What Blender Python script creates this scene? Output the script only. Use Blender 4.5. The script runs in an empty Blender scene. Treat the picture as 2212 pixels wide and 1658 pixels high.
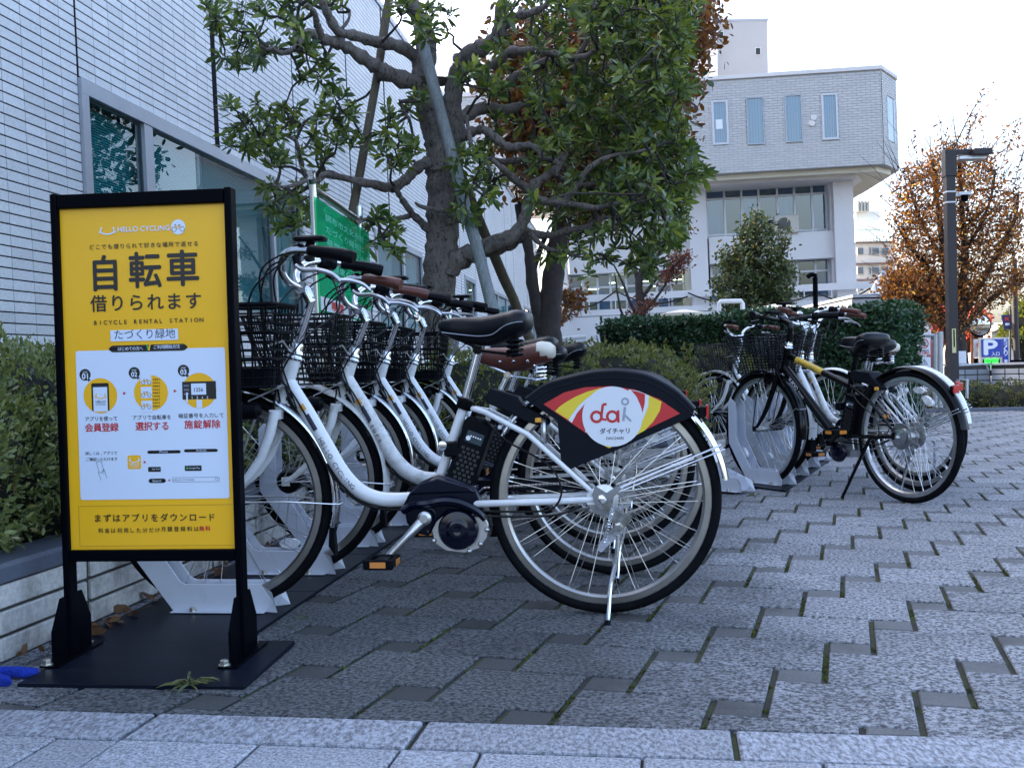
import bpy, math, random
import numpy as np
from mathutils import Vector, Matrix
random.seed(7); RNG = np.random.default_rng(11)
SC = bpy.context.scene
COL = SC.collection

# ------------------------------------------------------------------ camera, world, sun, exposure
F_PX, PITCH, ROLL, CAM_H = 2250.0, .0089, -.0229, .685      # focal length in photo units (2212 wide)
_rt, _up, _fw = Vector((1, 0, 0)), Vector((0, math.sin(PITCH), math.cos(PITCH))), Vector((0, math.cos(PITCH), -math.sin(PITCH)))
RIGHT = _rt * math.cos(ROLL) + _up * math.sin(ROLL)
UP = -_rt * math.sin(ROLL) + _up * math.cos(ROLL)
FWD = _fw
EYE = Vector((0, 0, CAM_H))
cam_d = bpy.data.cameras.new('camera'); cam = bpy.data.objects.new('camera', cam_d); COL.objects.link(cam)
m = Matrix.Identity(4)
for i in range(3):
    m[i][0], m[i][1], m[i][2], m[i][3] = RIGHT[i], UP[i], -FWD[i], EYE[i]
cam.matrix_world = m
cam_d.sensor_width = 36; cam_d.lens = 36 * F_PX / 2212; cam_d.clip_start = .05; cam_d.clip_end = 2000
SC.camera = cam

SUN_AZ, SUN_EL = math.radians(-62), math.radians(27)       # azimuth from +Y towards +X
world = bpy.data.worlds.new('World'); SC.world = world; world.use_nodes = True
nt = world.node_tree
bg = nt.nodes['Background']; sky = nt.nodes.new('ShaderNodeTexSky')
sky.sky_type = 'NISHITA'; sky.sun_disc = False
sky.sun_elevation = SUN_EL; sky.sun_rotation = SUN_AZ % (2 * math.pi)
sky.air_density = .8; sky.dust_density = 5.5; sky.ozone_density = .6
nt.links.new(sky.outputs[0], bg.inputs[0]); bg.inputs[1].default_value = .15
sun_d = bpy.data.lights.new('sun', 'SUN'); sun_d.energy = 3.6; sun_d.angle = math.radians(.5); sun_d.color = (1, .9, .76)
sun = bpy.data.objects.new('sun', sun_d); COL.objects.link(sun)
sdir = Vector((math.sin(SUN_AZ) * math.cos(SUN_EL), math.cos(SUN_AZ) * math.cos(SUN_EL), math.sin(SUN_EL)))
sun.rotation_euler = sdir.to_track_quat('Z', 'Y').to_euler(); sun.location = sdir * 60
vs = SC.view_settings
vs.view_transform = 'Standard'; vs.look = 'None'; vs.exposure = 2.7; vs.gamma = 1; vs.use_curve_mapping = False
SC.render.engine = 'CYCLES'
SC.cycles.max_bounces = 8; SC.cycles.transparent_max_bounces = 16
SC.cycles.use_denoising = True

# ------------------------------------------------------------------ geometry of the view (pixel of the photo -> point at a real distance)
def ray(x, y): return RIGHT * ((x - 1106) / F_PX) + UP * ((829 - y) / F_PX) + FWD
def P(x, y, Y):
    d = ray(x, y); return EYE + d * (Y / d.y)
def G(x, y, z=0):
    d = ray(x, y); return EYE + d * ((z - CAM_H) / d.z)
PLUMB = Vector((-.0213, -.0135, 1)).normalized()            # true vertical: the plaza falls away slightly

# ------------------------------------------------------------------ mesh builder
class MB:
    def __init__(s): s.v = []; s.f = []; s.mi = []; s.tone = None
    def add(s, verts, faces, mi=0):
        o = len(s.v); s.v.extend([tuple(p) for p in verts]); s.f.extend([tuple(i + o for i in f) for f in faces]); s.mi.extend([mi] * len(faces)); return s
    def box(s, x0, y0, z0, x1, y1, z1, mi=0, M=None, open_back=False):
        vs_ = [Vector(p) for p in ((x0,y0,z0),(x1,y0,z0),(x1,y1,z0),(x0,y1,z0),(x0,y0,z1),(x1,y0,z1),(x1,y1,z1),(x0,y1,z1))]
        if M is not None: vs_ = [M @ p for p in vs_]
        return s.add(vs_, [(0,3,2,1),(4,5,6,7),(0,1,5,4),(1,2,6,5),(2,3,7,6),(3,0,4,7)], mi)
    def cbox(s, x0, y0, z0, x1, y1, z1, c, mi=0, M=None):
        # box with chamfered vertical edges and top
        ring = lambda e, z: [Vector(p + (z,)) for p in ((x0+e,y0),(x1-e,y0),(x1,y0+e),(x1,y1-e),(x1-e,y1),(x0+e,y1),(x0,y1-e),(x0,y0+e))]
        a = ring(c, z0 + c); b = ring(c, z1 - c)
        k = c
        ring2 = lambda z: [Vector(p + (z,)) for p in ((x0+2*k,y0+k),(x1-2*k,y0+k),(x1-k,y0+2*k),(x1-k,y1-2*k),(x1-2*k,y1-k),(x0+2*k,y1-k),(x0+k,y1-2*k),(x0+k,y0+2*k))]
        bot, top = ring2(z0), ring2(z1)
        vs_ = bot + a + b + top
        if M is not None: vs_ = [M @ p for p in vs_]
        fs = [tuple(range(7, -1, -1)), tuple(range(24, 32))]
        for r in range(3):
            for i in range(8): fs.append((r*8+i, r*8+(i+1)%8, r*8+8+(i+1)%8, r*8+8+i))
        return s.add(vs_, fs, mi)
    def prism(s, pts, o, ax, ay, az, t0, t1, mi=0):
        # polygon pts (2D) in plane (o, ax, ay) extruded along az from t0 to t1
        n = len(pts)
        a = [o + ax * p[0] + ay * p[1] + az * t0 for p in pts]; b = [o + ax * p[0] + ay * p[1] + az * t1 for p in pts]
        fs = [tuple(range(n - 1, -1, -1)), tuple(range(n, 2 * n))] + [(i, (i + 1) % n, n + (i + 1) % n, n + i) for i in range(n)]
        return s.add(a + b, fs, mi)
    def tube(s, path, r, n=8, mi=0, cap=True, closed=False, sq=None):
        path = [Vector(p) for p in path]; k = len(path)
        rs = r if isinstance(r, (list, tuple)) else [r] * k
        vs_ = []; prev = None
        for i in range(k):
            if closed: t = path[(i + 1) % k] - path[i - 1]
            else: t = path[min(i + 1, k - 1)] - path[max(i - 1, 0)]
            if t.length < 1e-9: t = Vector((0, 0, 1))
            t.normalize()
            if prev is None:
                u = t.orthogonal().normalized()
                if sq is not None:
                    u = (Vector(sq) - t * t.dot(Vector(sq))).normalized()
            else:
                u = prev - t * prev.dot(t)
                u = u.normalized() if u.length > 1e-6 else t.orthogonal().normalized()
            prev = u; w = t.cross(u)
            for j in range(n):
                a = 2 * math.pi * j / n
                vs_.append(path[i] + (u * math.cos(a) + w * math.sin(a)) * rs[i])
        fs = []
        for i in range(k if closed else k - 1):
            i2 = (i + 1) % k
            for j in range(n): fs.append((i*n+j, i*n+(j+1)%n, i2*n+(j+1)%n, i2*n+j))
        if cap and not closed: fs += [tuple(range(n - 1, -1, -1)), tuple(range((k-1)*n, k*n))]
        return s.add(vs_, fs, mi)
    def lathe(s, prof, o, ax, n=24, mi=0, sy=1.0, close=True):
        # prof: list of (distance along ax, radius)
        o = Vector(o); ax = Vector(ax).normalized(); u = ax.orthogonal().normalized(); w = ax.cross(u)
        vs_ = []
        for d, r in prof:
            for j in range(n):
                a = 2 * math.pi * j / n; vs_.append(o + ax * d + (u * math.cos(a) + w * math.sin(a) * sy) * r)
        fs = []
        for i in range(len(prof) - 1):
            for j in range(n): fs.append((i*n+j, i*n+(j+1)%n, (i+1)*n+(j+1)%n, (i+1)*n+j))
        if close: fs += [tuple(range(n - 1, -1, -1)), tuple(range((len(prof)-1)*n, len(prof)*n))]
        return s.add(vs_, fs, mi)
    def obj(s, name, mats, parent=None, smooth=35, bevel=0):
        me = bpy.data.meshes.new(name)
        me.from_pydata(s.v, [], s.f)
        if not isinstance(mats, (list, tuple)): mats = [mats]
        for mm in mats: me.materials.append(mm)
        if len(mats) > 1: me.polygons.foreach_set('material_index', s.mi)
        if smooth:
            me.polygons.foreach_set('use_smooth', [True] * len(s.f)); me.update(); me.set_sharp_from_angle(angle=math.radians(smooth))
        me.update()
        o = bpy.data.objects.new(name, me); COL.objects.link(o)
        if parent is not None: o.parent = parent
        if bevel:
            b = o.modifiers.new('bevel', 'BEVEL'); b.width = bevel; b.segments = 2; b.limit_method = 'ANGLE'; b.angle_limit = math.radians(40)
        return o

def np_obj(name, verts, faces_flat, nper, mats, parent=None, smooth=False, mi=None):
    """fast mesh from numpy: verts (n,3), faces (m,nper)"""
    me = bpy.data.meshes.new(name)
    me.vertices.add(len(verts)); me.vertices.foreach_set('co', np.ascontiguousarray(verts, dtype=np.float32).ravel())
    m_ = len(faces_flat)
    me.loops.add(m_ * nper); me.polygons.add(m_)
    me.loops.foreach_set('vertex_index', np.ascontiguousarray(faces_flat, dtype=np.int32).ravel())
    me.polygons.foreach_set('loop_start', np.arange(0, m_ * nper, nper, dtype=np.int32))
    if not isinstance(mats, (list, tuple)): mats = [mats]
    for mm in mats: me.materials.append(mm)
    if mi is not None: me.polygons.foreach_set('material_index', np.asarray(mi, dtype=np.int32))
    me.update(calc_edges=True)
    me.polygons.foreach_set('use_smooth', [bool(smooth)] * m_)
    me.validate()
    o = bpy.data.objects.new(name, me); COL.objects.link(o)
    if parent is not None: o.parent = parent
    return o

def tag(o, label=None, cat=None, group=None, kind=None):
    if label: o['label'] = label
    if cat: o['category'] = cat
    if group: o['group'] = group
    if kind: o['kind'] = kind
    return o
def thing(name, label, cat, M=None, group=None):
    o = bpy.data.objects.new(name, None); COL.objects.link(o); o.empty_display_size = .1
    if M is not None: o.matrix_world = M
    return tag(o, label, cat, group)
def frame(o, ax, az):
    """matrix with origin o, x along ax, z near az"""
    ax = Vector(ax).normalized(); az = Vector(az); az = (az - ax * az.dot(ax)).normalized(); ay = az.cross(ax)
    M = Matrix.Identity(4)
    for i in range(3): M[i][0], M[i][1], M[i][2], M[i][3] = ax[i], ay[i], az[i], o[i]
    return M
def place_copy(o, parent=None, M=None):
    c = o.copy(); COL.objects.link(c); c.parent = parent
    if M is not None: c.matrix_world = M
    for ch in o.children: place_copy(ch, c)
    return c

# ------------------------------------------------------------------ materials
def srgb(r, g, b):
    f = lambda c: (c / 255 / 12.92) if c / 255 <= .04045 else ((c / 255 + .055) / 1.055) ** 2.4
    return (f(r), f(g), f(b), 1)
def mat(name, base, rough=.5, metal=0, var=0, vscale=8, bump=0, bscale=60, coat=0, spec=.5, rnd=0, grain=None, dirt=None, trans=0, detail=6, stretch=None, rvar=0, stain_shade=None):
    m_ = bpy.data.materials.new(name); m_.use_nodes = True
    n_ = m_.node_tree; N = n_.nodes; L = n_.links; bs = N['Principled BSDF']
    if len(base) == 3: base = tuple(base) + (1,)
    bs.inputs['Base Color'].default_value = base; bs.inputs['Roughness'].default_value = rough; bs.inputs['Metallic'].default_value = metal
    bs.inputs['Coat Weight'].default_value = coat; bs.inputs['Coat Roughness'].default_value = .08
    bs.inputs['Specular IOR Level'].default_value = spec
    tc = N.new('ShaderNodeTexCoord'); geo = N.new('ShaderNodeNewGeometry')
    src = tc.outputs['Object']
    if stretch:
        mp = N.new('ShaderNodeMapping'); mp.inputs['Scale'].default_value = stretch; L.new(src, mp.inputs[0]); src = mp.outputs[0]
    if rnd:   # de-correlate copies that share a mesh
        oi = N.new('ShaderNodeObjectInfo'); sc_ = N.new('ShaderNodeVectorMath'); sc_.operation = 'ADD'
        L.new(src, sc_.inputs[0]); mu = N.new('ShaderNodeMath'); mu.operation = 'MULTIPLY'; mu.inputs[1].default_value = 37.0
        L.new(oi.outputs['Random'], mu.inputs[0]); L.new(mu.outputs[0], sc_.inputs[1]); src = sc_.outputs[0]
    col = None
    def mixc(a, fac, b, mode='MIX'):
        x = N.new('ShaderNodeMix'); x.data_type = 'RGBA'; x.blend_type = mode
        if a is None: x.inputs[6].default_value = base
        else: L.new(a, x.inputs[6])
        if isinstance(b, tuple): x.inputs[7].default_value = b
        else: L.new(b, x.inputs[7])
        if isinstance(fac, float): x.inputs[0].default_value = fac
        else: L.new(fac, x.inputs[0])
        return x.outputs[2]
    def noise(scale, det=detail, r=.6):
        x = N.new('ShaderNodeTexNoise'); x.inputs['Scale'].default_value = scale; x.inputs['Detail'].default_value = det; x.inputs['Roughness'].default_value = r
        L.new(src, x.inputs['Vector']); return x.outputs[0]
    def ramp(v, a, b):
        x = N.new('ShaderNodeMapRange'); x.inputs[1].default_value = a; x.inputs[2].default_value = b; L.new(v, x.inputs[0]); return x.outputs[0]
    def scalec(c, k): return tuple(min(1, q * k) for q in c[:3]) + (1,)
    if var:
        f_ = ramp(noise(vscale), .3, .7)
        a = mixc(None, f_, scalec(base, 1 + var)); b_ = N.new('ShaderNodeMix'); b_.data_type = 'RGBA'
        b_.inputs[6].default_value = scalec(base, 1 - var); b_.inputs[7].default_value = scalec(base, 1 + var); L.new(f_, b_.inputs[0]); col = b_.outputs[2]
    if grain:   # (scale, dark, light, lo, hi) speckle
        f_ = ramp(noise(grain[0], 3, .75), grain[3], grain[4])
        g_ = N.new('ShaderNodeMix'); g_.data_type = 'RGBA'; g_.inputs[6].default_value = (grain[1],) * 3 + (1,); g_.inputs[7].default_value = (grain[2],) * 3 + (1,); L.new(f_, g_.inputs[0])
        col = mixc(col, 1.0, g_.outputs[2], 'MULTIPLY')
    if dirt:    # (colour, scale, lo, hi, amount)
        f_ = ramp(noise(dirt[1], 8, .65), dirt[2], dirt[3]); mu = N.new('ShaderNodeMath'); mu.operation = 'MULTIPLY'; mu.inputs[1].default_value = dirt[4]; L.new(f_, mu.inputs[0])
        col = mixc(col, mu.outputs[0], tuple(dirt[0]) + (1,) if len(dirt[0]) == 3 else dirt[0])
    if stain_shade:   # dirt plus the shade under the bicycles, painted as one dark strip: (ax, ay, bx, by, half width, amount) on the ground, ragged edge
        ax_, ay_, bx_, by_, hw_, am_ = stain_shade
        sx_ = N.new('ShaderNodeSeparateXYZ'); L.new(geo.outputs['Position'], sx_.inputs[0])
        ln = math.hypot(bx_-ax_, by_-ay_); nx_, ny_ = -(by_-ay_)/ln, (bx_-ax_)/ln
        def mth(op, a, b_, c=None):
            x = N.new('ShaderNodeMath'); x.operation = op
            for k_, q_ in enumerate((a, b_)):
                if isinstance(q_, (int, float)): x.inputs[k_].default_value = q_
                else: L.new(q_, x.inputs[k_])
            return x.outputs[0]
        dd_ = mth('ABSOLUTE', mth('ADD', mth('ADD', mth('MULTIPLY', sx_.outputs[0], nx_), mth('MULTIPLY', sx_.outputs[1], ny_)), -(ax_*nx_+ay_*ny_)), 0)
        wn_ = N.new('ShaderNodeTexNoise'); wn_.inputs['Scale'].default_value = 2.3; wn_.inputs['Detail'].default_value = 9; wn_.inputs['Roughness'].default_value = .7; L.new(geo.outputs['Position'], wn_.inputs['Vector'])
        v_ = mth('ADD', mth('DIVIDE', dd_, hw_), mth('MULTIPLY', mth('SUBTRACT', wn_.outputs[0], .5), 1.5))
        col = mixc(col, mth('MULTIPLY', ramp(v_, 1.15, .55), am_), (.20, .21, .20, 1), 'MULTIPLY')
    if rnd:
        mr = N.new('ShaderNodeMapRange'); mr.inputs[3].default_value = 1 - rnd; mr.inputs[4].default_value = 1 + rnd; L.new(oi.outputs['Random'], mr.inputs[0])
        at = N.new('ShaderNodeAttribute'); at.attribute_name = 'tone'; mr2 = N.new('ShaderNodeMath'); mr2.operation = 'ADD'; L.new(mr.outputs[0], mr2.inputs[0]); L.new(at.outputs['Fac'], mr2.inputs[1])
        cb = N.new('ShaderNodeCombineColor')
        for k in range(3): L.new(mr2.outputs[0], cb.inputs[k])
        col = mixc(col, 1.0, cb.outputs[0], 'MULTIPLY')
    if col is not None: L.new(col, bs.inputs['Base Color'])
    if rvar:
        rr = N.new('ShaderNodeMapRange'); rr.inputs[1].default_value = .3; rr.inputs[2].default_value = .7; rr.inputs[3].default_value = max(.02, rough - rvar); rr.inputs[4].default_value = min(1, rough + rvar)
        L.new(noise(vscale * 1.7), rr.inputs[0]); L.new(rr.outputs[0], bs.inputs['Roughness'])
    if bump:
        bp = N.new('ShaderNodeBump'); bp.inputs['Strength'].default_value = bump; bp.inputs['Distance'].default_value = .02
        L.new(noise(bscale, 5, .7), bp.inputs['Height']); L.new(bp.outputs[0], bs.inputs['Normal'])
    return m_
def leaf_mat(name, c1, c2, rough=.38, transl=.25, hue=None, spec=.5):
    m_ = bpy.data.materials.new(name); m_.use_nodes = True
    n_ = m_.node_tree; N = n_.nodes; L = n_.links; bs = N['Principled BSDF']
    geo = N.new('ShaderNodeNewGeometry')
    cr = N.new('ShaderNodeValToRGB'); L.new(geo.outputs['Random Per Island'], cr.inputs[0])
    e = cr.color_ramp.elements; e[0].color = tuple(c1) + (1,); e[1].color = tuple(c2) + (1,)
    if hue:
        x = e.new(.93); x.color = tuple(c2) + (1,); e[-1].color = tuple(hue) + (1,)
    L.new(cr.outputs[0], bs.inputs['Base Color']); bs.inputs['Roughness'].default_value = rough; bs.inputs['Specular IOR Level'].default_value = spec
    tr = N.new('ShaderNodeBsdfTranslucent'); L.new(cr.outputs[0], tr.inputs[0])
    g = N.new('ShaderNodeMix'); g.data_type = 'RGBA'; g.blend_type = 'MULTIPLY'; g.inputs[0].default_value = 1
    L.new(cr.outputs[0], g.inputs[6]); g.inputs[7].default_value = (2.2, 2.0, 1.2, 1); L.new(g.outputs[2], tr.inputs[0])
    mx = N.new('ShaderNodeMixShader'); mx.inputs[0].default_value = transl
    L.new(bs.outputs[0], mx.inputs[1]); L.new(tr.outputs[0], mx.inputs[2]); L.new(mx.outputs[0], N['Material Output'].inputs[0])
    return m_
def glass_mat(name, tint, refl=.9, alpha=.5, rough=.0, ior=1.5):
    """window pane: fresnel mirror over a tinted see-through sheet"""
    m_ = bpy.data.materials.new(name); m_.use_nodes = True
    n_ = m_.node_tree; N = n_.nodes; L = n_.links; N.remove(N['Principled BSDF'])
    t = N.new('ShaderNodeBsdfTransparent'); t.inputs[0].default_value = tuple(tint) + (1,)
    g = N.new('ShaderNodeBsdfGlossy'); g.inputs['Roughness'].default_value = rough; g.inputs[0].default_value = (.92, .95, .95, 1)
    fr = N.new('ShaderNodeFresnel'); fr.inputs[0].default_value = ior
    mr = N.new('ShaderNodeMapRange'); mr.inputs[3].default_value = alpha; mr.inputs[4].default_value = 1; L.new(fr.outputs[0], mr.inputs[0])
    ge = N.new('ShaderNodeNewGeometry'); iv = N.new('ShaderNodeMath'); iv.operation = 'SUBTRACT'; iv.inputs[0].default_value = 1; L.new(ge.outputs['Backfacing'], iv.inputs[1])
    ml = N.new('ShaderNodeMath'); ml.operation = 'MULTIPLY'; L.new(mr.outputs[0], ml.inputs[0]); L.new(iv.outputs[0], ml.inputs[1])
    x = N.new('ShaderNodeMixShader'); L.new(ml.outputs[0], x.inputs[0]); L.new(t.outputs[0], x.inputs[1]); L.new(g.outputs[0], x.inputs[2])
    L.new(x.outputs[0], N['Material Output'].inputs[0]); return m_

# ------------------------------------------------------------------ lettering: flat print as mesh
_tcache = {}
def text_geo(s, bold=0.0):
    k = (s, bold)
    if k not in _tcache:
        cu = bpy.data.curves.new('lettering', 'FONT'); cu.body = s; cu.size = 1; cu.align_x = 'CENTER'; cu.align_y = 'CENTER'; cu.offset = bold; cu.resolution_u = 3
        ob = bpy.data.objects.new('lettering', cu); COL.objects.link(ob)
        bpy.context.view_layer.update()
        me = bpy.data.meshes.new_from_object(ob.evaluated_get(bpy.context.evaluated_depsgraph_get()))
        v = np.array([tuple(p.co)[:2] for p in me.vertices]); f = [tuple(p.vertices) for p in me.polygons]
        bpy.data.objects.remove(ob); bpy.data.curves.remove(cu); bpy.data.meshes.remove(me)
        if len(v): lo, hi = v.min(0), v.max(0)
        else: lo = hi = np.zeros(2)
        _tcache[k] = (v, f, lo, hi)
    return _tcache[k]
def letter(mb, s, cx, cy, w=None, h=None, o=Vector(), ax=Vector((1,0,0)), ay=Vector((0,0,1)), az=Vector((0,-1,0)), d=.0006, bold=0, mi=0, spread=None):
    """print s centred at (cx,cy) in the plane, fitted to width w and height h"""
    if spread:   # characters set one by one over width w
        n = len(s)
        for i, ch in enumerate(s):
            if ch in ' \u3000': continue
            letter(mb, ch, cx + (i - (n - 1) / 2) * (w - spread) / max(1, n - 1), cy, None, ('em', spread), o, ax, ay, az, d, bold, mi)
        return
    v, f, lo, hi = text_geo(s)
    if not len(v): return
    size = hi - lo; c = (hi + lo) / 2
    if isinstance(h, tuple):
        kx = ky = h[1]
        ref = text_geo('\u53e3' if ord(s[0]) > 0x2fff else 'H'); c = np.array([c[0], (ref[2][1] + ref[3][1]) / 2])
    else:
        kx = w / size[0] if w else None; ky = h / size[1] if h else None
        kx = kx or ky; ky = ky or kx
    shifts = [(0, 0)] if bold <= 0 else [(-bold, 0), (bold, 0), (0, bold), (0, -bold)]
    for q, (ox, oy) in enumerate(shifts):
        pts = [o + ax * (cx + (p[0] - c[0] + ox) * kx) + ay * (cy + (p[1] - c[1] + oy) * ky) + az * (d + q * .00003) for p in v]
        mb.add(pts, f, mi)
# ------------------------------------------------------------------ materials of the bicycles, racks and sign
X, Y_, Z = Vector((1,0,0)), Vector((0,1,0)), Vector((0,0,1))
M_white = mat('white_paint', (.78,.79,.80), .22, coat=.6, dirt=((.34,.31,.26), 14, .52, .8, .35))
M_white_old = mat('worn_white_paint', (.74,.74,.72), .34, coat=.2, dirt=((.20,.18,.13), 20, .46, .72, .6))
M_black_frame = mat('gloss_black_paint', (.003,.003,.004), .18, coat=.12, spec=.15)
M_chrome = mat('chrome', (.75,.76,.78), .12, 1, var=.12, vscale=30, rvar=.08)
M_alu = mat('brushed_aluminium', (.58,.58,.58), .34, 1, var=.15, vscale=40)
M_rim = mat('alloy_rim', (.44,.42,.39), .3, 1, var=.15, vscale=12)
M_spoke = mat('spoke_steel', (.62,.62,.63), .28, 1)
M_tyre = mat('tyre_rubber', (.007,.0075,.009), .7, var=.3, vscale=20, bump=.25, bscale=260, spec=.03)
M_rubber = mat('black_rubber', (.004,.004,.005), .36, var=.3, vscale=30, spec=.08)
M_plastic = mat('black_plastic', (.0045,.005,.007), .34, var=.25, vscale=15, spec=.06, dirt=((.03,.028,.026), 9, .6, .9, .4))
M_matte = mat('matt_black_guard', (.008,.0095,.014), .45, var=.12, vscale=7, spec=.07, dirt=((.035,.034,.034), 6, .6, .9, .35))
M_cover = mat('gloss_dark_blue_cover', (.002,.003,.012), .12, coat=.5, spec=.2, dirt=((.04,.035,.03), 12, .65, .95, .3))
M_leather_k = mat('black_vinyl', (.0035,.004,.006), .33, bump=.10, bscale=420, spec=.24, dirt=((.03,.028,.027), 8, .6, .95, .3))
M_leather_b = mat('brown_vinyl', (.10,.026,.016), .36, bump=.15, bscale=380, var=.2, vscale=10)
M_cream = mat('cream_plastic', (.62,.57,.48), .4)
M_red = mat('red_reflector', (.48,.012,.014), .15, coat=1)
M_amber = mat('amber_reflector', (.70,.24,.03), .15, coat=1)
M_clear = mat('clear_reflector', (.72,.74,.76), .12, coat=1, var=.2, vscale=90)
M_wire = mat('black_cable', (.004,.004,.005), .45, spec=.25)
M_case = mat('screen_grey', (.03,.05,.06), .2, coat=.3)
M_orange = mat('orange_sticker', (.75,.36,.05), .4)
M_print_dark = mat('dark_print', (.03,.035,.06), .45)
M_print_white = mat('white_print', (.80,.80,.82), .45)
M_print_red = mat('red_print', (.55,.022,.026), .4)
M_print_yellow = mat('yellow_print', (.82,.60,.035), .4)
M_print_grey = mat('grey_print', (.33,.36,.42), .45)
M_print_blue = mat('blue_print', (.02,.05,.36), .45)
M_panel_white = mat('printed_white', (.74,.76,.80), .35, coat=.3)
M_band_yellow = mat('yellow_band', (.62,.40,.045), .4, dirt=((.2,.14,.05), 20, .5, .8, .4))

def bez(pts, n=6):
    """smooth path through points (Catmull-Rom)"""
    pts = [Vector(p) for p in pts]; out = []
    for i in range(len(pts) - 1):
        p0 = pts[max(i-1,0)]; p1 = pts[i]; p2 = pts[i+1]; p3 = pts[min(i+2, len(pts)-1)]
        for k in range(n):
            t = k / n
            out.append(.5 * ((2*p1) + (p2-p0)*t + (2*p0-5*p1+4*p2-p3)*t*t + (3*p1-p0-3*p2+p3)*t**3))
    out.append(pts[-1]); return out

# shared wheel meshes -------------------------------------------------
WR = .330
def wheel_meshes():
    d = {}
    ty = MB()
    n, k = 72, 10
    ring = [(math.cos(2*math.pi*j/k), math.sin(2*math.pi*j/k)) for j in range(k)]
    vs_, fs = [], []
    for i in range(n):
        a = 2*math.pi*i/n
        for j, (c, s_) in enumerate(ring):
            rr = .3135 + c*.0165; vs_.append((rr*math.cos(a), s_*.0195, rr*math.sin(a)))
    for i in range(n):
        for j in range(k): fs.append((i*k+j, i*k+(j+1)%k, ((i+1)%n)*k+(j+1)%k, ((i+1)%n)*k+j))
    ty.add(vs_, fs); d['tyre'] = ty
    rim = MB(); prof = [(.3005,.0125),(.3005,.0105),(.284,.0115),(.277,.006),(.277,-.006),(.284,-.0115),(.3005,-.0105),(.3005,-.0125),(.3025,-.0125),(.3025,.0125)]
    k = len(prof); vs_, fs = [], []
    for i in range(n):
        a = 2*math.pi*i/n
        for r_, yy in prof: vs_.append((r_*math.cos(a), yy, r_*math.sin(a)))
    for i in range(n):
        for j in range(k): fs.append((i*k+j, ((i+1)%n)*k+j, ((i+1)%n)*k+(j+1)%k, i*k+(j+1)%k))
    rim.add(vs_, fs); rim.tube([(0,0,.300),(0,.0,.262)], .0032, 6); d['rim'] = rim
    for nm, hr, fl in (('rear', .030, .032), ('front', .020, .030)):
        sp = MB()
        for i in range(36):
            side = 1 if i % 2 else -1; q = i // 2
            ah = 2*math.pi*(q/18) + (.17 if side > 0 else 0); ar = ah + (1 if q % 2 else -1) * .42 + .02
            p0 = Vector((hr*math.cos(ah), side*fl, hr*math.sin(ah))); p1 = Vector((.278*math.cos(ar), side*.004, .278*math.sin(ar)))
            sp.tube([p0, p1], .00125, 4, cap=False)
            sp.tube([p1 + (p0-p1)*.055, p1], .0022, 5)
        d['spokes_' + nm] = sp
    h = MB(); h.lathe([(-.052,.006),(-.052,.012),(-.040,.016),(-.036,.034),(-.032,.034),(-.030,.020),(.028,.020),(.031,.034),(.035,.034),(.037,.024),(.05,.022),(.058,.040),(.066,.043),(.068,.03),(.072,.012),(.09,.006)], (0,0,0), Y_, 28)
    d['hub_rear'] = h
    h = MB(); h.lathe([(-.058,.005),(-.05,.010),(-.036,.023),(-.031,.023),(-.027,.016),(.027,.016),(.031,.023),(.036,.023),(.05,.010),(.058,.005)], (0,0,0), Y_, 22)
    d['hub_front'] = h
    h = MB(); h.lathe([(-.05,.010),(-.046,.034),(-.032,.042),(.032,.042),(.046,.034),(.05,.010)], (0,0,0), Y_, 26)
    d['hub_dynamo'] = h
    return d
_W = wheel_meshes(); _WM = {}
def part_mesh(key, mb, name, mats, parent, smooth=40):
    if key in _WM:
        o = bpy.data.objects.new(name, _WM[key]); COL.objects.link(o); o.parent = parent; return o
    o = mb.obj(name, mats, parent, smooth); _WM[key] = o.data; return o
def make_wheel(parent, name, hub, at, rot, rear, dark=False):
    w = bpy.data.objects.new(name, None); COL.objects.link(w); w.empty_display_size = .1; w.parent = parent
    w.location = at; w.rotation_euler = (0, rot, 0)
    part_mesh('tyre', _W['tyre'], 'tyre', M_tyre, w, 60)
    part_mesh('rim' + str(dark), _W['rim'], 'rim', M_rim if not dark else M_alu, w)
    part_mesh('sp' + str(rear) + str(dark), _W['spokes_rear' if rear else 'spokes_front'], 'spokes', M_spoke if not dark or rear else M_spoke, w)
    part_mesh(hub + str(dark), _W[hub], 'hub', M_rubber if hub == 'hub_dynamo' else M_alu, w)
    r = MB()
    e = [(.036*math.cos(a), .018*math.sin(a)) for a in [2*math.pi*i/20 for i in range(20)]]
    r.prism(e, Vector((0, 0, .222)), X, Z, Y_, -.008, .010)
    part_mesh('refl', r, 'reflector', M_clear, w)
    return w

def fender(mb, cx, cz, r, a0, a1, hw, n=40, th=.0012, mi=0):
    """curved mudguard strip; angles in degrees, 0 = rear (-x), 90 = up"""
    vs_, fs = [], []
    prof = [(-hw, -.010), (-hw*.8, -.002), (0, .004), (hw*.8, -.002), (hw, -.010)]
    prof = prof + [(y, d - th*2) for y, d in reversed(prof)]; k = len(prof)
    for i in range(n + 1):
        a = math.radians(a0 + (a1 - a0) * i / n)
        for y, d in prof: vs_.append((cx - (r + d) * math.cos(a), y, cz + (r + d) * math.sin(a)))
    for i in range(n):
        for j in range(k): fs.append((i*k+j, (i+1)*k+j, (i+1)*k+(j+1)%k, i*k+(j+1)%k))
    fs += [tuple(range(k)), tuple(range(n*k + k - 1, n*k - 1, -1))]
    mb.add(vs_, fs, mi)

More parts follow.
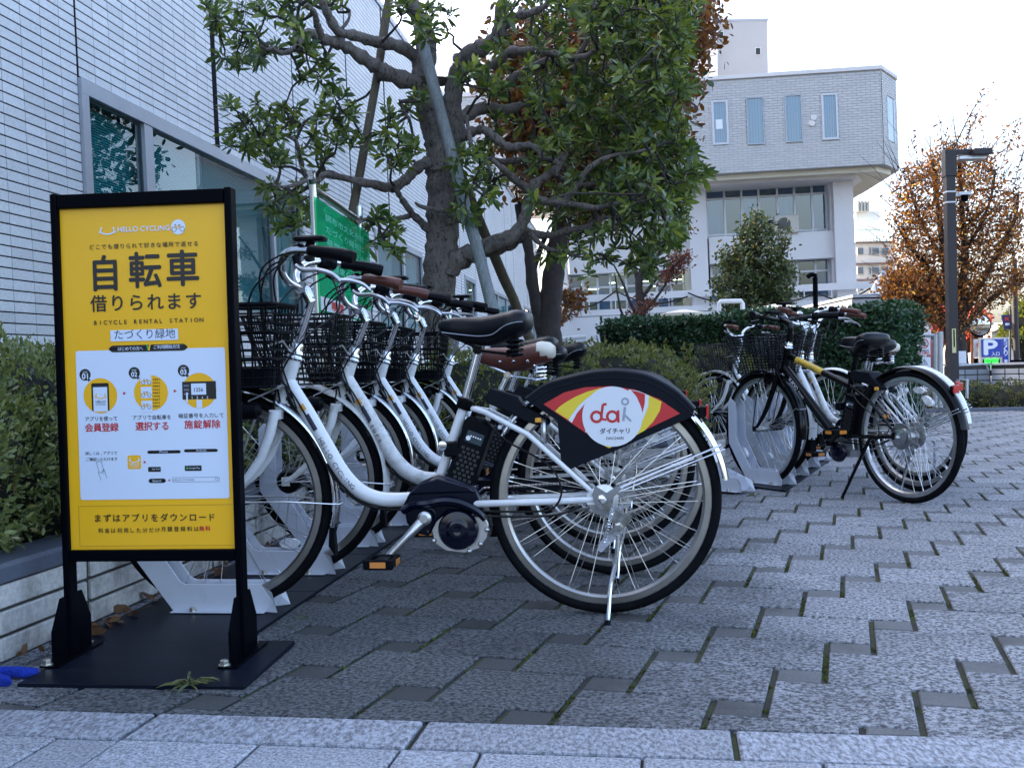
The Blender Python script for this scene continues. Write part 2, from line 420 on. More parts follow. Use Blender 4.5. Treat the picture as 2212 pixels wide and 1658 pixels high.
def saddle_geo(mb, pts_top, base, mi=0):
    """loft: list of (s, half width, top z, bottom z)"""
    k = 14; vs_, fs = [], []
    for s_, w, zt, zb in pts_top:
        for j in range(k):
            a = 2*math.pi*j/k; c, sn = math.cos(a), math.sin(a)
            y = w * (abs(c) ** .75) * (1 if c > 0 else -1); h = (zt - zb) / 2
            z = (zt + zb) / 2 + h * (abs(sn) ** .8) * (1 if sn > 0 else -1)
            if sn > 0: z -= .006 * (1 - abs(c)) * (w / .1)
            vs_.append((s_, y, z))
    n = len(pts_top)
    for i in range(n - 1):
        for j in range(k): fs.append((i*k+j, i*k+(j+1)%k, (i+1)*k+(j+1)%k, (i+1)*k+j))
    fs += [tuple(range(k - 1, -1, -1)), tuple(range((n-1)*k, n*k))]
    mb.add(vs_, fs, mi)

def spring(mb, c, r, z0, z1, turns, wr=.0035, mi=0, n=14):
    pts = []
    N_ = int(turns * n)
    for i in range(N_ + 1):
        a = 2*math.pi*i/n; pts.append((c[0] + r*math.cos(a), c[1] + r*math.sin(a), z0 + (z1 - z0) * i / N_))
    mb.tube(pts, wr, 5, mi)

def along_tube(path, t0, t1, s, up_side, rad, size, mi_mat, parent, name='lettering', spaced=True):
    """print running along a tube path (list of Vectors in the side plane), on the tube's left flank"""
    mb = MB()
    L = [0]
    for i in range(1, len(path)): L.append(L[-1] + (path[i] - path[i-1]).length)
    def at(d):
        for i in range(1, len(path)):
            if L[i] >= d or i == len(path) - 1:
                t = (d - L[i-1]) / max(1e-9, L[i] - L[i-1]); return path[i-1].lerp(path[i], t), (path[i] - path[i-1]).normalized()
    n = len(s)
    for i, ch in enumerate(s):
        if ch == ' ': continue
        p, t = at(t0 + (t1 - t0) * (i + .5) / n)
        upv = Y_.cross(t)
        # reading from the left side (+y looking back): x axis along t, y axis upv
        v, f, lo, hi = text_geo(ch); c = (lo + hi) / 2
        ref = text_geo('H'); cy = (ref[2][1] + ref[3][1]) / 2
        pts = []
        for q in v:
            ux, uy = (q[0] - c[0]) * size, (q[1] - cy) * size
            yy = math.sqrt(max(0, rad*rad - uy*uy)) + .0006
            pts.append(p + t*ux + upv*uy + Vector((0, yy, 0)))
        mb.add(pts, f)
    return mb.obj(name, mi_mat, parent, 0)

mat_cell = mat('battery_grille', (.022,.021,.022), .5)
# ------------------------------------------------------------------ bicycles
GUARD_ARC = [(.212,.613),(.15,.654),(.093,.671),(.022,.685),(-.047,.687),(-.116,.676),(-.162,.656),(-.212,.623),(-.256,.576)]
INSERT = [(.162,.600),(.103,.632),(.046,.645),(-.028,.647),(-.093,.636),(-.161,.608),(-.217,.567),(-.015,.475)]
def clip_poly(poly, inside, inter):
    out = []
    for i in range(len(poly)):
        a, b = poly[i], poly[(i+1) % len(poly)]
        ia, ib = inside(a), inside(b)
        if ia: out.append(a)
        if ia != ib: out.append(inter(a, b))
    return out
def curve_cut(poly, fn):
    """keep the part of a dense polygon where fn(p) > 0"""
    def inter(a, b):
        lo, hi = 0., 1.; fa = fn(a)
        for _ in range(20):
            mid = (lo+hi)/2; q = (a[0]+(b[0]-a[0])*mid, a[1]+(b[1]-a[1])*mid)
            if (fn(q) > 0) == (fa > 0): lo = mid
            else: hi = mid
        return (a[0]+(b[0]-a[0])*lo, a[1]+(b[1]-a[1])*lo)
    return clip_poly(poly, lambda p: fn(p) > 0, inter)

def guard_print(parent, side=1):
    """the printed fan panel: white disc, red and yellow swooshes, lettering (reads with the rear of the bicycle to the right)"""
    ax, ay, az = Vector((-1,0,0)), Z.copy(), Y_.copy()
    o = Vector((0, .0535, 0))
    def pl(pts, d, mi, mb): mb.add([o + ax*(-p[0]) + ay*p[1] + az*d for p in pts], [tuple(range(len(pts)))], mi)
    base = [(x_, z_) for x_, z_ in INSERT]
    g = 90; dens = []
    for i in range(len(base)):
        a, b = base[i], base[(i+1) % len(base)]
        for k in range(12): dens.append((a[0]+(b[0]-a[0])*k/12, a[1]+(b[1]-a[1])*k/12))
    mb = MB()
    mb.add([o + ax*(-p[0]) + ay*p[1] for p in dens], [tuple(range(len(dens)))], 2)      # red ground
    def cp(lst, mi, d):
        pts = [(-.028 - (x_-760)*.000457, .645 - (y_-140)*.000466) for x_, y_ in lst]
        mb.add([o + ax*(-p[0]) + ay*p[1] + az*d for p in pts], [tuple(range(len(pts)))], mi)
    cp([(415,280),(440,255),(480,228),(540,196),(610,168),(690,147),(760,141),(790,143),(760,150),(690,167),(620,200),(560,250),(520,300),(497,335)], 3, .0004)
    cp([(497,335),(520,300),(560,250),(620,200),(690,167),(770,148),(720,170),(668,190),(600,238),(550,292),(516,352)], 0, .0008)
    cp([(600,412),(590,360),(596,300),(620,243),(662,185),(760,150),(760,300)], 0, .0006)
    cp([(870,158),(930,170),(990,197),(984,260),(950,340),(890,412),(810,466),(760,300)], 0, .0005)
    cp([(882,163),(930,174),(966,189),(963,240),(952,285),(939,318),(936,255),(915,203)], 2, .0009)
    cp([(990,197),(1065,235),(1052,290),(1012,352),(960,404),(870,452),(740,507),(692,482),(740,480),(812,466),(890,412),(950,340),(984,260)], 3, .0007)
    cp([(630,436),(692,482),(740,507),(770,495),(760,470),(700,460)], 3, .00075)
    cx, cz = -.030, .562
    # white disc
    n = 48; disc = [(cx + .084*math.cos(2*math.pi*i/n), cz + .084*math.sin(2*math.pi*i/n)) for i in range(n)]
    pl([p for p in disc], .0012, 0, mb)
    # "da" bicycle letters: rings and bars in red, grey figure i
    def ringp(x_, z_, r, w, mi, d=.0018, a0=0, a1=360):
        m_ = 26; vs_ = []
        for i in range(m_+1):
            a = math.radians(a0 + (a1-a0)*i/m_)
            for q in (r - w/2, r + w/2): vs_.append(o + ax*(-(x_ + q*math.cos(a))) + ay*(z_ + q*math.sin(a)) + az*d)
        mb.add(vs_, [(2*i, 2*i+1, 2*i+3, 2*i+2) for i in range(m_)], mi)
    def bar(x0, z0, x1, z1, w, mi, d=.0018):
        t = Vector((x1-x0, z1-z0)).normalized(); nn = Vector((-t.y, t.x)) * w/2
        pl([(x0+nn.x, z0+nn.y), (x1+nn.x, z1+nn.y), (x1-nn.x, z1-nn.y), (x0-nn.x, z0-nn.y)], d, mi, mb)
    ringp(.014, .562, .014, .0075, 2); bar(.0005, .5625, -.0045, .596, .007, 2, .0019); bar(-.0045, .596, -.015, .597, .007, 2, .0020)
    bar(.001, .556, -.014, .553, .006, 2, .0021)
    ringp(-.030, .562, .014, .0075, 2); bar(-.0465, .579, -.0465, .545, .007, 2, .0019)
    ringp(-.0665, .603, .0085, .0055, 4); bar(-.066, .588, -.060, .549, .007, 4, .0019); bar(-.064, .566, -.082, .548, .006, 4, .0020)
    letter(mb, '\u30c0\u30a4\u30c1\u30e3\u30ea', -cx + .008 - .002, .522, .082, None, o, ax, ay, az, .0018, .02, 5)
    letter(mb, 'DAICHARI', -cx + .006, .5015, .048, None, o, ax, ay, az, .0018, .01, 5)
    return mb.obj('printed_panel', [M_panel_white, M_panel_white, M_print_red, M_print_yellow, M_print_grey, M_print_dark], parent, 0)
def inside_poly(x_, y_, poly):
    c = False
    for i in range(len(poly)):
        a, b = poly[i], poly[i-1]
        if (a[1] > y_) != (b[1] > y_) and x_ < (b[0]-a[0]) * (y_-a[1]) / (b[1]-a[1]) + a[0]: c = not c
    return c

def basket(parent, s1, zt, depth=.30, hw=.19, h=.235, wire=False, r=.0032):
    """front basket: rim, uprights, cross slats, solid plastic base; s1 = rear edge"""
    mb = MB()
    def ring(z, k):   # k: 0 top .. 1 bottom
        t = .035 * k; e = .03
        x0, x1, y0 = s1 + t*.6, s1 + depth - t*2.0, hw - t*1.3
        pts = []
        for cx, cy, a0 in ((x1-e, y0-e, 0), (x0+e, y0-e, 90), (x0+e, -y0+e, 180), (x1-e, -y0+e, 270)):
            for q in range(4):
                a = math.radians(a0 + q*30); pts.append((cx + e*math.cos(a), cy + e*math.sin(a), z))
        return pts
    slots = 13 if wire else 9
    for i in range(slots + 1):
        k = i / slots
        rr = (.0045 if wire else .007) if i == 0 else r * (.8 if wire else (1.5 if i % 3 == 0 else .9))
        mb.tube(ring(zt - h*k, k), rr, 6, closed=True)
    top, bot = ring(zt, 0), ring(zt - h, 1)
    def lerp_ring(R_, u):
        n = len(R_); f = u * n; i = int(f) % n; t = f - int(f); a, b = Vector(R_[i]), Vector(R_[(i+1) % n]); return a.lerp(b, t)
    m_ = 44 if wire else 30
    # even spacing by length
    def resample(R_, m):
        R2 = [Vector(p) for p in R_] + [Vector(R_[0])]; L = [0]
        for i in range(1, len(R2)): L.append(L[-1] + (R2[i]-R2[i-1]).length)
        out = []
        for q in range(m):
            d = L[-1] * q / m
            i = max(j for j in range(len(L)) if L[j] <= d + 1e-9); i = min(i, len(R2)-2)
            out.append(R2[i].lerp(R2[i+1], (d-L[i])/max(1e-9, L[i+1]-L[i])))
        return out
    for a, b in zip(resample(top, m_), resample(bot, m_)): mb.tube([a, b], r*.75 if wire else r*1.0, 5)
    x0, x1, y0 = s1 + .025, s1 + depth - .075, hw - .047
    if wire:
        for q in range(9): mb.tube([(x0, -y0 + 2*y0*q/8, zt-h), (x1, -y0 + 2*y0*q/8, zt-h)], r*.8, 5)
        for q in range(6): mb.tube([(x0 + (x1-x0)*q/5, -y0, zt-h), (x0 + (x1-x0)*q/5, y0, zt-h)], r*.8, 5)
    else:
        mb.box(x0, -y0, zt-h-.004, x1, y0, zt-h+.004)
        # lower skirt of the moulded basket
        R1 = ring(zt - h*.80, .8); R2 = ring(zt - h, 1)
        n = len(R1); mb.add(R1 + R2, [(i, (i+1) % n, n + (i+1) % n, n + i) for i in range(n)])
    return mb.obj('basket', M_plastic if not wire else M_black_frame, parent, 50)

def grip(mb, pts, r0=.016):
    pts = bez(pts, 4); n = len(pts); rs = []
    for i in range(n):
        t = i/(n-1); rs.append(r0 * (1.0 - .12*math.sin(t*math.pi) + .18*t) * (1 if 0 < i < n-1 else .8))
    mb.tube(pts, rs, 12)

def bicycle(name, label, M, group, style='rental', frame_mat=None, grip_mat=None, saddle='black', seat_z=0., steer=0., crank_a=-46, bar_rot=0., guard=True, print_name='HELLO CYCLING', fender_mat=None, wheel_phase=0., wire=False, lod=0, bar_z=0.):
    t = thing(name, label, 'bicycle', M, group)
    fm = frame_mat or M_white; gm = grip_mat or M_rubber; fender_mat = fender_mat or M_chrome
    black = style == 'black'
    def part(nm, build, mats, parent=t, smooth=40, **k):
        mb = MB(); build(mb); return mb.obj(nm, mats, parent, smooth, **k)
    FX = 1.135 if not black else 1.10                       # front hub
    # ---------------- frame
    HT = Vector((.906, 0, .745)); HB = Vector((.948, 0, .612)); BBp = Vector((.505, 0, .300))
    if black: HT = Vector((.865, 0, .800)); HB = Vector((.905, 0, .655)); BBp = Vector((.470, 0, .285))
    fat = 1.22 if style == 'natura' else 1.0
    DT = bez([(.918,0,.730),(.926,0,.690),(.905,0,.648),(.866,0,.585),(.811,0,.487),(.768,0,.413),(.726,0,.365),(.682,0,.339),(.630,0,.328),(.545,0,.330)], 5)
    ST0 = Vector((.487,0,.36)); ST1 = Vector((.397,0,.600))
    if black: ST0, ST1 = Vector((.455,0,.33)), Vector((.372,0,.640))
    def f_(mb):
        mb.tube([HT, HB], .0215, 14)
        if not black:
            rs = [(.0205 + .0015*math.sin(i/len(DT)*3.1)) * fat for i in range(len(DT))]
            rs[0] = .018; mb.tube(DT, rs, 16)
        else:
            mb.tube([HB + Vector((-.012,0,.03)), Vector((.52,0,.33))], .026, 14)
            mb.tube([HT + Vector((-.008,0,-.045)), Vector((.388,0,.585))], .0185, 14)
        mb.tube([ST0, ST1], .0148, 14)
        for sy in (-1, 1):
            mb.tube([(.375, sy*.036, .318), (.350, sy*.055, .321), (.128, sy*.060, .327), (.012, sy*.064, .333)], [.0100,.0100,.0098,.0094], 12)
            mb.tube([(.372, sy*.012, .590), (.33, sy*.045, .580), (.208, sy*.052, .515), (.028, sy*.062, .350)], [.008,.0085,.008,.0072], 10)
            mb.prism([(.045,.318),(.045,.350),(.0,.358),(-.022,.342),(-.018,.318)], Vector(), X, Z, Y_, sy*.066-.003, sy*.066+.003)
        mb.tube([(.33,-.045,.580),(.33,.045,.580)], .007, 8)
    part('frame', f_, fm)
    if black:
        TTa = HT + Vector((-.008,0,-.045)); TTb = Vector((.388,0,.585))
        part('top_tube_band', lambda mb: mb.tube([TTa.lerp(TTb,.14), TTa.lerp(TTb,.58)], .0192, 16), M_band_yellow)
        along_tube([TTa, TTb], .10, .24, 'KuruClo Shop', 0, .0193, .022, M_print_dark, t)
        DTa = HB + Vector((-.012,0,.03)); DTb = Vector((.52,0,.33))
        along_tube([DTa, DTb], .085, .245, 'KUROAD tres', 0, .0262, .032, M_print_white, t)
    else:
        if style == 'natura':
            along_tube(DT, .135, .305, 'PASNatura', 0, .0268, .026, M_print_red if False else M_print_dark, t)
        else:
            along_tube(DT, .245, .425, print_name, 0, .0221, .020, M_print_dark, t)
            # the smiling handlebar mark beside the name
            mk = MB(); pts = [DT[0]]
            Ls = 0; seg = []
            for i in range(1, len(DT)):
                Ls += (DT[i]-DT[i-1]).length
                if .185 < Ls < .235: seg.append((DT[i], (DT[i]-DT[i-1]).normalized(), (Ls-.185)/.05))
            if len(seg) > 2:
                arc = []
                for p, tt, u in seg:
                    up = Y_.cross(tt); q = -.010 * math.sin(u*math.pi) + .006; arc.append(p + up*q + Y_*(math.sqrt(.0221**2 - q*q) + .0008))
                mk.tube(arc, .0011, 5)
                for e in (arc[0], arc[-1]): mk.tube([e, e + Vector((.004,0,.008))], .0011, 5); mk.lathe([(0,.003),(.0012,.003)], e, Y_, 10)
            mk.obj('logo_mark', M_orange, t)
        def st(mb):
            p = DT[14]; tt = (DT[15]-DT[13]).normalized(); up = Y_.cross(tt)
            for a0, a1, k0, k1, mi in ((-.012,.008,-.009,.009,0),(.022,.075,-.006,.008,1)):
                for q in range(3):
                    u0, u1 = k0 + (k1-k0)*q/3, k0 + (k1-k0)*(q+1)/3
                    vs_ = []
                    for aa, uu in ((a0,u0),(a1,u0),(a1,u1),(a0,u1)):
                        dd, ii = aa, 14
                        while dd > (DT[ii+1]-DT[ii]).length and ii < len(DT)-2: dd -= (DT[ii+1]-DT[ii]).length; ii += 1
                        pp = DT[ii] + (DT[ii+1]-DT[ii]).normalized()*dd
                        vs_.append(pp + up*uu + Y_*(math.sqrt((.0222*fat)**2 - uu*uu) + .0009))
                    mb.add(vs_, [(0,1,2,3)], mi)
        part('stickers', st, [M_orange, M_print_dark], smooth=0)
    # ---------------- fork and front end, turned together
    pivot = HB; axis = (HT - HB).normalized()
    def turned(o):
        if abs(steer) > 1e-4:
            R_ = Matrix.Translation(pivot) @ Matrix.Rotation(steer, 4, axis) @ Matrix.Translation(-pivot)
            o.matrix_basis = R_ @ o.matrix_basis
        return o
    def fk(mb):
        cr = HB + Vector((.006,0,-.018))
        mb.tube([HB, cr], .019, 12)
        mb.box(cr.x-.016, -.052, cr.z-.022, cr.x+.018, .052, cr.z+.006)
        for sy in (-1, 1):
            mb.tube([(cr.x+.002, sy*.050, cr.z), (cr.x+.016, sy*.055, cr.z-.06), (.998 if not black else .985, sy*.058, .462), (1.035 if not black else 1.02, sy*.060, .410), (FX-.03, sy*.061, .350), (FX, sy*.061, .333)], [.0155,.0155,.0140,.0125,.0095,.009], 12)
            mb.prism([(FX-.014,.318),(FX+.014,.318),(FX+.014,.348),(FX-.010,.35)], Vector(), X, Z, Y_, sy*.062-.003, sy*.062+.003)
    turned(part('fork', fk, fm, bevel=0))
    wf = make_wheel(t, 'front_wheel', 'hub_dynamo' if not black else 'hub_front', (FX, 0, WR), wheel_phase + 2.3, False, black)
    if abs(steer) > 1e-4: wf.matrix_basis = Matrix.Translation(pivot) @ Matrix.Rotation(steer, 4, axis) @ Matrix.Translation(-pivot) @ wf.matrix_basis
    make_wheel(t, 'rear_wheel', 'hub_rear', (0, 0, WR), wheel_phase + (-.62), True, black)
    def headset(mb):
        tt = (HT - HB).normalized()
        mb.lathe([(0,.024),(.006,.027),(.010,.024),(.014,.020),(.020,.024),(.026,.021),(.030,.019),(.044,.0185),(.050,.015)], HT, tt, 20)
        mb.lathe([(-.006,.025),(0,.026),(.004,.022)], HB, tt, 18)
    turned(part('headset', headset, M_chrome))
    ax_ = axis
    if not black:
        s0 = HT + ax_*.04; s1 = Vector((.848,0,.915 + bar_z)); s2 = Vector((.862,0,.945 + bar_z)); clampC = Vector((.876,0,.955 + bar_z))
        def stem(mb):
            mb.tube([s0, s1, s1 + Vector((.0,0,.012))], [.0118,.0118,.0135], 14)
            mb.tube([s1 + Vector((0,0,-.004)), s2, clampC], [.0155,.017,.016], 14)
            mb.tube([clampC + Vector((0,-.024,0)), clampC + Vector((0,.024,0))], .0175, 16)
            mb.tube([clampC + Vector((-.012,0,-.012)), clampC + Vector((-.018,0,-.03))], .005, 8)
        turned(part('stem', stem, M_chrome))
        bp = [(.876,0,.955),(.884,.045,.958),(.902,.078,.975),(.910,.105,1.005),(.893,.150,1.036),(.858,.200,1.046),(.815,.236,1.044),(.770,.258,1.036),(.700,.275,1.022)]
        bp = [(a, b, c + bar_z) for a, b, c in bp]
        full = [Vector((a, -b, c)) for a, b, c in reversed(bp[1:])] + [Vector(p) for p in bp]
        turned(part('handlebar', lambda mb: mb.tube(bez(full, 5), .0110, 12), M_chrome))
        for sy in (1, -1):
            gp = [(.800, sy*.245, 1.042+bar_z), (.760, sy*.259, 1.036+bar_z), (.720, sy*.268, 1.029+bar_z), (.672, sy*.278, 1.016+bar_z)]
            turned(part('grip', lambda mb: grip(mb, gp, .0175), gm))
            def lever(mb):
                mb.tube([(.842, sy*.222, 1.030+bar_z), (.835, sy*.226, 1.005+bar_z), (.820, sy*.232, .992+bar_z)], [.011,.012,.008], 8, 1)
                mb.tube([(.826, sy*.215, 1.047+bar_z), (.842, sy*.205, 1.047+bar_z)], .0165, 12, 1)
                lp = bez([(.838, sy*.232, 1.004+bar_z), (.815, sy*.245, .990+bar_z), (.775, sy*.258, .988+bar_z), (.735, sy*.266, .975+bar_z), (.712, sy*.270, .955+bar_z)], 4)
                mb.tube(lp, [.0075]*6 + [.0065]*6 + [.0062]*(len(lp)-12), 8, 0)
            turned(part('brake_lever', lever, [M_alu, M_plastic]))
        def disp(mb):
            mb.cbox(.760, .175, 1.070+bar_z, .845, .235, 1.084+bar_z, .004, 0, None)
            mb.box(.775, .182, 1.0842+bar_z, .835, .228, 1.0850+bar_z, 1)
            mb.tube([(.80, .205, 1.072+bar_z), (.812, .205, 1.045+bar_z)], .012, 8, 0)
        turned(part('display', disp, [M_plastic, M_case]))
        turned(part('gear_shifter', lambda mb: mb.lathe([(0,.016),(.006,.024),(.026,.026),(.034,.022),(.05,.0205),(.056,.017)], (.862, -.205, 1.046+bar_z), (-.80,-.52,-.12), 18), M_plastic))
        turned(part('bell', lambda mb: mb.lathe([(0,.004),(.004,.019),(.012,.017),(.019,.008),(.020,.001)], (.885,-.165,1.046+bar_z), (-.2,0,1), 16), M_chrome if lod else M_rubber))
    else:
        clampC = Vector((.905,0,.965))
        def stem(mb):
            mb.tube([HT, HT + ax_*.06, Vector((.842,0,.925))], [.019,.019,.017], 14)
            mb.tube([Vector((.842,0,.915)), Vector((.842,0,.935)), clampC], [.018,.019,.016], 12)
            mb.tube([clampC + Vector((0,-.022,0)), clampC + Vector((0,.022,0))], .0205, 14)
        turned(part('stem', stem, M_black_frame))
        full = bez([(.80,-.30,.985),(.855,-.24,.985),(.885,-.16,.980),(.902,-.07,.968),(.905,0,.965),(.902,.07,.968),(.885,.16,.980),(.855,.24,.985),(.80,.30,.985)], 4)
        turned(part('handlebar', lambda mb: mb.tube(full, .0115, 12), M_black_frame))
        for sy in (1, -1):
            gp = [(.868, sy*.215, .986), (.840, sy*.250, .987), (.815, sy*.285, .986), (.790, sy*.315, .984)]
            turned(part('grip', lambda mb: grip(mb, gp, .0185), gm))
            turned(part('brake_lever', lambda mb: (mb.tube([(.892, sy*.15, .985), (.895, sy*.165, .965)], .013, 8), mb.tube(bez([(.900, sy*.165, .962), (.885, sy*.21, .955), (.86, sy*.27, .948)], 4), .0065, 8)), M_plastic))
        turned(part('display', lambda mb: (mb.cbox(.845,.06,.995,.905,.135,1.012,.004), mb.box(.852,.068,1.0122,.898,.128,1.013,1)), [M_plastic, M_case]))
        turned(part('gear_shifter', lambda mb: mb.lathe([(0,.014),(.006,.022),(.03,.024),(.038,.018)], (.878,-.195,.985), (-.55,-.8,0), 16), M_plastic))
        turned(part('bell', lambda mb: mb.lathe([(0,.004),(.004,.022),(.012,.019),(.019,.008)], (.89,-.11,.995), (0,0,1), 16), M_chrome))
    # ---------------- cables
    def cab(mb):
        z_ = bar_z
        if black: z_ = -.06
        paths = [[(.845,.215,1.015+z_),(.905,.20,.99+z_),(.955,.13,.90),(.965,.05,.76),(.955,.02,.68),(.94,.03,.62)],
                 [(.848,.19,1.04+z_),(.93,.17,1.0+z_),(.965,.10,.93),(.950,.04,.82),(.93,.03,.72),(.89,.030,.60)],
                 [(.845,-.215,1.015+z_),(.915,-.18,.97+z_),(.955,-.08,.86),(.945,.02,.74),(.915,.032,.64)],
                 [(.845,-.20,1.03+z_),(.93,-.16,.99+z_),(.975,-.05,.90),(.965,.03,.80),(.935,.035,.70),(.905,.028,.63)],
                 [(.82,.2,1.05+z_),(.90,.15,.99+z_),(.93,.08,.93),(.93,.03,.86),(.945,.025,.78)],
                 [(.855,-.21,1.02+z_),(.80,-.12,.90+z_),(.87,.02,.80),(.93,.05,.70),(.955,.05,.60)],
                 [(.850,.22,1.01+z_),(.94,.23,.93+z_),(.975,.16,.82),(.955,.06,.72),(.90,.045,.65),(.86,.040,.58)]]
        for p in paths: mb.tube(bez(p, 5), .0028, 6)
        if not black:
            low = [Vector((p.x + .028*fat*.0, .0, p.z)) + (p - DT[max(0,i-1)]).normalized().cross(Y_) * (-.0285*fat) if i else p for i, p in enumerate(DT)]
            low = []
            for i in range(6, len(DT)-1):
                tt = (DT[i+1]-DT[i]).normalized(); up = Y_.cross(tt)
                if up.z < 0: up = -up
                low.append(DT[i] - up*.0265*fat + Y_*.006)
            mb.tube(low, .0055, 7)
            for i in range(4, len(low), 9):
                tt = (low[min(i+1,len(low)-1)]-low[i-1]).normalized(); mb.tube([low[i]-tt*.010, low[i]+tt*.010], .0105, 8)
        mb.tube(bez([(.33,.05,.56),(.27,.06,.50),(.15,.075,.43),(.115,.08,.36),(.14,.075,.31),(.20,.07,.30),(.35,.055,.30)], 5), .0030, 6)
        mb.tube(bez([(.40,.055,.288),(.25,.06,.285),(.13,.064,.290),(.06,.068,.315)], 5), .0035, 6)
    turned(part('cables', cab, M_wire)) if False else part('cables', cab, M_wire)
    # ---------------- basket
    if not black:
        turned(basket(t, .925, .905, .33, .155, .235, wire))
        def br(mb):
            mb.tube([(.90,0,.745),(.93,0,.735),(.96,0,.70)], .008, 6)
            for sy in (-1,1): mb.tube([(.93, sy*.09, .668),(1.02, sy*.085,.63),(FX, sy*.072,.35)], .0032, 6)
            mb.tube([(.93,-.1,.668),(.93,.1,.668)], .006, 6); mb.tube([(.905,.0,.752),(.93,.03,.80),(.945,.11,.79)], .0035, 6)
        turned(part('basket_bracket', br, M_alu))
        turned(part('front_lamp', lambda mb: (mb.lathe([(0,.010),(.012,.024),(.05,.027),(.054,.02)], (.985,.09,.60), (1,0,.05), 16), mb.lathe([(0,.021),(.003,.018)], (1.040,.09,.603), (1,0,.05), 14, 1)), [M_plastic, M_clear]))
    else:
        turned(basket(t, .905, .875, .32, .19, .215, True, .0034))
        def br(mb):
            for sy in (-1,1): mb.tube([(.95, sy*.10, .66),(1.03, sy*.085,.60),(FX, sy*.072,.35)], .0032, 6)
            mb.tube([(.905,0,.70),(.96,0,.655)], .010, 8)
        turned(part('basket_bracket', br, M_black_frame))
        turned(part('front_lamp', lambda mb: mb.lathe([(0,.010),(.012,.024),(.05,.027),(.054,.02)], (1.0,.0,.615), (1,0,.02), 16), M_plastic))
    # ---------------- mudguards
    def fm_(mb): fender(mb, FX, WR, .350, -14 if not black else -8, 128, .032 if not black else .028)
    turned(part('front_mudguard', fm_, fender_mat))
    if not black:
        flap = lambda mb: mb.prism([(FX-.352*math.cos(math.radians(12)), WR-.352*math.sin(math.radians(12))), (FX-.335,.225), (FX-.338,.16), (FX-.318,.19), (FX-.322,.25)], Vector(), X, Z, Y_, -.022, .022)
        turned(part('mud_flap', flap, M_plastic))
    def stay(mb):
        a = math.radians(-2 if not black else 20)
        e = Vector((FX - .356*math.cos(a), 0, WR + .356*math.sin(a)))
        mb.tube(bez([(FX,.066,.333),(FX-.2,.050,.333+.10*math.sin(a)),(e.x+.02,.032,e.z),(e.x-.004,.026,e.z),(e.x-.006,-.026,e.z),(e.x+.02,-.032,e.z),(FX-.2,-.05,.333+.1*math.sin(a)),(FX,-.066,.333)], 4), .0024, 6)
    turned(part('mudguard_stay', stay, M_spoke))
    def rm(mb): fender(mb, 0, WR, .350, 148 - 4, 180 - 193 + 4, .028) if False else fender(mb, 0, WR, .350, 8, 148, .029)
    part('rear_mudguard', rm, fender_mat)
    def rs_(mb):
        a = math.radians(24); e = Vector((-.360*math.cos(a), 0, WR + .360*math.sin(a)))
        for sy in (-1, 1): mb.tube([(.0, sy*.074, .345), (e.x, sy*.030, e.z)], .0028, 6); mb.tube([(-.005, sy*.074, .338), (e.x-.01, sy*.030, e.z-.012)], .0022, 6)
    part('mudguard_stay', rs_, M_spoke)
    part('rear_reflector', lambda mb: (mb.cbox(-.290,-.017,.553,-.268,.017,.585,.004,1), mb.cbox(-.297,-.020,.549,-.290,.020,.589,.002,0)), [M_red, M_plastic])
    # ---------------- seat
    sp1 = Vector((.349,0,.765 + seat_z)) if not black else Vector((.330,0,.775 + seat_z))
    part('seat_post', lambda mb: (mb.tube([ST1 - (ST1-ST0).normalized()*.02, sp1], .0132, 14), mb.lathe([(-.012,.0215),(-.008,.024),(.018,.024),(.022,.019)], ST1, (ST1-ST0).normalized(), 16, 1)), [M_chrome if not black else M_black_frame, M_rubber])
    sx = 0 if not black else -.02
    L_ = [(.468,.012,.836,.822),(.455,.022,.845,.806),(.42,.030,.852,.788),(.38,.036,.852,.777),(.34,.050,.853,.768),(.30,.074,.858,.770),(.265,.094,.866,.780),(.235,.100,.872,.792),(.212,.094,.868,.800),(.200,.070,.856,.812),(.196,.040,.845,.822)]
    L_ = [(a+sx, b, c + seat_z + .004, d + seat_z) for a, b, c, d in L_]
    if saddle == 'brown':
        L_ = [(a, b, c, d) for a, b, c, d in L_]
        sd = part('saddle', lambda mb: saddle_geo(mb, L_, None), M_leather_b, smooth=60)
        def bk(mb):
            saddle_geo(mb, [(.245+sx,.1005,.8745+seat_z,.812+seat_z),(.232+sx,.102,.877+seat_z,.80+seat_z),(.208+sx,.0955,.8735+seat_z,.806+seat_z),(.193+sx,.072,.860+seat_z,.818+seat_z)], None)
        part('saddle_back', bk, M_cream, smooth=60)
        rv = MB()
        for a in (.275,.325,.375): rv.lathe([(0,.006),(.003,.004)], (a+sx, .088 - (a-.275)*.45, .803+seat_z), (0,1,-.3), 10)
        rv.obj('rivets', M_chrome, t)
    else:
        sd = part('saddle', lambda mb: saddle_geo(mb, L_, None), M_leather_k, smooth=60)
        pp = MB(); pts = []
        for a, b, c, d in L_[1:9]: pts.append(Vector((a, b*.98, (c+d)/2 - .004 - (.012 if b < .08 else 0))))
        pp.tube(bez(pts, 3), .0015, 5); pp.obj('piping', M_print_grey, sd)
    def spr(mb):
        for sy in (-1, 1):
            spring(mb, (.245+sx, sy*.052), .017, .738+seat_z, .792+seat_z, 4.2, .0038)
            mb.tube([(.34+sx, sy*.018, .755+seat_z),(.25+sx, sy*.045, .742+seat_z)], .004, 6); mb.tube([(.34+sx, sy*.018, .758+seat_z),(.43+sx, sy*.014, .800+seat_z)], .004, 6)
        mb.tube([(.352+sx,-.03,.758+seat_z),(.352+sx,.03,.758+seat_z)], .013, 10)
    part('saddle_springs', spr, M_rubber if saddle != 'brown' else M_chrome)
    # ---------------- motor, battery, cranks
    bx, bz = BBp.x, .284
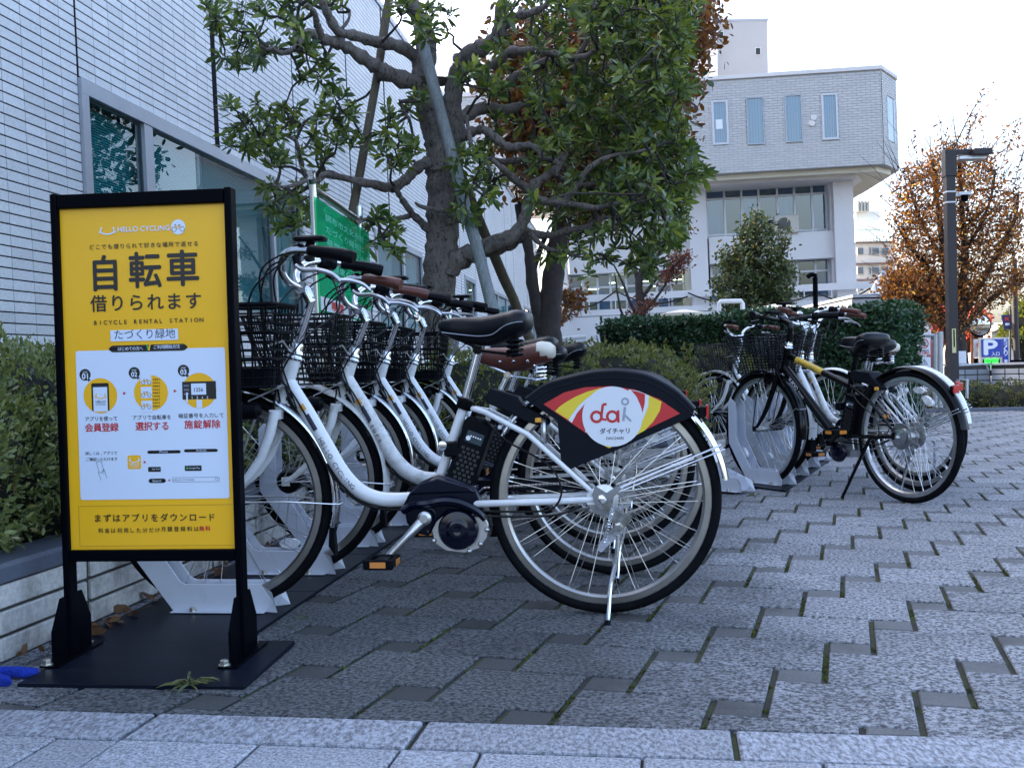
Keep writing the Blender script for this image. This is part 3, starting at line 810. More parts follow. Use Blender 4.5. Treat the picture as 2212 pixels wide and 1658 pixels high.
    if not black:
        cov = [(.575,.318),(.556,.352),(.520,.385),(.470,.405),(.44,.40),(.36,.368),(.345,.335),(.335,.272),(.360,.286),(.40,.300),(.44,.300),(.478,.270),(.500,.228),(.535,.235),(.565,.265)]
        part('motor_cover', lambda mb: mb.prism(cov, Vector(), X, Z, Y_, -.052, .052), M_cover, bevel=.008)
        part('motor_cover_lip', lambda mb: mb.tube(bez([(.575,.054,.300),(.545,.058,.318),(.50,.060,.322),(.45,.060,.330),(.40,.058,.322),(.355,.054,.298),(.336,.05,.276)], 4), [.010+.004*math.sin(i/24*3.1) for i in range(25)], 8), M_cover)
        part('cover_shoulder', lambda mb: mb.prism([(.560,.346),(.522,.380),(.470,.398),(.38,.372),(.356,.352),(.42,.352),(.50,.350)], Vector(), X, Z, Y_, -.058, .058), M_cover, bevel=.006)
        part('motor_case', lambda mb: (mb.prism([(.492,.232),(.485,.205),(.452,.184),(.40,.178),(.358,.190),(.332,.222),(.328,.262),(.345,.30),(.45,.31),(.50,.27)], Vector(), X, Z, Y_, -.045, .044),
              [mb.lathe([(0,.008),(.006,.008),(.008,.004)], (a, .044, b), Y_, 8) for a, b in ((.487,.215),(.352,.205),(.332,.246),(.385,.185),(.505,.243))]), M_alu, bevel=.006)
        part('motor_disk', lambda mb: mb.lathe([(0,.058),(.014,.0575),(.022,.052),(.025,.036),(.0255,.030),(.027,.028),(.027,.012),(.0262,.010),(.0262,.001)], (.414,.046,.248), Y_, 40), M_cover)
    else:
        part('motor_cover', lambda mb: mb.prism([(.56,.335),(.52,.36),(.44,.37),(.37,.335),(.36,.30),(.42,.315),(.50,.29),(.55,.29)], Vector(), X, Z, Y_, -.045, .045), M_black_frame, bevel=.006)
        part('motor_case', lambda mb: mb.prism([(.50,.23),(.44,.20),(.36,.21),(.33,.25),(.34,.31),(.45,.32),(.53,.28)], Vector(), X, Z, Y_, -.045, .040), M_alu, bevel=.006)
        part('motor_disk', lambda mb: mb.lathe([(0,.056),(.014,.055),(.022,.048),(.025,.030),(.026,.001)], (.435,.040,.235), Y_, 32), M_cover)
    ba = (ST1-ST0).normalized(); bn = Vector((-ba.z, 0, ba.x))                # towards the rear wheel
    if bn.x > 0: bn = -bn
    B0 = ST0 + ba*.03 + bn*.022
    def bat(mb):
        Mb = frame(B0, bn, ba)          # x = rearwards, z = up the tube
        mb.cbox(0, -.045, -.01, .082, .045, .205, .008, 0, Mb)
        mb.tube([Mb @ Vector(p) for p in bez([(.012,0,.20),(.014,0,.222),(.04,0,.228),(.068,0,.222),(.072,0,.20)], 3)], .008, 8, 0)
        mb.box(.018, -.0458, .135, .068, -.0452, .168, 1, Mb)
        for q in range(5): mb.box(.030+q*.007, -.0462, .152, .034+q*.007, -.0459, .156, 2, Mb)
        mb.lathe([(0,.007),(.0006,.007)], Mb @ Vector((.026,-.0462,.146)), Mb.to_3x3() @ Vector((0,-1,0)), 12, 2)
        for r_ in range(9):
            for c_ in range(4):
                a, b = .016 + c_*.0145 + (r_ % 2)*.006, .012 + r_*.0125
                mb.box(a, -.0466, b, a+.009, -.0452, b+.008, 3, Mb)
    part('battery', bat, [M_plastic, M_case, M_print_white, mat_cell], bevel=0)
    part('battery_lock', lambda mb: (mb.cbox(.412,.012,.455,.452,.050,.498,.004,0), mb.lathe([(0,.013),(.004,.013),(.005,.009)], (.455,.050,.487), Y_, 16, 1)), [M_plastic, M_chrome])
    if not black:
        part('controller_box', lambda mb: mb.prism([(.332,.622),(.315,.648),(.262,.630),(.236,.622),(.226,.600),(.185,.578),(.152,.556),(.150,.542),(.165,.534),(.22,.552),(.263,.578),(.328,.606)], Vector(), X, Z, Y_, -.032, .036), M_matte, bevel=.004)
        def lk(mb):
            pts = [(.165, .045*math.cos(a) , .520 + .045*math.sin(a)) for a in [math.radians(q) for q in range(-40, 221, 20)]]
            mb.tube(pts, .009, 8)
        part('wheel_lock', lk, M_alu if style != 'natura' else M_chrome)
        part('relay_tab', lambda mb: mb.cbox(.170,.038,.548,.188,.050,.562,.002), M_orange)
    else:
        part('controller_box', lambda mb: mb.prism([(.345,.640),(.325,.668),(.21,.655),(.19,.63),(.15,.60),(.13,.575),(.15,.56),(.20,.585),(.25,.60),(.335,.615)], Vector(), X, Z, Y_, -.045, .045), M_matte, bevel=.005)
        part('box_display', lambda mb: mb.prism([(.30,.667),(.23,.6595),(.23,.6600),(.30,.6680)], Vector(), X, Z, Y_, -.025, .025), M_case)
        part('relay_tab', lambda mb: mb.cbox(.140,.047,.562,.165,.056,.580,.002), M_orange)
    ca = math.radians(crank_a)
    for sy, aa in ((1, ca), (-1, ca + math.pi)):
        dx, dz = -math.cos(aa)*-1, math.sin(aa)
        e = Vector((bx + .152*math.cos(aa)*-1*-1, sy*.098, bz + .152*math.sin(aa)))
        def crk(mb):
            mb.tube([(bx, sy*.060, bz), (bx + (e.x-bx)*.15, sy*.085, bz + (e.z-bz)*.15), (bx + (e.x-bx)*.5, sy*.094, bz + (e.z-bz)*.5), e], [.017,.0145,.0115,.0135], 10)
            mb.lathe([(0,.020),(.012,.020),(.016,.015)], (bx, sy*.075, bz), (0,sy,0), 18)
            mb.lathe([(0,.012),(.004,.012)], (bx, sy*.0915, bz), (0,sy,0), 14)
        part('crank', crk, M_alu if not black else M_black_frame, bevel=0)
        def ped(mb):
            mb.tube([(e.x, sy*.098, e.z), (e.x, sy*.205, e.z)], .006, 8, 0)
            for yy in (.118, .205): mb.cbox(e.x-.042, sy*yy-.006, e.z-.014, e.x+.042, sy*yy+.006, e.z+.014, .003, 0)
            for xx in (-.040, .032): mb.cbox(e.x+xx, min(sy*.112, sy*.205), e.z-.013, e.x+xx+.010, max(sy*.112, sy*.205), e.z+.013, .003, 0)
            mb.cbox(e.x-.018, min(sy*.115, sy*.20), e.z-.010, e.x+.018, max(sy*.115, sy*.20), e.z+.010, .002, 0)
        pd = part('pedal', ped, M_plastic, smooth=0)
        def pr(mb):
            for xx in (-.0428, .0418): mb.box(e.x+xx, sy*.150-.024, e.z-.009, e.x+xx+.001, sy*.150+.024, e.z+.009)
            mb.box(e.x-.022, sy*.2111-.0004, e.z-.008, e.x+.022, sy*.2111+.0008, e.z+.008)
        part('pedal_reflector', pr, M_amber, parent=pd)
    def chain(mb):
        mb.lathe([(0,.040),(.002,.040)], (.33,-.050,.25), Y_, 24, 0); mb.lathe([(0,.062),(.002,.062)], (bx,-.05,bz), Y_, 28, 0)
        for z0, z1 in ((.346,.372),(.222,.300)):
            n = 46; pts = [(bx - .01 - (bx-.01)*i/n, -.049, z0 + (z1-z0)*i/n) for i in range(n+1)]
            for i in range(0, n, 1):
                a, b = Vector(pts[i]), Vector(pts[i+1]); mb.tube([a.lerp(b,.08), a.lerp(b,.92)], .0042, 5, 1)
    part('chain', chain, [M_rubber, M_alu])
    if not black:
        part('chain_case', lambda mb: mb.prism([(.60,.30),(.58,.355),(.50,.372),(.02,.385),(-.03,.36),(-.02,.345),(.30,.345),(.52,.335)], Vector(), X, Z, Y_, -.070, -.058), M_matte)
    else:
        def der(mb):
            for q, r_ in ((0,.062),(.004,.055),(.008,.048),(.012,.040),(.016,.034)): mb.lathe([(0,r_),(.0018,r_)], (0,-.055+q*-.9,.335), Y_, 26)
            mb.tube([(.0,-.07,.31),(.03,-.078,.26),(.07,-.075,.215)], .007, 6); mb.lathe([(0,.02),(.008,.02)], (.07,-.075,.21), Y_, 14); mb.lathe([(0,.02),(.008,.02)], (.04,-.075,.255), Y_, 14)
        part('gears', der, M_alu)
        part('disc_plate', lambda mb: mb.lathe([(0,.066),(.0018,.066)], (0,.048,.335), Y_, 30), M_alu)
    # ---------------- skirt guard
    if guard:
        def gd(mb):
            for sy in (1, -1):
                y1 = sy*.052; y0 = sy*.049
                outer = GUARD_ARC; pts = outer + [(-.249,.557),(-.012,.456),(.099,.413),(.112,.420),(.116,.432),(.124,.552)]
                mb.prism(pts, Vector(), X, Z, Y_, min(y0,y1), max(y0,y1))
                # raised rim that follows the arc
                mb.tube([Vector((a - (.0), sy*.050, b-.018)) for a, b in bez([Vector((p[0], p[1], 0)) for p in outer], 3) and [(q.x, q.y) for q in bez([Vector((p[0], p[1], 0)) for p in outer], 3)]], .0035, 6)
            arc = [(q.x, q.y) for q in bez([Vector((p[0], p[1], 0)) for p in GUARD_ARC], 4)]
            # rounded roof over the mudguard
            k = 9; vs_ = []
            for a, b in arc:
                nrm = Vector((a, 0, b-WR)).normalized()
                for j in range(k):
                    th = math.pi * j/(k-1); vs_.append(Vector((a,0,b)) + Vector((0, .052*math.cos(th), 0)) + nrm * (.014*math.sin(th) - .004))
            n = len(arc); mb.add(vs_, [(i*k+j, i*k+j+1, (i+1)*k+j+1, (i+1)*k+j) for i in range(n-1) for j in range(k-1)])
        sg = part('skirt_guard', gd, M_matte, smooth=50)
        if guard == 'print': guard_print(sg)
    # ---------------- stand
    def ks(mb):
        if not black:
            mb.prism([(.030,.345),(.022,.372),(-.010,.352),(-.045,.372),(-.052,.362),(-.030,.340),(-.025,.312),(-.055,.292),(-.075,.298),(-.078,.275),(-.060,.256),(-.035,.262),(-.022,.272),(-.005,.300),(.022,.318)], Vector(), X, Z, Y_, .072, .078, 0)
            mb.lathe([(0,.011),(.010,.011),(.012,.007)], (.004,.076,.335), Y_, 6, 0)
            mb.prism([(-.045,.266),(-.060,.250),(-.048,.236),(-.018,.214),(.006,.190),(.018,.196),(.014,.214),(-.015,.242),(-.030,.262)], Vector(), X, Z, Y_, .080, .096, 0)
            for q in range(15): pass
            pts = []
            for i in range(15*8):
                a = 2*math.pi*i/8; f = i/(15*8); c_ = Vector((-.030,.100,.318)).lerp(Vector((.000,.100,.215)), f); pts.append(c_ + Vector((.0055*math.cos(a), .0055*math.sin(a), 0)))
            mb.tube(pts, .0012, 4, 0)
            for sy in (1,):
                mb.tube(bez([(-.040,.092,.236),(-.034,.100,.17),(-.018,.112,.105),(-.010,.135,.02),(-.008,.150,.006)], 4), .0062, 8, 0)
            mb.tube(bez([(-.040,-.092,.236),(-.034,-.100,.17),(-.018,-.112,.105),(-.010,-.135,.02),(-.008,-.150,.006)], 4), .0062, 8, 0)
            mb.tube([(-.008,.145,.012),(-.008,.152,.001)], .0085, 8, 1)
        else:
            mb.tube([(.20,.06,.31),(.26,.085,.18),(.325,.125,.015),(.33,.128,.004)], [.010,.0085,.0075,.010], 8, 1)
            mb.tube([(.20,.055,.32),(.14,.06,.325)], .012, 8, 1)
    part('kickstand', ks, [M_chrome, M_rubber if not black else M_black_frame])
    return t
# ------------------------------------------------------------------ materials of the setting
M_paver = mat('concrete_paver', (.235,.243,.262), .8, rnd=.10, var=.08, vscale=2.2, grain=(95, .30, 1.7, .40, .60), bump=.55, bscale=95, spec=.3, dirt=((.06,.062,.058), 1.3, .48, .72, .35), stain_shade=(-.35, 2.3, .62, 8.0, .95, .78))
M_paver_small = mat('concrete_filler_paver', (.125,.127,.130), .85, rnd=.15, grain=(260, .7, 1.25, .35, .65), bump=.3, bscale=200, dirt=((.045,.045,.04), 6, .48, .7, .6), stain_shade=(-.35, 2.3, .62, 8.0, .95, .8))
M_kerb = mat('granite_kerb', (.27,.285,.32), .7, rnd=.08, grain=(120, .45, 1.5, .38, .62), bump=.35, bscale=120, stretch=(1, .45, 1), dirt=((.10,.11,.12), 3, .55, .8, .4))
M_joint = mat('mossy_joint', (.040,.040,.032), .95, bump=.8, bscale=90, dirt=((.060,.068,.014), 9, .44, .58, .85))
M_tile = mat('glazed_wall_tile', (.66,.665,.675), .42, rnd=.07, var=.07, vscale=1.1, grain=(70, .86, 1.10, .35, .65), bump=.12, bscale=90, spec=.45)
M_mortar = mat('dark_mortar', (.012,.012,.016), .95, var=.3, vscale=4, spec=.1)
M_trim = mat('aluminium_trim', (.40,.415,.45), .42, .45, var=.12, vscale=1.2)
M_frame_dark = mat('dark_window_gasket', (.03,.04,.05), .4)
M_blind = mat('teal_blind', (.055,.27,.31), .55, var=.1, vscale=2)
M_glass = glass_mat('tinted_window', (.74,.95,.95), alpha=.04, ior=1.45)
M_room = mat('dark_room', (.03,.05,.055), .9)
M_planter = mat('planter_block', (.62,.60,.56), .6, rnd=.07, grain=(60, .8, 1.12, .35, .65), bump=.25, bscale=60, dirt=((.16,.14,.11), 7, .50, .72, .75))
M_grout = mat('dark_grout', (.055,.05,.045), .9, var=.3, vscale=8)
M_cap = mat('dark_stone_cap', (.10,.115,.15), .5, var=.2, vscale=5, bump=.2, bscale=50, rnd=.05)
M_soil = mat('planter_soil', (.03,.022,.015), .95, bump=.7, bscale=20)
M_steel_plate = mat('painted_base_plate', (.005,.0075,.015), .42, var=.25, vscale=5, spec=.09, dirt=((.035,.035,.035), 10, .55, .85, .35), stretch=(.5,3,1))
M_sign_frame = mat('black_powder_coat', (.0015,.002,.004), .36, spec=.03, dirt=((.012,.012,.012), 9, .6, .9, .3))
M_rack = mat('pale_powder_coat', (.60,.63,.70), .4, var=.04, vscale=6, dirt=((.28,.25,.22), 9, .60, .85, .3))
M_bolt = mat('zinc_bolt', (.62,.60,.52), .3, .9, var=.2, vscale=60)

# ------------------------------------------------------------------ ground
def big_quad(name, pts, m_, z):
    b = MB(); b.add([(p[0], p[1], z) for p in pts], [(0,1,2,3)]); return b.obj(name, m_, None, 0)
gr = big_quad('ground', [(-300,-40),(300,-40),(300,600),(-300,600)], mat('far_asphalt', (.13,.135,.14), .9, var=.1, vscale=.5, grain=(30,.8,1.2,.3,.7)), -.075); tag(gr, kind='structure')

TH, TX, TY, TW, TD, Tw, Td = .3109, .5912, 2.387, .2918, .2612, .1086, .0993
_c, _s = math.cos(TH), math.sin(TH)
def T2(u, v): return (TX + _c*u + _s*v, TY - _s*u + _c*v)
def Tinv(x, y): dx, dy = x-TX, y-TY; return (_c*dx - _s*dy, _s*dx + _c*dy)
KN = Vector((.1530, .9882)); K0 = Vector((-1.103, 2.207)); KD = Vector((KN.y, -KN.x))      # kerb line normal / point / direction
def kerb_side(p): return (p[0]-K0.x)*KN.x + (p[1]-K0.y)*KN.y
pave = big_quad('pavement', [(-6,1.0),(26,-4),(34,40),(-6,40)], M_joint, -.0075); tag(pave, kind='structure')
def slab(poly, h, c=.004, dz=0):
    """paving piece: chamfered top, sides down into the joint"""
    n = len(poly); cx = sum(p[0] for p in poly)/n; cy = sum(p[1] for p in poly)/n
    def inset(p, d):
        v = Vector((cx-p[0], cy-p[1])); L_ = v.length; return (p[0] + v.x/L_*d*1.3, p[1] + v.y/L_*d*1.3) if L_ > 1e-6 else p
    top = [inset(p, c) for p in poly]
    vs_ = [(p[0], p[1], -h) for p in poly] + [(p[0], p[1], -c*.8) for p in poly] + [(p[0], p[1], 0) for p in top]
    fs = [tuple(range(2*n, 3*n))] + [(r*n+i, r*n+(i+1)%n, (r+1)*n+(i+1)%n, (r+1)*n+i) for r in range(2) for i in range(n)]
    return vs_, fs
def area(p): return abs(sum(p[i][0]*p[i-1][1]-p[i-1][0]*p[i][1] for i in range(len(p))))/2
GX, GY = .0070, .0030
pieces = []
for j in range(-14, 112):
    for i in range(-60, 74):
        u0 = i*TW + j*Tw; v0 = -i*Td + j*TD - (TD+Td)
        x_, y_ = T2(u0, v0)
        if y_ > 30 or y_ < 1.0 or x_ < -2.6 - y_*.0 or x_ > 3 + y_*.62 or x_ < -1.9 + .0*y_: continue
        for small in (0, 1):
            if small: r = (u0+GX, v0+TD+GY, u0+Tw-GX, v0+TD+Td-GY)
            else: r = (u0+GX, v0+GY, u0+TW-GX, v0+TD-GY)
            q = [T2(r[0]+RNG.normal(0,.0008), r[1]+RNG.normal(0,.0008)), T2(r[2], r[1]), T2(r[2], r[3]), T2(r[0], r[3])]
            cut = False
            if min(kerb_side(p) for p in q) < .004:
                cut = True
                def inter(a, b):
                    fa, fb = kerb_side(a)-.004, kerb_side(b)-.004; t = fa/(fa-fb); return (a[0]+(b[0]-a[0])*t, a[1]+(b[1]-a[1])*t)
                q = clip_poly(q, lambda p: kerb_side(p) > .004, inter)
                if len(q) < 3 or area(q) < 2e-4: continue
            cx = sum(p[0] for p in q)/len(q); cy = sum(p[1] for p in q)/len(q)
            px = 1106 + F_PX*cx/cy
            vis = -60 < px < 2270 and cy > 1.7 and cx > -1.45 + .1*cy
            pieces.append((small, q, cx, cy, vis, cut, u0, v0))
def proj_size(p): return (area(p[1])**.5) / p[3]
pieces.sort(key=lambda p: (not p[4], -proj_size(p)))
cnt = [0, 0]; rest = [([], [], []), ([], [], [])]
_pm = {}
for small, q, cx, cy, vis, cut, u0, v0 in pieces:
    dz = float(RNG.normal(0, .0009)) - (.0022 if small else 0)
    if vis and cnt[small] < 300:
        cnt[small] += 1
        if cut:
            lq = [(p[0]-cx, p[1]-cy) for p in q]; vs_, fs = slab(lq, .03, .003); b = MB(); b.add(vs_, fs)
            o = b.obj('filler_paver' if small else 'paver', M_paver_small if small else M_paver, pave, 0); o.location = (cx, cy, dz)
        else:
            if small not in _pm:
                w_, h_ = (Tw-2*GX, Td-2*GY) if small else (TW-2*GX, TD-2*GY)
                vs_, fs = slab([(-w_/2,-h_/2),(w_/2,-h_/2),(w_/2,h_/2),(-w_/2,h_/2)], .03, .003)
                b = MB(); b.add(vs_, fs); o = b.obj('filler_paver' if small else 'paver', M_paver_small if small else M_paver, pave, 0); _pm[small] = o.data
            else:
                o = bpy.data.objects.new('filler_paver' if small else 'paver', _pm[small]); COL.objects.link(o); o.parent = pave
            o.location = (cx, cy, dz); o.rotation_euler = (float(RNG.normal(0,.0018)), float(RNG.normal(0,.0018)), -TH + float(RNG.normal(0,.002)))
    else:
        R_ = rest[small]; vs_, fs = slab(q, .02, .003); n0 = len(R_[0])
        R_[0].extend((p[0], p[1], p[2]+dz) for p in vs_); R_[1].extend(tuple(a+n0 for a in f) for f in fs); R_[2].extend([float(RNG.uniform(-.12,.12))]*len(fs))
for small in (0, 1):
    b = MB(); b.v, b.f, tones = rest[small]; b.mi = [0]*len(b.f)
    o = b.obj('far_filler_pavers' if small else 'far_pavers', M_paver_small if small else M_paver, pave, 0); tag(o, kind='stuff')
    at = o.data.attributes.new('tone', 'FLOAT', 'FACE'); at.data.foreach_set('value', tones)

# kerb strip and the slabs in front of it
kerb = big_quad('kerb', [tuple(K0 - KD*3 - KN*.9), tuple(K0 + KD*4 - KN*.9), tuple(K0 + KD*4 - KN*.003), tuple(K0 - KD*3 - KN*.003)], M_joint, -.009); tag(kerb, kind='structure')
def kpt(a, b): p = K0 + KD*a - KN*b; return (p.x, p.y)
def kerb_piece(a0, a1, b0, b1, nm='kerbstone', m_=None):
    q = [kpt(a0,b1), kpt(a1,b1), kpt(a1,b0), kpt(a0,b0)]; cx = sum(p[0] for p in q)/4; cy = sum(p[1] for p in q)/4
    vs_, fs = slab([(p[0]-cx, p[1]-cy) for p in q], .02, .004); b = MB(); b.add(vs_, fs); o = b.obj(nm, m_ or M_kerb, kerb, 0); o.location = (cx, cy, .0015 + float(RNG.normal(0,.0008)))
def kerb_a(x, y):
    g = G(x, y); return (g.x-K0.x)*KD.x + (g.y-K0.y)*KD.y
js = [kerb_a(302,1567), kerb_a(903,1582), kerb_a(1588,1604)]; d_ = (js[2]-js[0])/2
edges = [js[0]-3*d_, js[0]-2*d_, js[0]-d_] + js + [js[2]+d_, js[2]+2*d_, js[2]+3*d_]
for a, b in zip(edges[:-1], edges[1:]): kerb_piece(a+.006, b-.006, .004, .150)
js = [kerb_a(x, y) for x, y in ((95,1610),(235,1612),(545,1620),(860,1624),(1036,1628),(1387,1645),(1778,1650),(1965,1654))]
w_ = js[2]-js[1]
js = [js[0]-2*w_, js[0]-w_] + js + [js[-1]+w_, js[-1]+2*w_, js[-1]+2.5*w_]
M_slab = mat('granite_slab', (.31,.325,.36), .7, rnd=.08, grain=(150, .45, 1.5, .38, .62), bump=.35, bscale=150, dirt=((.12,.13,.14), 3, .55, .8, .4))
for a, b in zip(js[:-1], js[1:]):
    kerb_piece(a+.003, b-.003, .157, .330, 'granite_slab', M_slab); kerb_piece(a+.003-.07, b-.003-.07, .336, .60, 'granite_slab', M_slab)

# ------------------------------------------------------------------ left building: tiled wall with slanting perspective
BA = ray(1345, 768).normalized(); BG = (PLUMB - BA * PLUMB.dot(BA)).normalized(); BN = BA.cross(BG)
BO = EYE - BN * 3.73; BO = BO - BG * (BO.z / BG.z)
MBW = Matrix.Identity(4)
for i in range(3): MBW[i][0], MBW[i][1], MBW[i][2], MBW[i][3] = BA[i], BN[i] * -1, BG[i], BO[i]     # local x = along, y = into the wall, z = up
MBW = Matrix(MBW)
wall = thing('tiled_building', 'long grey building with a ribbon of teal windows under a wall of narrow glazed tiles', 'building', None)
wall.matrix_world = MBW
A0, A1, HR = 3.6, 48.2, 6.50
b = MB()
wins = [(7.02, 12.12), (15.80, 19.6), (25.0, 26.8), (29.6, 36.6), (40.3, 46.2)]     # glazed bays along the wall
WT, WB = 2.735, 1.22
prev = A0
b.box(A0, .0016, WT, A1, .30, HR)
b.box(A0, .0016, -.9, A1, .30, WB)
for w0, w1 in wins + [(A1, A1)]:
    b.box(prev, .00165, WB+.0005, w0, .299, WT-.0005); prev = w1
b.obj('wall', M_mortar, wall, 0)
b = MB(); b.box(A0, .35, -.9, A1, 16, HR-.3); b.box(A0, -.03, HR, A1+.02, .40, HR+.10); b.box(A0-6, .05, -.9, A0-.002, 16, HR-.1)
b.obj('roof_parapet', M_trim, wall, 0)
# tiles
TPX, TPZ, TW_, TH_ = .2355, .0681, .2300, .0598
def in_win(a0, a1, z0, z1):
    for w0, w1 in wins:
        if a1 > w0 and a0 < w1 and z1 > WB - .02 and z0 < WT: return True
    return False
tb = MB(); tb.box(0, 0, 0, TW_, .012, TH_)
tile_v = np.array([(.0015,-.0015,.0015),(TW_-.0015,-.0015,.0015),(TW_-.0015,-.0015,TH_-.0012),(.0015,-.0015,TH_-.0012),(0,.0,0),(TW_,.0,0),(TW_,0,TH_),(0,0,TH_),(0,.0018,0),(TW_,.0018,0),(TW_,.0018,TH_),(0,.0018,TH_)])
tile_f = np.array([(0,1,2,3),(4,5,1,0),(5,6,2,1),(6,7,3,2),(7,4,0,3),(8,9,5,4),(9,10,6,5),(10,11,7,6),(11,8,4,7)])
tiles = []
off0 = 6.1 - 2*TPX*0
nrow = int((HR + .8) / TPZ)
for r_ in range(nrow):
    z0 = .845 - 24*TPZ + r_*TPZ
    if z0 + TPZ > HR: break
    for c_ in range(int((A1-A0)/TPX) + 1):
        a0 = 6.103 - 10*TPX + c_*TPX
        if a0 + TW_ > A1: continue
        w_ = TW_; x_a, x_b = a0, a0 + TW_; skip = False
        for w0, w1 in wins:
            if z0 + TH_ > WB - .02 and z0 < WT:
                if x_a >= w0 - .004 and x_b <= w1 + .004: skip = True
                elif x_a < w0 < x_b: x_b = w0 - .006
                elif x_a < w1 < x_b: x_a = w1 + .006
        for jx in np.arange(7.02, 48, 2.5):      # expansion joints
            if x_a < jx < x_b:
                if jx - x_a > x_b - jx: x_b = jx - .006
                else: x_a = jx + .006
        if skip or x_b - x_a < .012: continue
        a0, w_ = x_a, x_b - x_a
        tiles.append((a0, z0, w_))
tiles = [t_ for t_ in tiles if t_[1] > -.2]
cand = []
for k, (a0, z0, w_) in enumerate(tiles):
    p = MBW @ Vector((a0+.1, 0, z0+.03)); d = p - EYE; zc = d.dot(FWD)
    if zc < .5: continue
    px, py = 1106 + F_PX*d.dot(RIGHT)/zc, 829 - F_PX*d.dot(UP)/zc
    ok = -20 < px < 2200 and -20 < py < 760 and not (px < 118 and py > 760) and not (118 < px < 505 and py > 425)
    if ok: cand.append((zc, k))
cand.sort(); chosen = set(k for _, k in cand[:300])
me0 = None; V_, F_, T_ = [], [], []
n0 = 0
for k, (a0, z0, w_) in enumerate(tiles):
    if k in chosen:
        if me0 is None:
            o = np_obj('wall_tile', tile_v, tile_f, 4, M_tile, wall); me0 = o.data
        else:
            o = bpy.data.objects.new('wall_tile', me0); COL.objects.link(o); o.parent = wall
        o.location = (a0, 0, z0)
        if w_ < TW_-.001: o.scale = (w_/TW_, 1, 1)
    else:
        v = tile_v.copy()
        if w_ < TW_-.001: v[:,0] *= w_/TW_
        v = v + np.array([a0, RNG.normal(0,.0004), z0]); V_.append(v); F_.append(tile_f + n0); n0 += len(v); T_ += [float(RNG.uniform(-.05,.05))]*len(tile_f)
o = np_obj('wall_tiles', np.vstack(V_), np.vstack(F_), 4, M_tile, wall); tag(o, kind='stuff')
at = o.data.attributes.new('tone', 'FLOAT', 'FACE'); at.data.foreach_set('value', T_)
# window bays
for wi, (w0, w1) in enumerate(wins):
    fr = MB()
    fr.box(w0, -.028, WT-.105, w1, .060, WT); fr.box(w0-.03, -.028, WB-.055, w1+.03, .10, WB)
    fr.box(w0-.001, -.027, WB+.001, w0+.10, .061, WT-.1055)
    fr.box(w1-.07, -.027, WB+.001, w1+.001, .061, WT-.1055)
    fo = fr.obj('window_frame', M_trim, wall, 0)
    cuts = [w0+.10] + ([8.0, 8.03] if wi == 0 else []) 
    mull = [8.07, 11.05] if wi == 0 else ([17.9] if wi == 1 else list(np.arange(w0 + 2.2, w1-.6, 2.4)))
    for q, m_x in enumerate(mull):
        mb_ = MB()
        mw = .075 if (wi == 0 and q == 0) or wi else .035
        mb_.box(m_x-mw, -.020, WB+.0015, m_x+mw, .058, WT-.106)
        mb_.obj('mullion', M_trim, wall, 0)
    seq = [w0+.10] + mull + [w1-.07]
    for a, c in zip(seq[:-1], seq[1:]):
        g_ = MB(); pa, pc = a + (.075 if a in mull else 0), c - (.075 if c in mull else 0)
        g_.box(pa+.012, .020, WB+.012, pc-.012, .026, WT-.118); g_.obj('window_pane', M_glass, wall, 0)
        k_ = MB()
        for x0, x1, z0, z1 in ((pa, pc, WT-.122, WT-.106), (pa, pc, WB, WB+.014), (pa, pa+.014, WB+.014, WT-.122), (pc-.014, pc, WB+.014, WT-.122)): k_.box(x0, .010, z0, x1, .040, z1)
        k_.obj('window_gasket', M_frame_dark, wall, 0)
    # horizontal louvre blind and dark room behind
    if wi < 2:
        bl = MB(); z_ = WB + .03
        while z_ < WT - .13:
            bl.add([(w0+.1, .10, z_), (w1-.07, .10, z_), (w1-.07, .118, z_+.024), (w0+.1, .118, z_+.024)], [(0,1,2,3)]); z_ += .020
        tag(bl.obj('blind_slats', M_blind, wall, 0), kind='stuff')
    rm_ = MB(); rm_.box(w0+.01, .16, WB-.1, w1-.01, .33, WT-.01); rm_.obj('room_behind', M_room if wi < 2 else M_blind, wall, 0)
# roof terrace storeys set back: the tall block whose shade lies over the plaza
tower = thing('tower_block', 'tall grey office block set back behind the tiled wall', 'building', MBW)
b = MB(); b.box(-26, 24, -1, 44, 46, 34); b.obj('wall', M_tile, tower, 0)
# far wing of the same building, pale parapet seen past the roof edge
wing = thing('far_wing', 'pale plain wing of the grey building seen past its roof edge between branches', 'building', None)
b = MB()
def fw_box(x0, y0, x1, y1, Y, dep, mb=b):
    a, c = P(x0, y1, Y), P(x1, y0, Y)
    mb.box(a.x, Y, a.z, c.x, Y+dep, c.z)
fw_box(935, 112, 1075, 700, 56, 8)
b.obj('wall', mat('pale_render', (.55,.57,.62), .8, var=.05, vscale=.4), wing, 0)

# ------------------------------------------------------------------ planter wall
PA, PB = Vector((-1.285, 2.559)), Vector((-1.177, 3.348)); PD = (PB-PA).normalized()
pl_pts = [PA - PD*2.2, PA + PD*2.95]
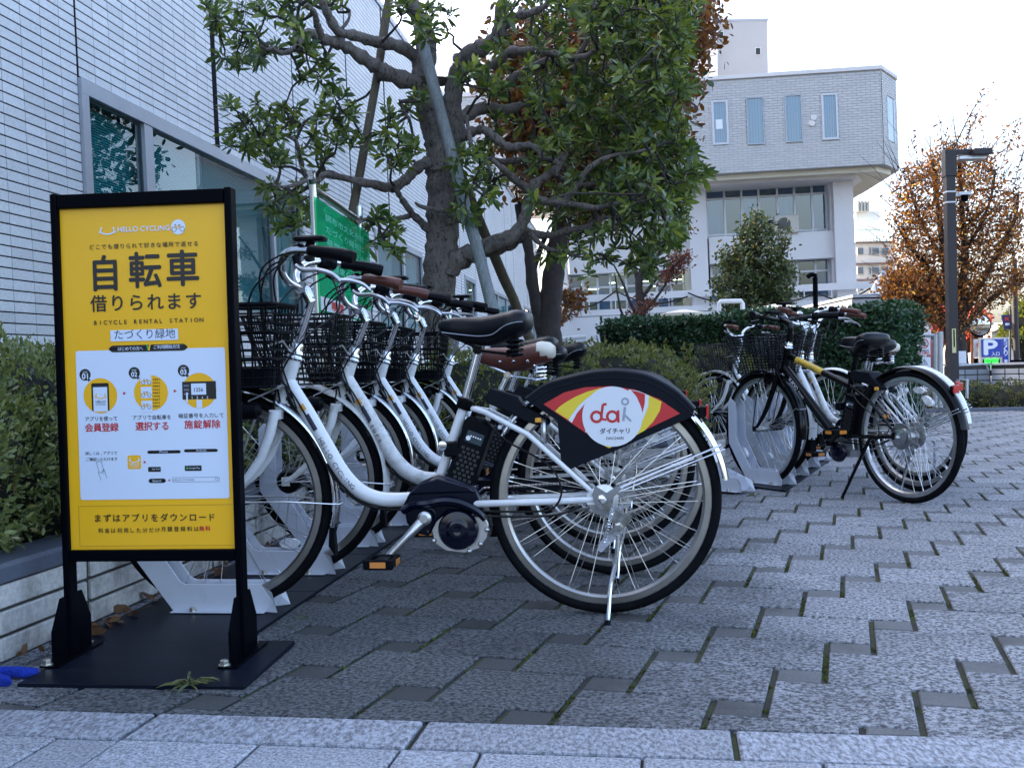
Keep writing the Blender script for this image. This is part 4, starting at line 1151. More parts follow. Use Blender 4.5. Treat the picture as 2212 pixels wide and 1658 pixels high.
# beyond the racks the wall swings right round the shrub bed
q0 = pl_pts[-1]
arc_pts = [q0, q0 + Vector((.10,.42)), q0 + Vector((.45,.80)), q0 + Vector((1.10,1.0)), q0 + Vector((1.80,1.2)), q0 + Vector((2.22,1.65)), q0 + Vector((2.25,2.35)), q0 + Vector((2.0,3.2))]
line = [pl_pts[0]] + [Vector((p.x, p.y)) for p in bez([Vector((a.x,a.y,0)) for a in arc_pts], 3)]
planter = thing('planter_wall', 'low planter wall of pale blocks in dark grout under a dark stone cap beside the sign', 'planter', Matrix.Identity(4))
def walk(line, d):
    for i in range(1, len(line)):
        L_ = (line[i]-line[i-1]).length
        if d <= L_: t = (line[i]-line[i-1]).normalized(); return line[i-1] + t*d, t
        d -= L_
    t = (line[-1]-line[-2]).normalized(); return line[-1] + t*d, t
tot = sum((line[i]-line[i-1]).length for i in range(1, len(line)))
core = MB(); n = len(line)
for i in range(n-1):
    a, c = line[i], line[i+1]; t = (c-a).normalized(); nl = Vector((-t.y, t.x))
    core.add([(a.x,a.y,-.05),(c.x,c.y,-.05),(c.x,c.y,.198),(a.x,a.y,.198),(a.x+nl.x*.12,a.y+nl.y*.12,.198),(c.x+nl.x*.12,c.y+nl.y*.12,.198)], [(0,1,2,3),(3,2,5,4)])
core.obj('wall', M_grout, planter, 0)
bm_ = MB(); bm_.cbox(.006, -.010, .0, .404, .004, .0565, .003); me_ = None
d = (0.42*4 - .02) % .42
d = 0.10
while d < tot - .3:
    p, t = walk(line, d)
    for r_ in range(3):
        nm = 'block'
        if me_ is None: o = bm_.obj(nm, M_planter, planter, 0); me_ = o.data
        else: o = bpy.data.objects.new(nm, me_); COL.objects.link(o); o.parent = planter
        M_ = frame(Vector((p.x, p.y, .004 + r_*.0655)), (t.x, t.y, 0), (0,0,1)); o.matrix_local = M_
    cb = MB(); pts = []
    p2, t2 = walk(line, d + .42)
    nl = Vector((-t.y, t.x)); nl2 = Vector((-t2.y, t2.x)); a = p - nl*.014; c = p2 - nl2*.014 - t2*.004; e = p2 + nl2*.15 - t2*.004; g = p + nl*.15
    vs_ = [(q.x, q.y, z) for z in (.199,.236) for q in (a, c, e, g)]
    vs_ += [(q.x, q.y, .245) for q in (a+nl*.012+t*.002, c+nl2*.012-t2*.002, e-nl2*.01, g-nl*.01)]
    cb.add(vs_, [(0,1,5,4),(1,2,6,5),(2,3,7,6),(3,0,4,7),(4,5,9,8),(5,6,10,9),(6,7,11,10),(7,4,8,11),(8,9,10,11),(3,2,1,0)])
    cb.obj('cap_stone', M_cap, planter, 0)
    d += .42
soil = MB(); pts = [(-3.7, .3)] + [(p.x - .05, p.y + .02) for p in line] + [(.2, 9.5), (-2.9, 9.6)]
soil.add([(p[0], p[1], .16) for p in pts], [tuple(range(len(pts)))]); tag(soil.obj('planting_bed', M_soil, None, 0), kind='structure')

# ------------------------------------------------------------------ foliage generator
def leaves_np(centres, normals, size, asp=.45, jitter=.35, fold=.25, k=1, droop=0):
    """pointed leaves: 6 vertices / 4 triangles each; centres (n,3) = leaf base, normals = leaf pointing direction"""
    n = len(centres); d = normals / np.linalg.norm(normals, axis=1, keepdims=True)
    r = RNG.normal(size=(n,3)); w = np.cross(d, r); w /= np.linalg.norm(w, axis=1, keepdims=True); u = np.cross(w, d)
    s = size * RNG.uniform(1-jitter, 1+jitter, (n,1))
    if np.ndim(asp) == 0: asp = np.full((n,1), asp)
    hw = s * asp * .5
    p0 = centres; tip = centres + d*s - np.array([0,0,1])*s*droop
    a1 = centres + d*s*.35 + w*hw*.8 + u*s*fold*.12; b1 = centres + d*s*.35 - w*hw*.8 + u*s*fold*.12
    a2 = centres + d*s*.72 + w*hw*.85 + u*s*fold*.06 - np.array([0,0,1])*s*droop*.4; b2 = centres + d*s*.72 - w*hw*.85 + u*s*fold*.06 - np.array([0,0,1])*s*droop*.4
    V = np.stack([p0, a1, b1, a2, b2, tip], 1).reshape(-1,3)
    base = (np.arange(n)*6)[:,None]
    Fc = np.concatenate([base + np.array([[0,2,1]]), base + np.array([[1,2,4]]), base + np.array([[1,4,3]]), base + np.array([[3,4,5]])], 1).reshape(-1,3)
    return V, Fc
def unit(n):
    v = RNG.normal(size=(n,3)); return v / np.linalg.norm(v, axis=1, keepdims=True)
def shrub_mass(name, blobs, nleaf, size, m_, label, cat, asp=.45, tw=None, low=-.35, group=None, up=.5, flat_box=None, core_m=None, parent=None, lump=.12, kindstuff=True, sprigs=5):
    """blobs: list of (cx,cy,cz,rx,ry,rz). Leaves in sprigs over the lumpy surface."""
    root = parent if parent is not None else thing(name, label, cat, Matrix.Identity(4), group)
    W = np.array([b_[3]*b_[4] + b_[4]*b_[5] + b_[3]*b_[5] for b_ in blobs]); W = W / W.sum()
    Vs, Fs = [], []; n0 = 0
    for b_, w_ in zip(blobs, W):
        n = int(nleaf * w_ / sprigs) + 1
        d = unit(n*3); d = d[d[:,2] > low][:n]
        c = np.array(b_[:3]); R_ = np.array(b_[3:6])
        lum = 1 + lump*np.sin(d[:,0]*7 + c[0]*9)*np.cos(d[:,1]*6+c[1]*5) + lump*.7*np.sin(d[:,2]*11 + d[:,0]*5)
        q = d.copy()
        rad = (lum * (1 - np.abs(RNG.normal(0, .07, len(d)))))[:,None]
        p = c + q*R_*rad
        nr = q/R_; nr /= np.linalg.norm(nr, axis=1, keepdims=True)
        for s_ in range(sprigs):
            dd = nr*.8 + RNG.normal(0,.75,(len(p),3)) + np.array([0,0,up])
            V, Fc = leaves_np(p + RNG.normal(0, size*.35, p.shape), dd, size, asp); Vs.append(V); Fs.append(Fc + n0); n0 += len(V)
    o = np_obj('leaves', np.vstack(Vs), np.vstack(Fs), 3, m_, root); tag(o, kind='stuff')
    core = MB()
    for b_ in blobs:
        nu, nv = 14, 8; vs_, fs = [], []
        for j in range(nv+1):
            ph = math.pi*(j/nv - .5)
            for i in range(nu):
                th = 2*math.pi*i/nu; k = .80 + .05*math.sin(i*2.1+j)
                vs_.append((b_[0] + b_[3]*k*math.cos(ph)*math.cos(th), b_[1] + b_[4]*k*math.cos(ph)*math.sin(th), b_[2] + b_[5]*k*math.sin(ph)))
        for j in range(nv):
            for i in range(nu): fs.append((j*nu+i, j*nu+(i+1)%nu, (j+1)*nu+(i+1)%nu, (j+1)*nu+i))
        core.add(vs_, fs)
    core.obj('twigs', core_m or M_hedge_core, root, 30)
    return root
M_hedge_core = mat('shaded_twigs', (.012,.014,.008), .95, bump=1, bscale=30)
M_leaf_azalea = leaf_mat('azalea_leaf', (.060,.095,.025), (.21,.24,.075), .42, .2, (.16,.13,.06))
M_leaf_olive = leaf_mat('trimmed_shrub_leaf', (.075,.10,.025), (.20,.21,.06), .5, .2, (.17,.15,.06))
M_leaf_dark = leaf_mat('dark_hedge_leaf', (.016,.048,.020), (.040,.095,.040), .35, .12)
M_leaf_bay = leaf_mat('bayberry_leaf', (.022,.054,.016), (.128,.175,.034), .34, .3, (.25,.29,.045))
M_leaf_rust = leaf_mat('rust_leaf', (.07,.026,.010), (.17,.070,.018), .5, .35, (.10,.12,.02))
M_leaf_orange = leaf_mat('orange_leaf', (.055,.025,.010), (.30,.115,.022), .5, .46, (.66,.42,.09))
M_leaf_red = leaf_mat('dry_red_leaf', (.07,.022,.014), (.13,.045,.030), .6, .3)
M_leaf_mid = leaf_mat('small_tree_leaf', (.022,.045,.012), (.08,.10,.025), .4, .25, (.20,.14,.03))
M_bark = mat('lichen_bark', (.155,.128,.112), .85, var=.35, vscale=9, bump=1.0, bscale=45, grain=(55, .30, 1.15, .36, .47), dirt=((.34,.33,.30), 14, .55, .7, .5), stretch=(1,1,.5))
M_bark_dark = mat('dark_bark', (.042,.032,.028), .9, var=.3, vscale=9, bump=.8, bscale=40)
M_pole = mat('weathered_log', (.205,.225,.225), .75, var=.2, vscale=6, bump=.5, bscale=18, stretch=(6,6,.6), grain=(20,.7,1.2,.3,.7))
M_pole_brown = mat('brown_log', (.115,.092,.060), .8, var=.2, vscale=6, bump=.5, bscale=18, stretch=(6,6,.6))
# ------------------------------------------------------------------ shrubs
def bed_blobs(y0, y1, step, rx, rz, top, jit=.06, dx=.47):
    out = []; y = y0
    while y < y1:
        xw = PA.x + .1357*(y - PA.y)
        out.append((xw - dx + float(RNG.normal(0,.03)), y, .2 + (top-.2)*.40, rx*(1+float(RNG.normal(0,.05))), step*.85, (top-.2)*.62 + float(RNG.normal(0,.025)))); y += step
    return out
shrub_mass('azalea_shrub', bed_blobs(1.75, 4.2, .36, .52, .3, .84), 95000, .0205, M_leaf_azalea, 'loose green azalea shrub overhanging the planter left of the yellow sign', 'shrub', .42, sprigs=5, low=-.97)
shrub_mass('azalea_shrub', bed_blobs(4.3, 6.2, .45, .46, .3, .74), 9000, .028, M_leaf_azalea, 'dark azalea shrub in the planter behind the bicycle baskets', 'shrub', .42)
shrub_mass('clipped_shrub', [(-.25,6.75,.42,.50,.55,.44),(.25,7.2,.44,.55,.62,.46),(.80,7.45,.44,.58,.6,.45),(1.00,7.35,.36,.30,.5,.36),(-.7,6.6,.40,.4,.5,.38)], 26000, .028, M_leaf_olive, 'rounded clipped shrub behind the white bicycles and their saddles', 'shrub', .45)
shrub_mass('clipped_shrub', [(1.35,10.3,.50,.45,.6,.48),(1.95,10.0,.46,.5,.6,.46),(.7,10.6,.5,.6,.6,.5),(2.5,10.6,.4,.5,.6,.42)], 15000, .032, leaf_mat('yellowish_shrub_leaf', (.07,.085,.018), (.16,.16,.04), .5, .25), 'yellow-green clipped shrub below the tall dark hedge', 'shrub', .45)

# tall dark box hedge
def hedge_box(label, a, c, thick, h, nleaf, size, m_, z0=0, lean=0):
    a, c = Vector(a), Vector(c); t = (c-a); L_ = t.length; t.normalize(); nl = Vector((-t.y, t.x))
    root = thing('hedge', label, 'hedge', Matrix.Identity(4))
    n = nleaf
    u = RNG.random(n); kind = RNG.random(n)
    P_, Nn = np.zeros((n,3)), np.zeros((n,3))
    fA = L_*h; eA = thick*h; tA = L_*thick; S_ = fA+2*eA+tA
    for i in range(n):
        k = kind[i]*S_
        if k < fA: s_, w_, z_, nv = RNG.random()*L_, 0, RNG.random()*h, (-nl.x,-nl.y,.15)
        elif k < fA+tA: s_, w_, z_, nv = RNG.random()*L_, RNG.random()*thick, h, (0,0,1)
        elif k < fA+tA+eA: s_, w_, z_, nv = L_, RNG.random()*thick, RNG.random()*h, (t.x,t.y,.1)
        else: s_, w_, z_, nv = 0, RNG.random()*thick, RNG.random()*h, (-t.x,-t.y,.1)
        bulge = .03*math.sin(s_*3.1)*math.sin(z_*5+1) + RNG.normal(0,.022)
        p = a + t*s_ + nl*w_
        P_[i] = (p.x + nv[0]*bulge, p.y + nv[1]*bulge, z0 + z_ + nv[2]*bulge); Nn[i] = nv
    V, Fc = leaves_np(P_, Nn*.5 + RNG.normal(0,.7,(n,3)), size, .6)
    tag(np_obj('leaves', V, Fc, 3, m_, root), kind='stuff')
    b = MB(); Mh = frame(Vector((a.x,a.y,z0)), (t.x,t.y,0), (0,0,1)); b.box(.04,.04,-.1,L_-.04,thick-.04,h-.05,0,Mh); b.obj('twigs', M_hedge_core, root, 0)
    return root
hedge_box('tall dark green box-shaped hedge behind both groups of bicycles', (1.36, 16.0), (4.81, 13.05), .9, 1.43, 26000, .062, M_leaf_dark)

# ------------------------------------------------------------------ trees
def limb(mb, pts, r0, r1, n=9, gnarl=.0, seg=5):
    """pts: world points; tapered, knobbly tube; returns the path"""
    path = bez(pts, seg); k = len(path); rs = []
    for i in range(k):
        t = i/(k-1); r = r0 + (r1-r0)*t
        rs.append(r*(1 + gnarl*math.sin(i*2.3+r0*99)*.5 + gnarl*float(RNG.normal(0,.35))))
        if 0 < i < k-1: path[i] = path[i] + Vector(RNG.normal(0, .18*gnarl*r+.0001, 3).tolist())
    mb.tube(path, rs, n); return path
def vp(pts, Y0, Y1=None):
    Y1 = Y0 if Y1 is None else Y1; n = len(pts)
    return [P(x, y, Y0 + (Y1-Y0)*i/(n-1)) for i, (x, y) in enumerate(pts)]
BAY = thing('bayberry_tree', 'gnarled broadleaf tree with twisted limbs, propped by wooden poles in front of the tiled wall', 'tree', Matrix.Identity(4))
TYD = 6.9
tr = MB(); paths = []
trunk = [(955,770),(952,700),(948,640),(952,560),(956,500),(957,439),(953,380),(952,338),(945,300),(934,262)]
paths.append((limb(tr, vp(trunk, TYD), .125, .088, 14, .10), .1))
paths.append((limb(tr, vp([(934,262),(926,236),(915,169),(920,110),(922,84),(905,40),(880,-10),(860,-60)], TYD, TYD-.1), .088, .045, 12, .12), .06))
paths.append((limb(tr, vp([(958,420),(975,350),(986,294),(977,236),(982,186),(996,140)], TYD-.02, TYD-.15), .070, .058, 12, .12), .06))
L_ = [
 ([(996,140),(1012,118),(1037,105),(1062,90),(1078,70),(1084,17),(1090,-40)], -.15,-.5, .058,.035),
 ([(915,180),(888,176),(834,159),(810,142),(784,125),(750,103),(723,91),(696,84),(675,74),(659,74),(650,92),(642,101),(625,112),(608,115),(590,106),(574,108)], -.05,-.7,.052,.010),
 ([(910,160),(900,130),(875,105),(841,95),(815,92),(790,84),(760,76),(730,68),(715,45),(703,20),(690,-10)], 0,-.5,.045,.022),
 ([(696,84),(692,68),(684,50),(682,34),(672,20),(655,8),(640,-6)], -.55,-.8,.022,.014),
 ([(700,20),(718,40),(735,62),(752,45),(756,25)], -.4,-.3,.016,.008),
 ([(948,368),(928,352),(909,358),(892,372),(875,389),(855,402),(834,405),(810,399),(790,395),(748,386),(706,375),(690,386),(672,392),(658,375),(652,355),(645,325),(639,304),(622,294),(598,287)], 0,-.8,.040,.009),
 ([(706,375),(670,386),(640,398),(615,404),(590,400)], -.6,-.9,.016,.007),
 ([(940,510),(929,500),(912,482),(892,463),(875,440),(861,419),(852,400)], 0,-.3,.030,.016),
 ([(892,463),(870,470),(835,474),(801,473),(775,478),(750,490)], -.1,-.4,.018,.007),
 ([(965,480),(990,473),(978,462),(963,456),(935,452),(909,446),(897,438)], -.12,-.3,.022,.010),
 ([(972,590),(990,560),(1015,545),(1040,537),(1075,522),(1111,507),(1130,480),(1138,456),(1143,430),(1150,405),(1175,385),(1196,372),(1213,345),(1222,330)], -.05,-.3,.062,.020),
 ([(1145,415),(1130,400),(1111,388),(1095,372),(1078,358),(1062,345)], -.2,-.5,.030,.014),
 ([(1146,416),(1160,428),(1185,436),(1213,439),(1250,443),(1287,449),(1310,445),(1331,439),(1360,430)], -.2,-.6,.028,.009),
 ([(985,262),(1010,247),(1035,236),(1061,233),(1090,238),(1111,233),(1140,222),(1162,216),(1185,208),(1203,209),(1220,222),(1240,230),(1262,240),(1290,236)], -.05,.3,.042,.014),
 ([(990,300),(1010,290),(1028,282),(1044,280),(1062,292),(1078,304),(1098,318),(1120,316),(1145,314),(1160,322),(1172,334),(1190,346),(1206,351)], -.1,-.4,.034,.016),
 ([(1060,345),(1090,350),(1120,345),(1145,342),(1170,345)], 0,-.2,.024,.016),
 ([(1070,200),(1091,182),(1110,168),(1128,159),(1155,145),(1179,132),(1205,135),(1230,145),(1255,152),(1280,162),(1305,175),(1331,189),(1360,200)], .1,.4,.036,.012),
 ([(1020,165),(1050,150),(1075,135),(1100,112),(1128,111),(1155,108),(1179,111),(1205,118),(1230,125),(1262,122),(1290,108),(1330,95)], 0,-.4,.036,.012),
 ([(990,575),(1015,560),(1044,545),(1072,540),(1100,532),(1125,515),(1145,503),(1170,508),(1196,507),(1230,497),(1263,493),(1290,497),(1314,497),(1340,490)], .05,-.2,.040,.010),
 ([(1084,60),(1110,40),(1140,30),(1175,15),(1200,-10)], -.3,-.5,.030,.018),
 ([(1230,145),(1255,110),(1280,70),(1310,45),(1350,25),(1390,10)], .2,.0,.022,.010),
 ([(1213,439),(1240,410),(1262,375),(1290,350),(1330,335),(1370,330),(1410,320)], -.3,-.5,.022,.008),
 ([(1240,230),(1275,255),(1310,270),(1350,280),(1400,275),(1440,270)], .2,.4,.020,.008),
 ([(1196,372),(1225,395),(1262,400),(1300,395),(1345,405),(1390,395),(1430,380)], -.2,.3,.022,.008),
 ([(1263,493),(1300,470),(1345,470),(1390,455),(1430,450)], -.1,.2,.016,.007),
 ([(1145,503),(1165,525),(1190,540),(1225,545),(1255,555),(1290,548)], -.2,0,.018,.007),
 ([(1280,162),(1320,140),(1370,145),(1415,120),(1450,110)], .3,.6,.018,.007),
 ([(1008,250),(1015,300),(1030,340),(1050,352),(1062,372)], -.3,-.45,.014,.008),
 ([(884,258),(870,235),(862,215)], -.3,-.35,.01,.006),
]
for pts, d0, d1, r0, r1 in L_:
    paths.append((limb(tr, vp(pts, TYD+d0, TYD+d1), r0*1.05, r1, 9, .28, 3), r1))
# pruning knots on the bark
for path, r in paths[:8]:
    for i in range(2, len(path)-1, 3):
        p = path[i] + Vector((float(RNG.normal(0,.03)), -.05, float(RNG.normal(0,.02))))
# rosette positions: sparse sprays on the left, dense crown on the right
ros = []
left_c = [(452,12),(470,30),(495,18),(520,40),(535,70),(478,55),(505,60),(555,20),(585,10),(600,35),(500,105),(520,118),(545,98),(480,120),(560,120),(590,100),(510,140),(612,60),
 (620,20),(640,40),(665,10),(700,8),(735,12),(655,120),(680,130),(700,145),(660,160),(690,175),(720,190),(640,95),(670,100),
 (500,240),(520,255),(545,240),(570,262),(600,250),(510,275),(495,300),(535,290),(560,300),(590,290),(620,280),(640,240),(650,265),(600,315),(625,335),(560,320),(530,315),(580,335),(610,360),
 (575,405),(600,415),(620,430),(590,445),(640,420),(655,445),(615,465),(650,470),(630,490),(600,500),(680,410),(675,450),
 (690,240),(715,255),(700,275),(735,270),(760,260),(770,290),(745,300),(785,310),(720,300),(760,225),(740,215),
 (840,335),(862,330),(880,322),(850,350),(830,300),(845,280),(860,262),(890,300),(870,345),(905,330),(895,200),(910,215),(880,232),(925,60),(900,65),(915,35),(935,20),(890,20),(870,10),(850,30),(960,45),(940,75),
 (1000,330),(1010,345),(990,352),(1025,335),(1040,380),(1020,400),(1050,400),(1035,360),(1060,420),(1000,420),(985,170),(1000,160),(1020,150),(1040,190),(1050,170),(1060,200),(1075,190),(1085,60),(1070,90),(1095,80),(985,445),(1005,470),(1030,455),
 (770,480),(755,500),(800,490),(820,480),(785,510),(745,480),(850,478),(700,330),(690,350),(670,320),(820,520),(850,540),(840,505)]
for x_, y_ in left_c:
    for q in range(2): ros.append(P(x_ + RNG.normal(0,9), y_ + RNG.normal(0,9), TYD - .45 + RNG.normal(0,.25)))
crown = [(1090,-60),(1500,-60),(1505,60),(1480,130),(1492,200),(1478,300),(1512,350),(1530,372),(1500,430),(1480,500),(1440,560),(1395,600),(1350,580),(1300,560),(1270,590),(1230,565),(1180,560),(1120,470),(1060,425),(1040,330),(1050,230),(1075,120)]
k = 0
while k < 900:
    x_, y_ = RNG.uniform(1020,1540), RNG.uniform(-60,610)
    if not inside_poly(x_, y_, crown): continue
    edge = x_ > 1240
    dens = .16 + .84*min(1, max(0, (x_-1120)/260)) + .25*math.sin(x_*.035+y_*.021)*math.cos(y_*.03)
    if y_ > 460: dens *= .6
    if RNG.random() > dens: continue
    ros.append(P(x_, y_, TYD + .12 + RNG.normal(0,.45))); k += 1
allp = np.array([tuple(p) for path, r in paths for p in path]); 
tw = MB(); Vs, Fs = [], []; n0 = 0
C_, D_ = [], []
ra = np.array([tuple(c) for c in ros]); d0 = np.array([((allp - c)**2).sum(1).min() for c in ra]); order = np.argsort(d0)
nodes = [p for p in allp]; na = np.array(nodes)
for oi in order:
    c = Vector(ra[oi].tolist()); ca = ra[oi]
    d2 = ((na - ca)**2).sum(1) * (1 + .6*(np.arange(len(na)) >= len(allp))); j = int(np.argmin(d2)); a = Vector(na[j].tolist())
    dist = (c-a).length
    if dist > .8: c = a + (c-a)*(.8/dist); ca = np.array(tuple(c))
    mid = a.lerp(c, .5) + Vector(RNG.normal(0, .10*min(dist,.5), 3).tolist())
    mid2 = a.lerp(c, .8) + Vector(RNG.normal(0, .06*min(dist,.5), 3).tolist())
    r0 = .0105 if j < len(allp) else .007
    tw.tube(bez([a, mid, mid2, c], 2), [r0, r0*.92, r0*.85, r0*.78, r0*.7, r0*.62, r0*.55], 5, cap=False)
    if dist > .12: na = np.vstack([na, [np.array(tuple(mid)), np.array(tuple(mid2)), ca]])
    dr = (c - a).normalized()*.7 + Vector((0,0,.55)) + Vector(RNG.normal(0,.3,3).tolist()); dr.normalize()
    u = dr.orthogonal().normalized(); w = dr.cross(u); n_ = int(RNG.integers(11, 18)); ph = RNG.random()*6
    for q in range(n_):
        a_ = ph + q*2.4; sp = .55 + .75*(1 - q/n_) + float(RNG.normal(0,.12))
        d = dr*math.cos(sp) + (u*math.cos(a_) + w*math.sin(a_))*math.sin(sp)
        C_.append(tuple(c + dr*(.012*q/3 - .03))); D_.append(tuple(d))
tr.obj('limbs', M_bark, BAY, 60)
tw.obj('twigs', M_bark_dark, BAY, 60)
V, Fc = leaves_np(np.array(C_), np.array(D_), .076, RNG.uniform(.22,.36,(len(C_),1)), .42, 1.3, droop=.16)
tag(np_obj('leaves', V, Fc, 3, M_leaf_bay, BAY), kind='stuff')

# support poles of the tree
def log(label, a, c, r, m_, group='wooden props of the gnarled tree'):
    b = MB(); pts = [a.lerp(c, i/8) for i in range(9)]; pts = [p + Vector(RNG.normal(0,.003,3).tolist()) for p in pts]
    b.tube(pts, [r*(1+.04*math.sin(i*1.7)) for i in range(9)], 14)
    return tag(b.obj('support_pole', m_, None, 50), label, 'pole', group)
log('grey weathered log leaning against the gnarled tree, nearest of the props', P(903,60,6.72), P(1073,700,6.2), .037, M_pole)
log('brown log prop crossing behind the grey one, right of the trunk', P(985,355,6.95), P(1146,735,7.6), .036, M_pole_brown)
log('dark log prop leaning from the upper trunk down behind the green board', P(852,-60,7.0), P(700,830,6.35), .028, M_pole_brown)
bd = MB()
for z_ in range(5): bd.tube([P(926+3*math.cos(a)*14, 170+z_*3+math.sin(a)*4, 6.9+.12*math.sin(a)) for a in [2*math.pi*q/16 for q in range(16)]], .006, 5, closed=True)
tag(bd.obj('rope_binding', mat('palm_rope', (.06,.045,.03), .9), None, 40), 'dark rope tying the grey log to the upper trunk', 'rope')

# tree behind: dark trunk, brown and orange autumn leaves
def leafy_tree(name, label, trunk_paths, leaf_regions, Y, leafsize, m_, bark, group=None, nleaf=3000, thin=None, spread=1.0, asp=.5, tw_r=.006, cl=.10):
    root = thing(name, label, 'tree', Matrix.Identity(4), group)
    b = MB(); pts_all = []
    for pts, r0, r1, dy0, dy1 in trunk_paths:
        pth = limb(b, vp(pts, Y+dy0, Y+dy1), r0, r1, 8, .12, 3); pts_all += [tuple(p) for p in pth]
    pa = np.array(pts_all)
    cen = []
    ncl = max(20, nleaf//14)
    polys, wts = zip(*leaf_regions); ws = np.array(wts, float); ws /= ws.sum()
    for poly, w_ in zip(polys, ws):
        xs = [p[0] for p in poly]; ys = [p[1] for p in poly]; k = 0; tries = 0
        while k < ncl*w_ and tries < 200000:
            tries += 1
            x_, y_ = RNG.uniform(min(xs), max(xs)), RNG.uniform(min(ys), max(ys))
            if inside_poly(x_, y_, poly): cen.append(P(x_, y_, Y + RNG.normal(0, .35*spread))); k += 1
    t_ = MB(); C_, D_ = [], []
    for c in cen:
        ca = np.array(tuple(c)); j = int(np.argmin(((pa-ca)**2).sum(1) + (pa[:,2] > ca[2])*.3)); a = Vector(pa[j].tolist())
        mid = a.lerp(c, .55) + Vector(RNG.normal(0, .04*Y/10, 3).tolist())
        t_.tube([a, mid, c], [tw_r, tw_r*.7, tw_r*.35], 4, cap=False)
        for q in range(14):
            f = RNG.random()**.6
            p = (a.lerp(mid, f*2) if f < .5 else mid.lerp(c, f*2-1)) if q % 2 else c
            C_.append(tuple(np.array(tuple(p)) + RNG.normal(0, cl, 3))); D_.append(tuple(RNG.normal(0,1,3) + np.array([0,0,-.25])))
    b.obj('trunk', bark, root, 60); t_.obj('twigs', bark, root, 0)
    V, Fc = leaves_np(np.array(C_), np.array(D_), leafsize, asp, .35)
    tag(np_obj('leaves', V, Fc, 3, m_, root), kind='stuff')
    return root
leafy_tree('autumn_tree', 'autumn tree with dark trunk and rust brown leaves directly behind the gnarled tree',
  [([(1190,800),(1188,740),(1186,690),(1190,640),(1196,590),(1205,540),(1215,480),(1225,420)], .125, .085, 0, 0),
   ([(1172,720),(1160,665),(1150,610),(1145,560),(1138,520),(1126,480),(1120,440)], .065, .04, 0, -.2),
   ([(1148,590),(1160,560),(1170,530),(1185,500)], .035, .02, 0, .1),
   ([(1225,420),(1235,350),(1250,260),(1255,160),(1240,60),(1230,-40)], .085, .04, 0, 0),
   ([(1235,350),(1290,290),(1340,210),(1390,130),(1440,60)], .05, .02, 0, .3),
   ([(1225,420),(1180,330),(1140,240),(1110,150),(1090,60)], .05, .02, 0, -.3),
   ([(1240,400),(1310,360),(1380,340),(1440,310)], .04, .015, 0, .2),
   ([(1440,60),(1480,90),(1510,60),(1535,20)], .012, .004, .3, .4), ([(1430,160),(1480,150),(1520,110),(1545,80)], .010, .003, .2, .4), ([(1430,260),(1470,230),(1500,240),(1520,200)], .010, .003, .2, .4)],
  [([(1070,60),(1150,40),(1300,90),(1400,-40),(1490,-40),(1505,60),(1480,200),(1480,300),(1430,430),(1330,480),(1220,440),(1120,400),(1060,300),(1050,160)], 1.0),
   ([(1480,20),(1530,-30),(1545,60),(1500,180),(1480,260)], .07)],
  10.2, .080, M_leaf_rust, M_bark_dark, nleaf=16000, cl=.08)
# unseen evergreen added behind the crowns to darken the windows' reflections
leafy_tree('added_evergreen', 'dark evergreen added behind the gnarled tree and the rust leaved one to darken window reflections', [([(1189,800),(1190,700),(1192,560),(1230,400),(1270,200),(1260,0)], .10, .06, 0, 0)], [([(1120,-60),(1480,-60),(1490,120),(1470,300),(1430,430),(1300,470),(1180,430),(1110,250)], 1)], 13.4, .13, M_leaf_dark, M_bark_dark, nleaf=3500, cl=.12, spread=2.6)
# low sprig right of the dark trunk
leafy_tree('young_tree', 'small green and orange sprig beside the dark trunk', [([(1205,720),(1215,690),(1228,660),(1240,640)], .012, .006, 0, 0)], [([(1210,640),(1230,615),(1265,640),(1255,665),(1225,690),(1208,700)], 1)], 11, .07, M_leaf_rust, M_bark_dark, nleaf=260, cl=.05)
# ------------------------------------------------------------------ white municipal building across the plaza
M_render = mat('white_render', (.68,.65,.64), .8, var=.05, vscale=.35, dirt=((.32,.29,.24), .9, .55, .85, .3), bump=.1, bscale=12)
M_render_warm = mat('cream_sunlit_render', (.62,.56,.44), .8, var=.05, vscale=.5)  # on the jamb and soffit step the sunlit cream is put into the colour
M_brickface = mat('pale_tile_cladding', (.50,.49,.48), .7, rnd=.05)
M_bmortar = mat('tile_cladding_joint', (.36,.355,.35), .9)
M_glass_b = glass_mat('office_window', (.62,.78,.86), alpha=.10, ior=1.5)
M_curtain = mat('pale_blue_curtain', (.16,.25,.36), .8, var=.1, vscale=2, stretch=(6,6,.3))
M_inside = mat('office_interior', (.10,.12,.13), .9, var=.3, vscale=.8)
M_alu_w = mat('window_aluminium', (.52,.52,.54), .4, .3)
YB = 48.0
BE = (PLUMB * 0 + Vector((.9965, -.083, 0))); BE = (BE - PLUMB * BE.dot(PLUMB)).normalized(); BK = PLUMB.cross(BE)        # BK points away from the camera
if BK.y < 0: BK = -BK
BP0 = P(1700, 780, YB)
MF = Matrix.Identity(4)
for i in range(3): MF[i][0], MF[i][1], MF[i][2], MF[i][3] = BE[i], BK[i], PLUMB[i], BP0[i]
def fl(x, y, off=0):
    d = ray(x, y); o = BP0 + BK*off; t = ((o-EYE).dot(BK)) / d.dot(BK); q = EYE + d*t - BP0
    return q.dot(BE), q.dot(PLUMB)
white = thing('municipal_building', 'white civic building with a tile-clad upper storey jutting out over big windows', 'building', None); white.matrix_world = MF
def fb(mb, x0, y0, x1, y1, d0, d1, mi=0, off=0):
    """box given by photo corners on the facade plane at depth off, from depth d0 to d1"""
    a, b_ = fl((x0), (y0), off), fl(x1, y1, off)
    mb.box(a[0], d0, min(a[1], b_[1]), b_[0], d1, max(a[1], b_[1]), mi)
gz = -1.6
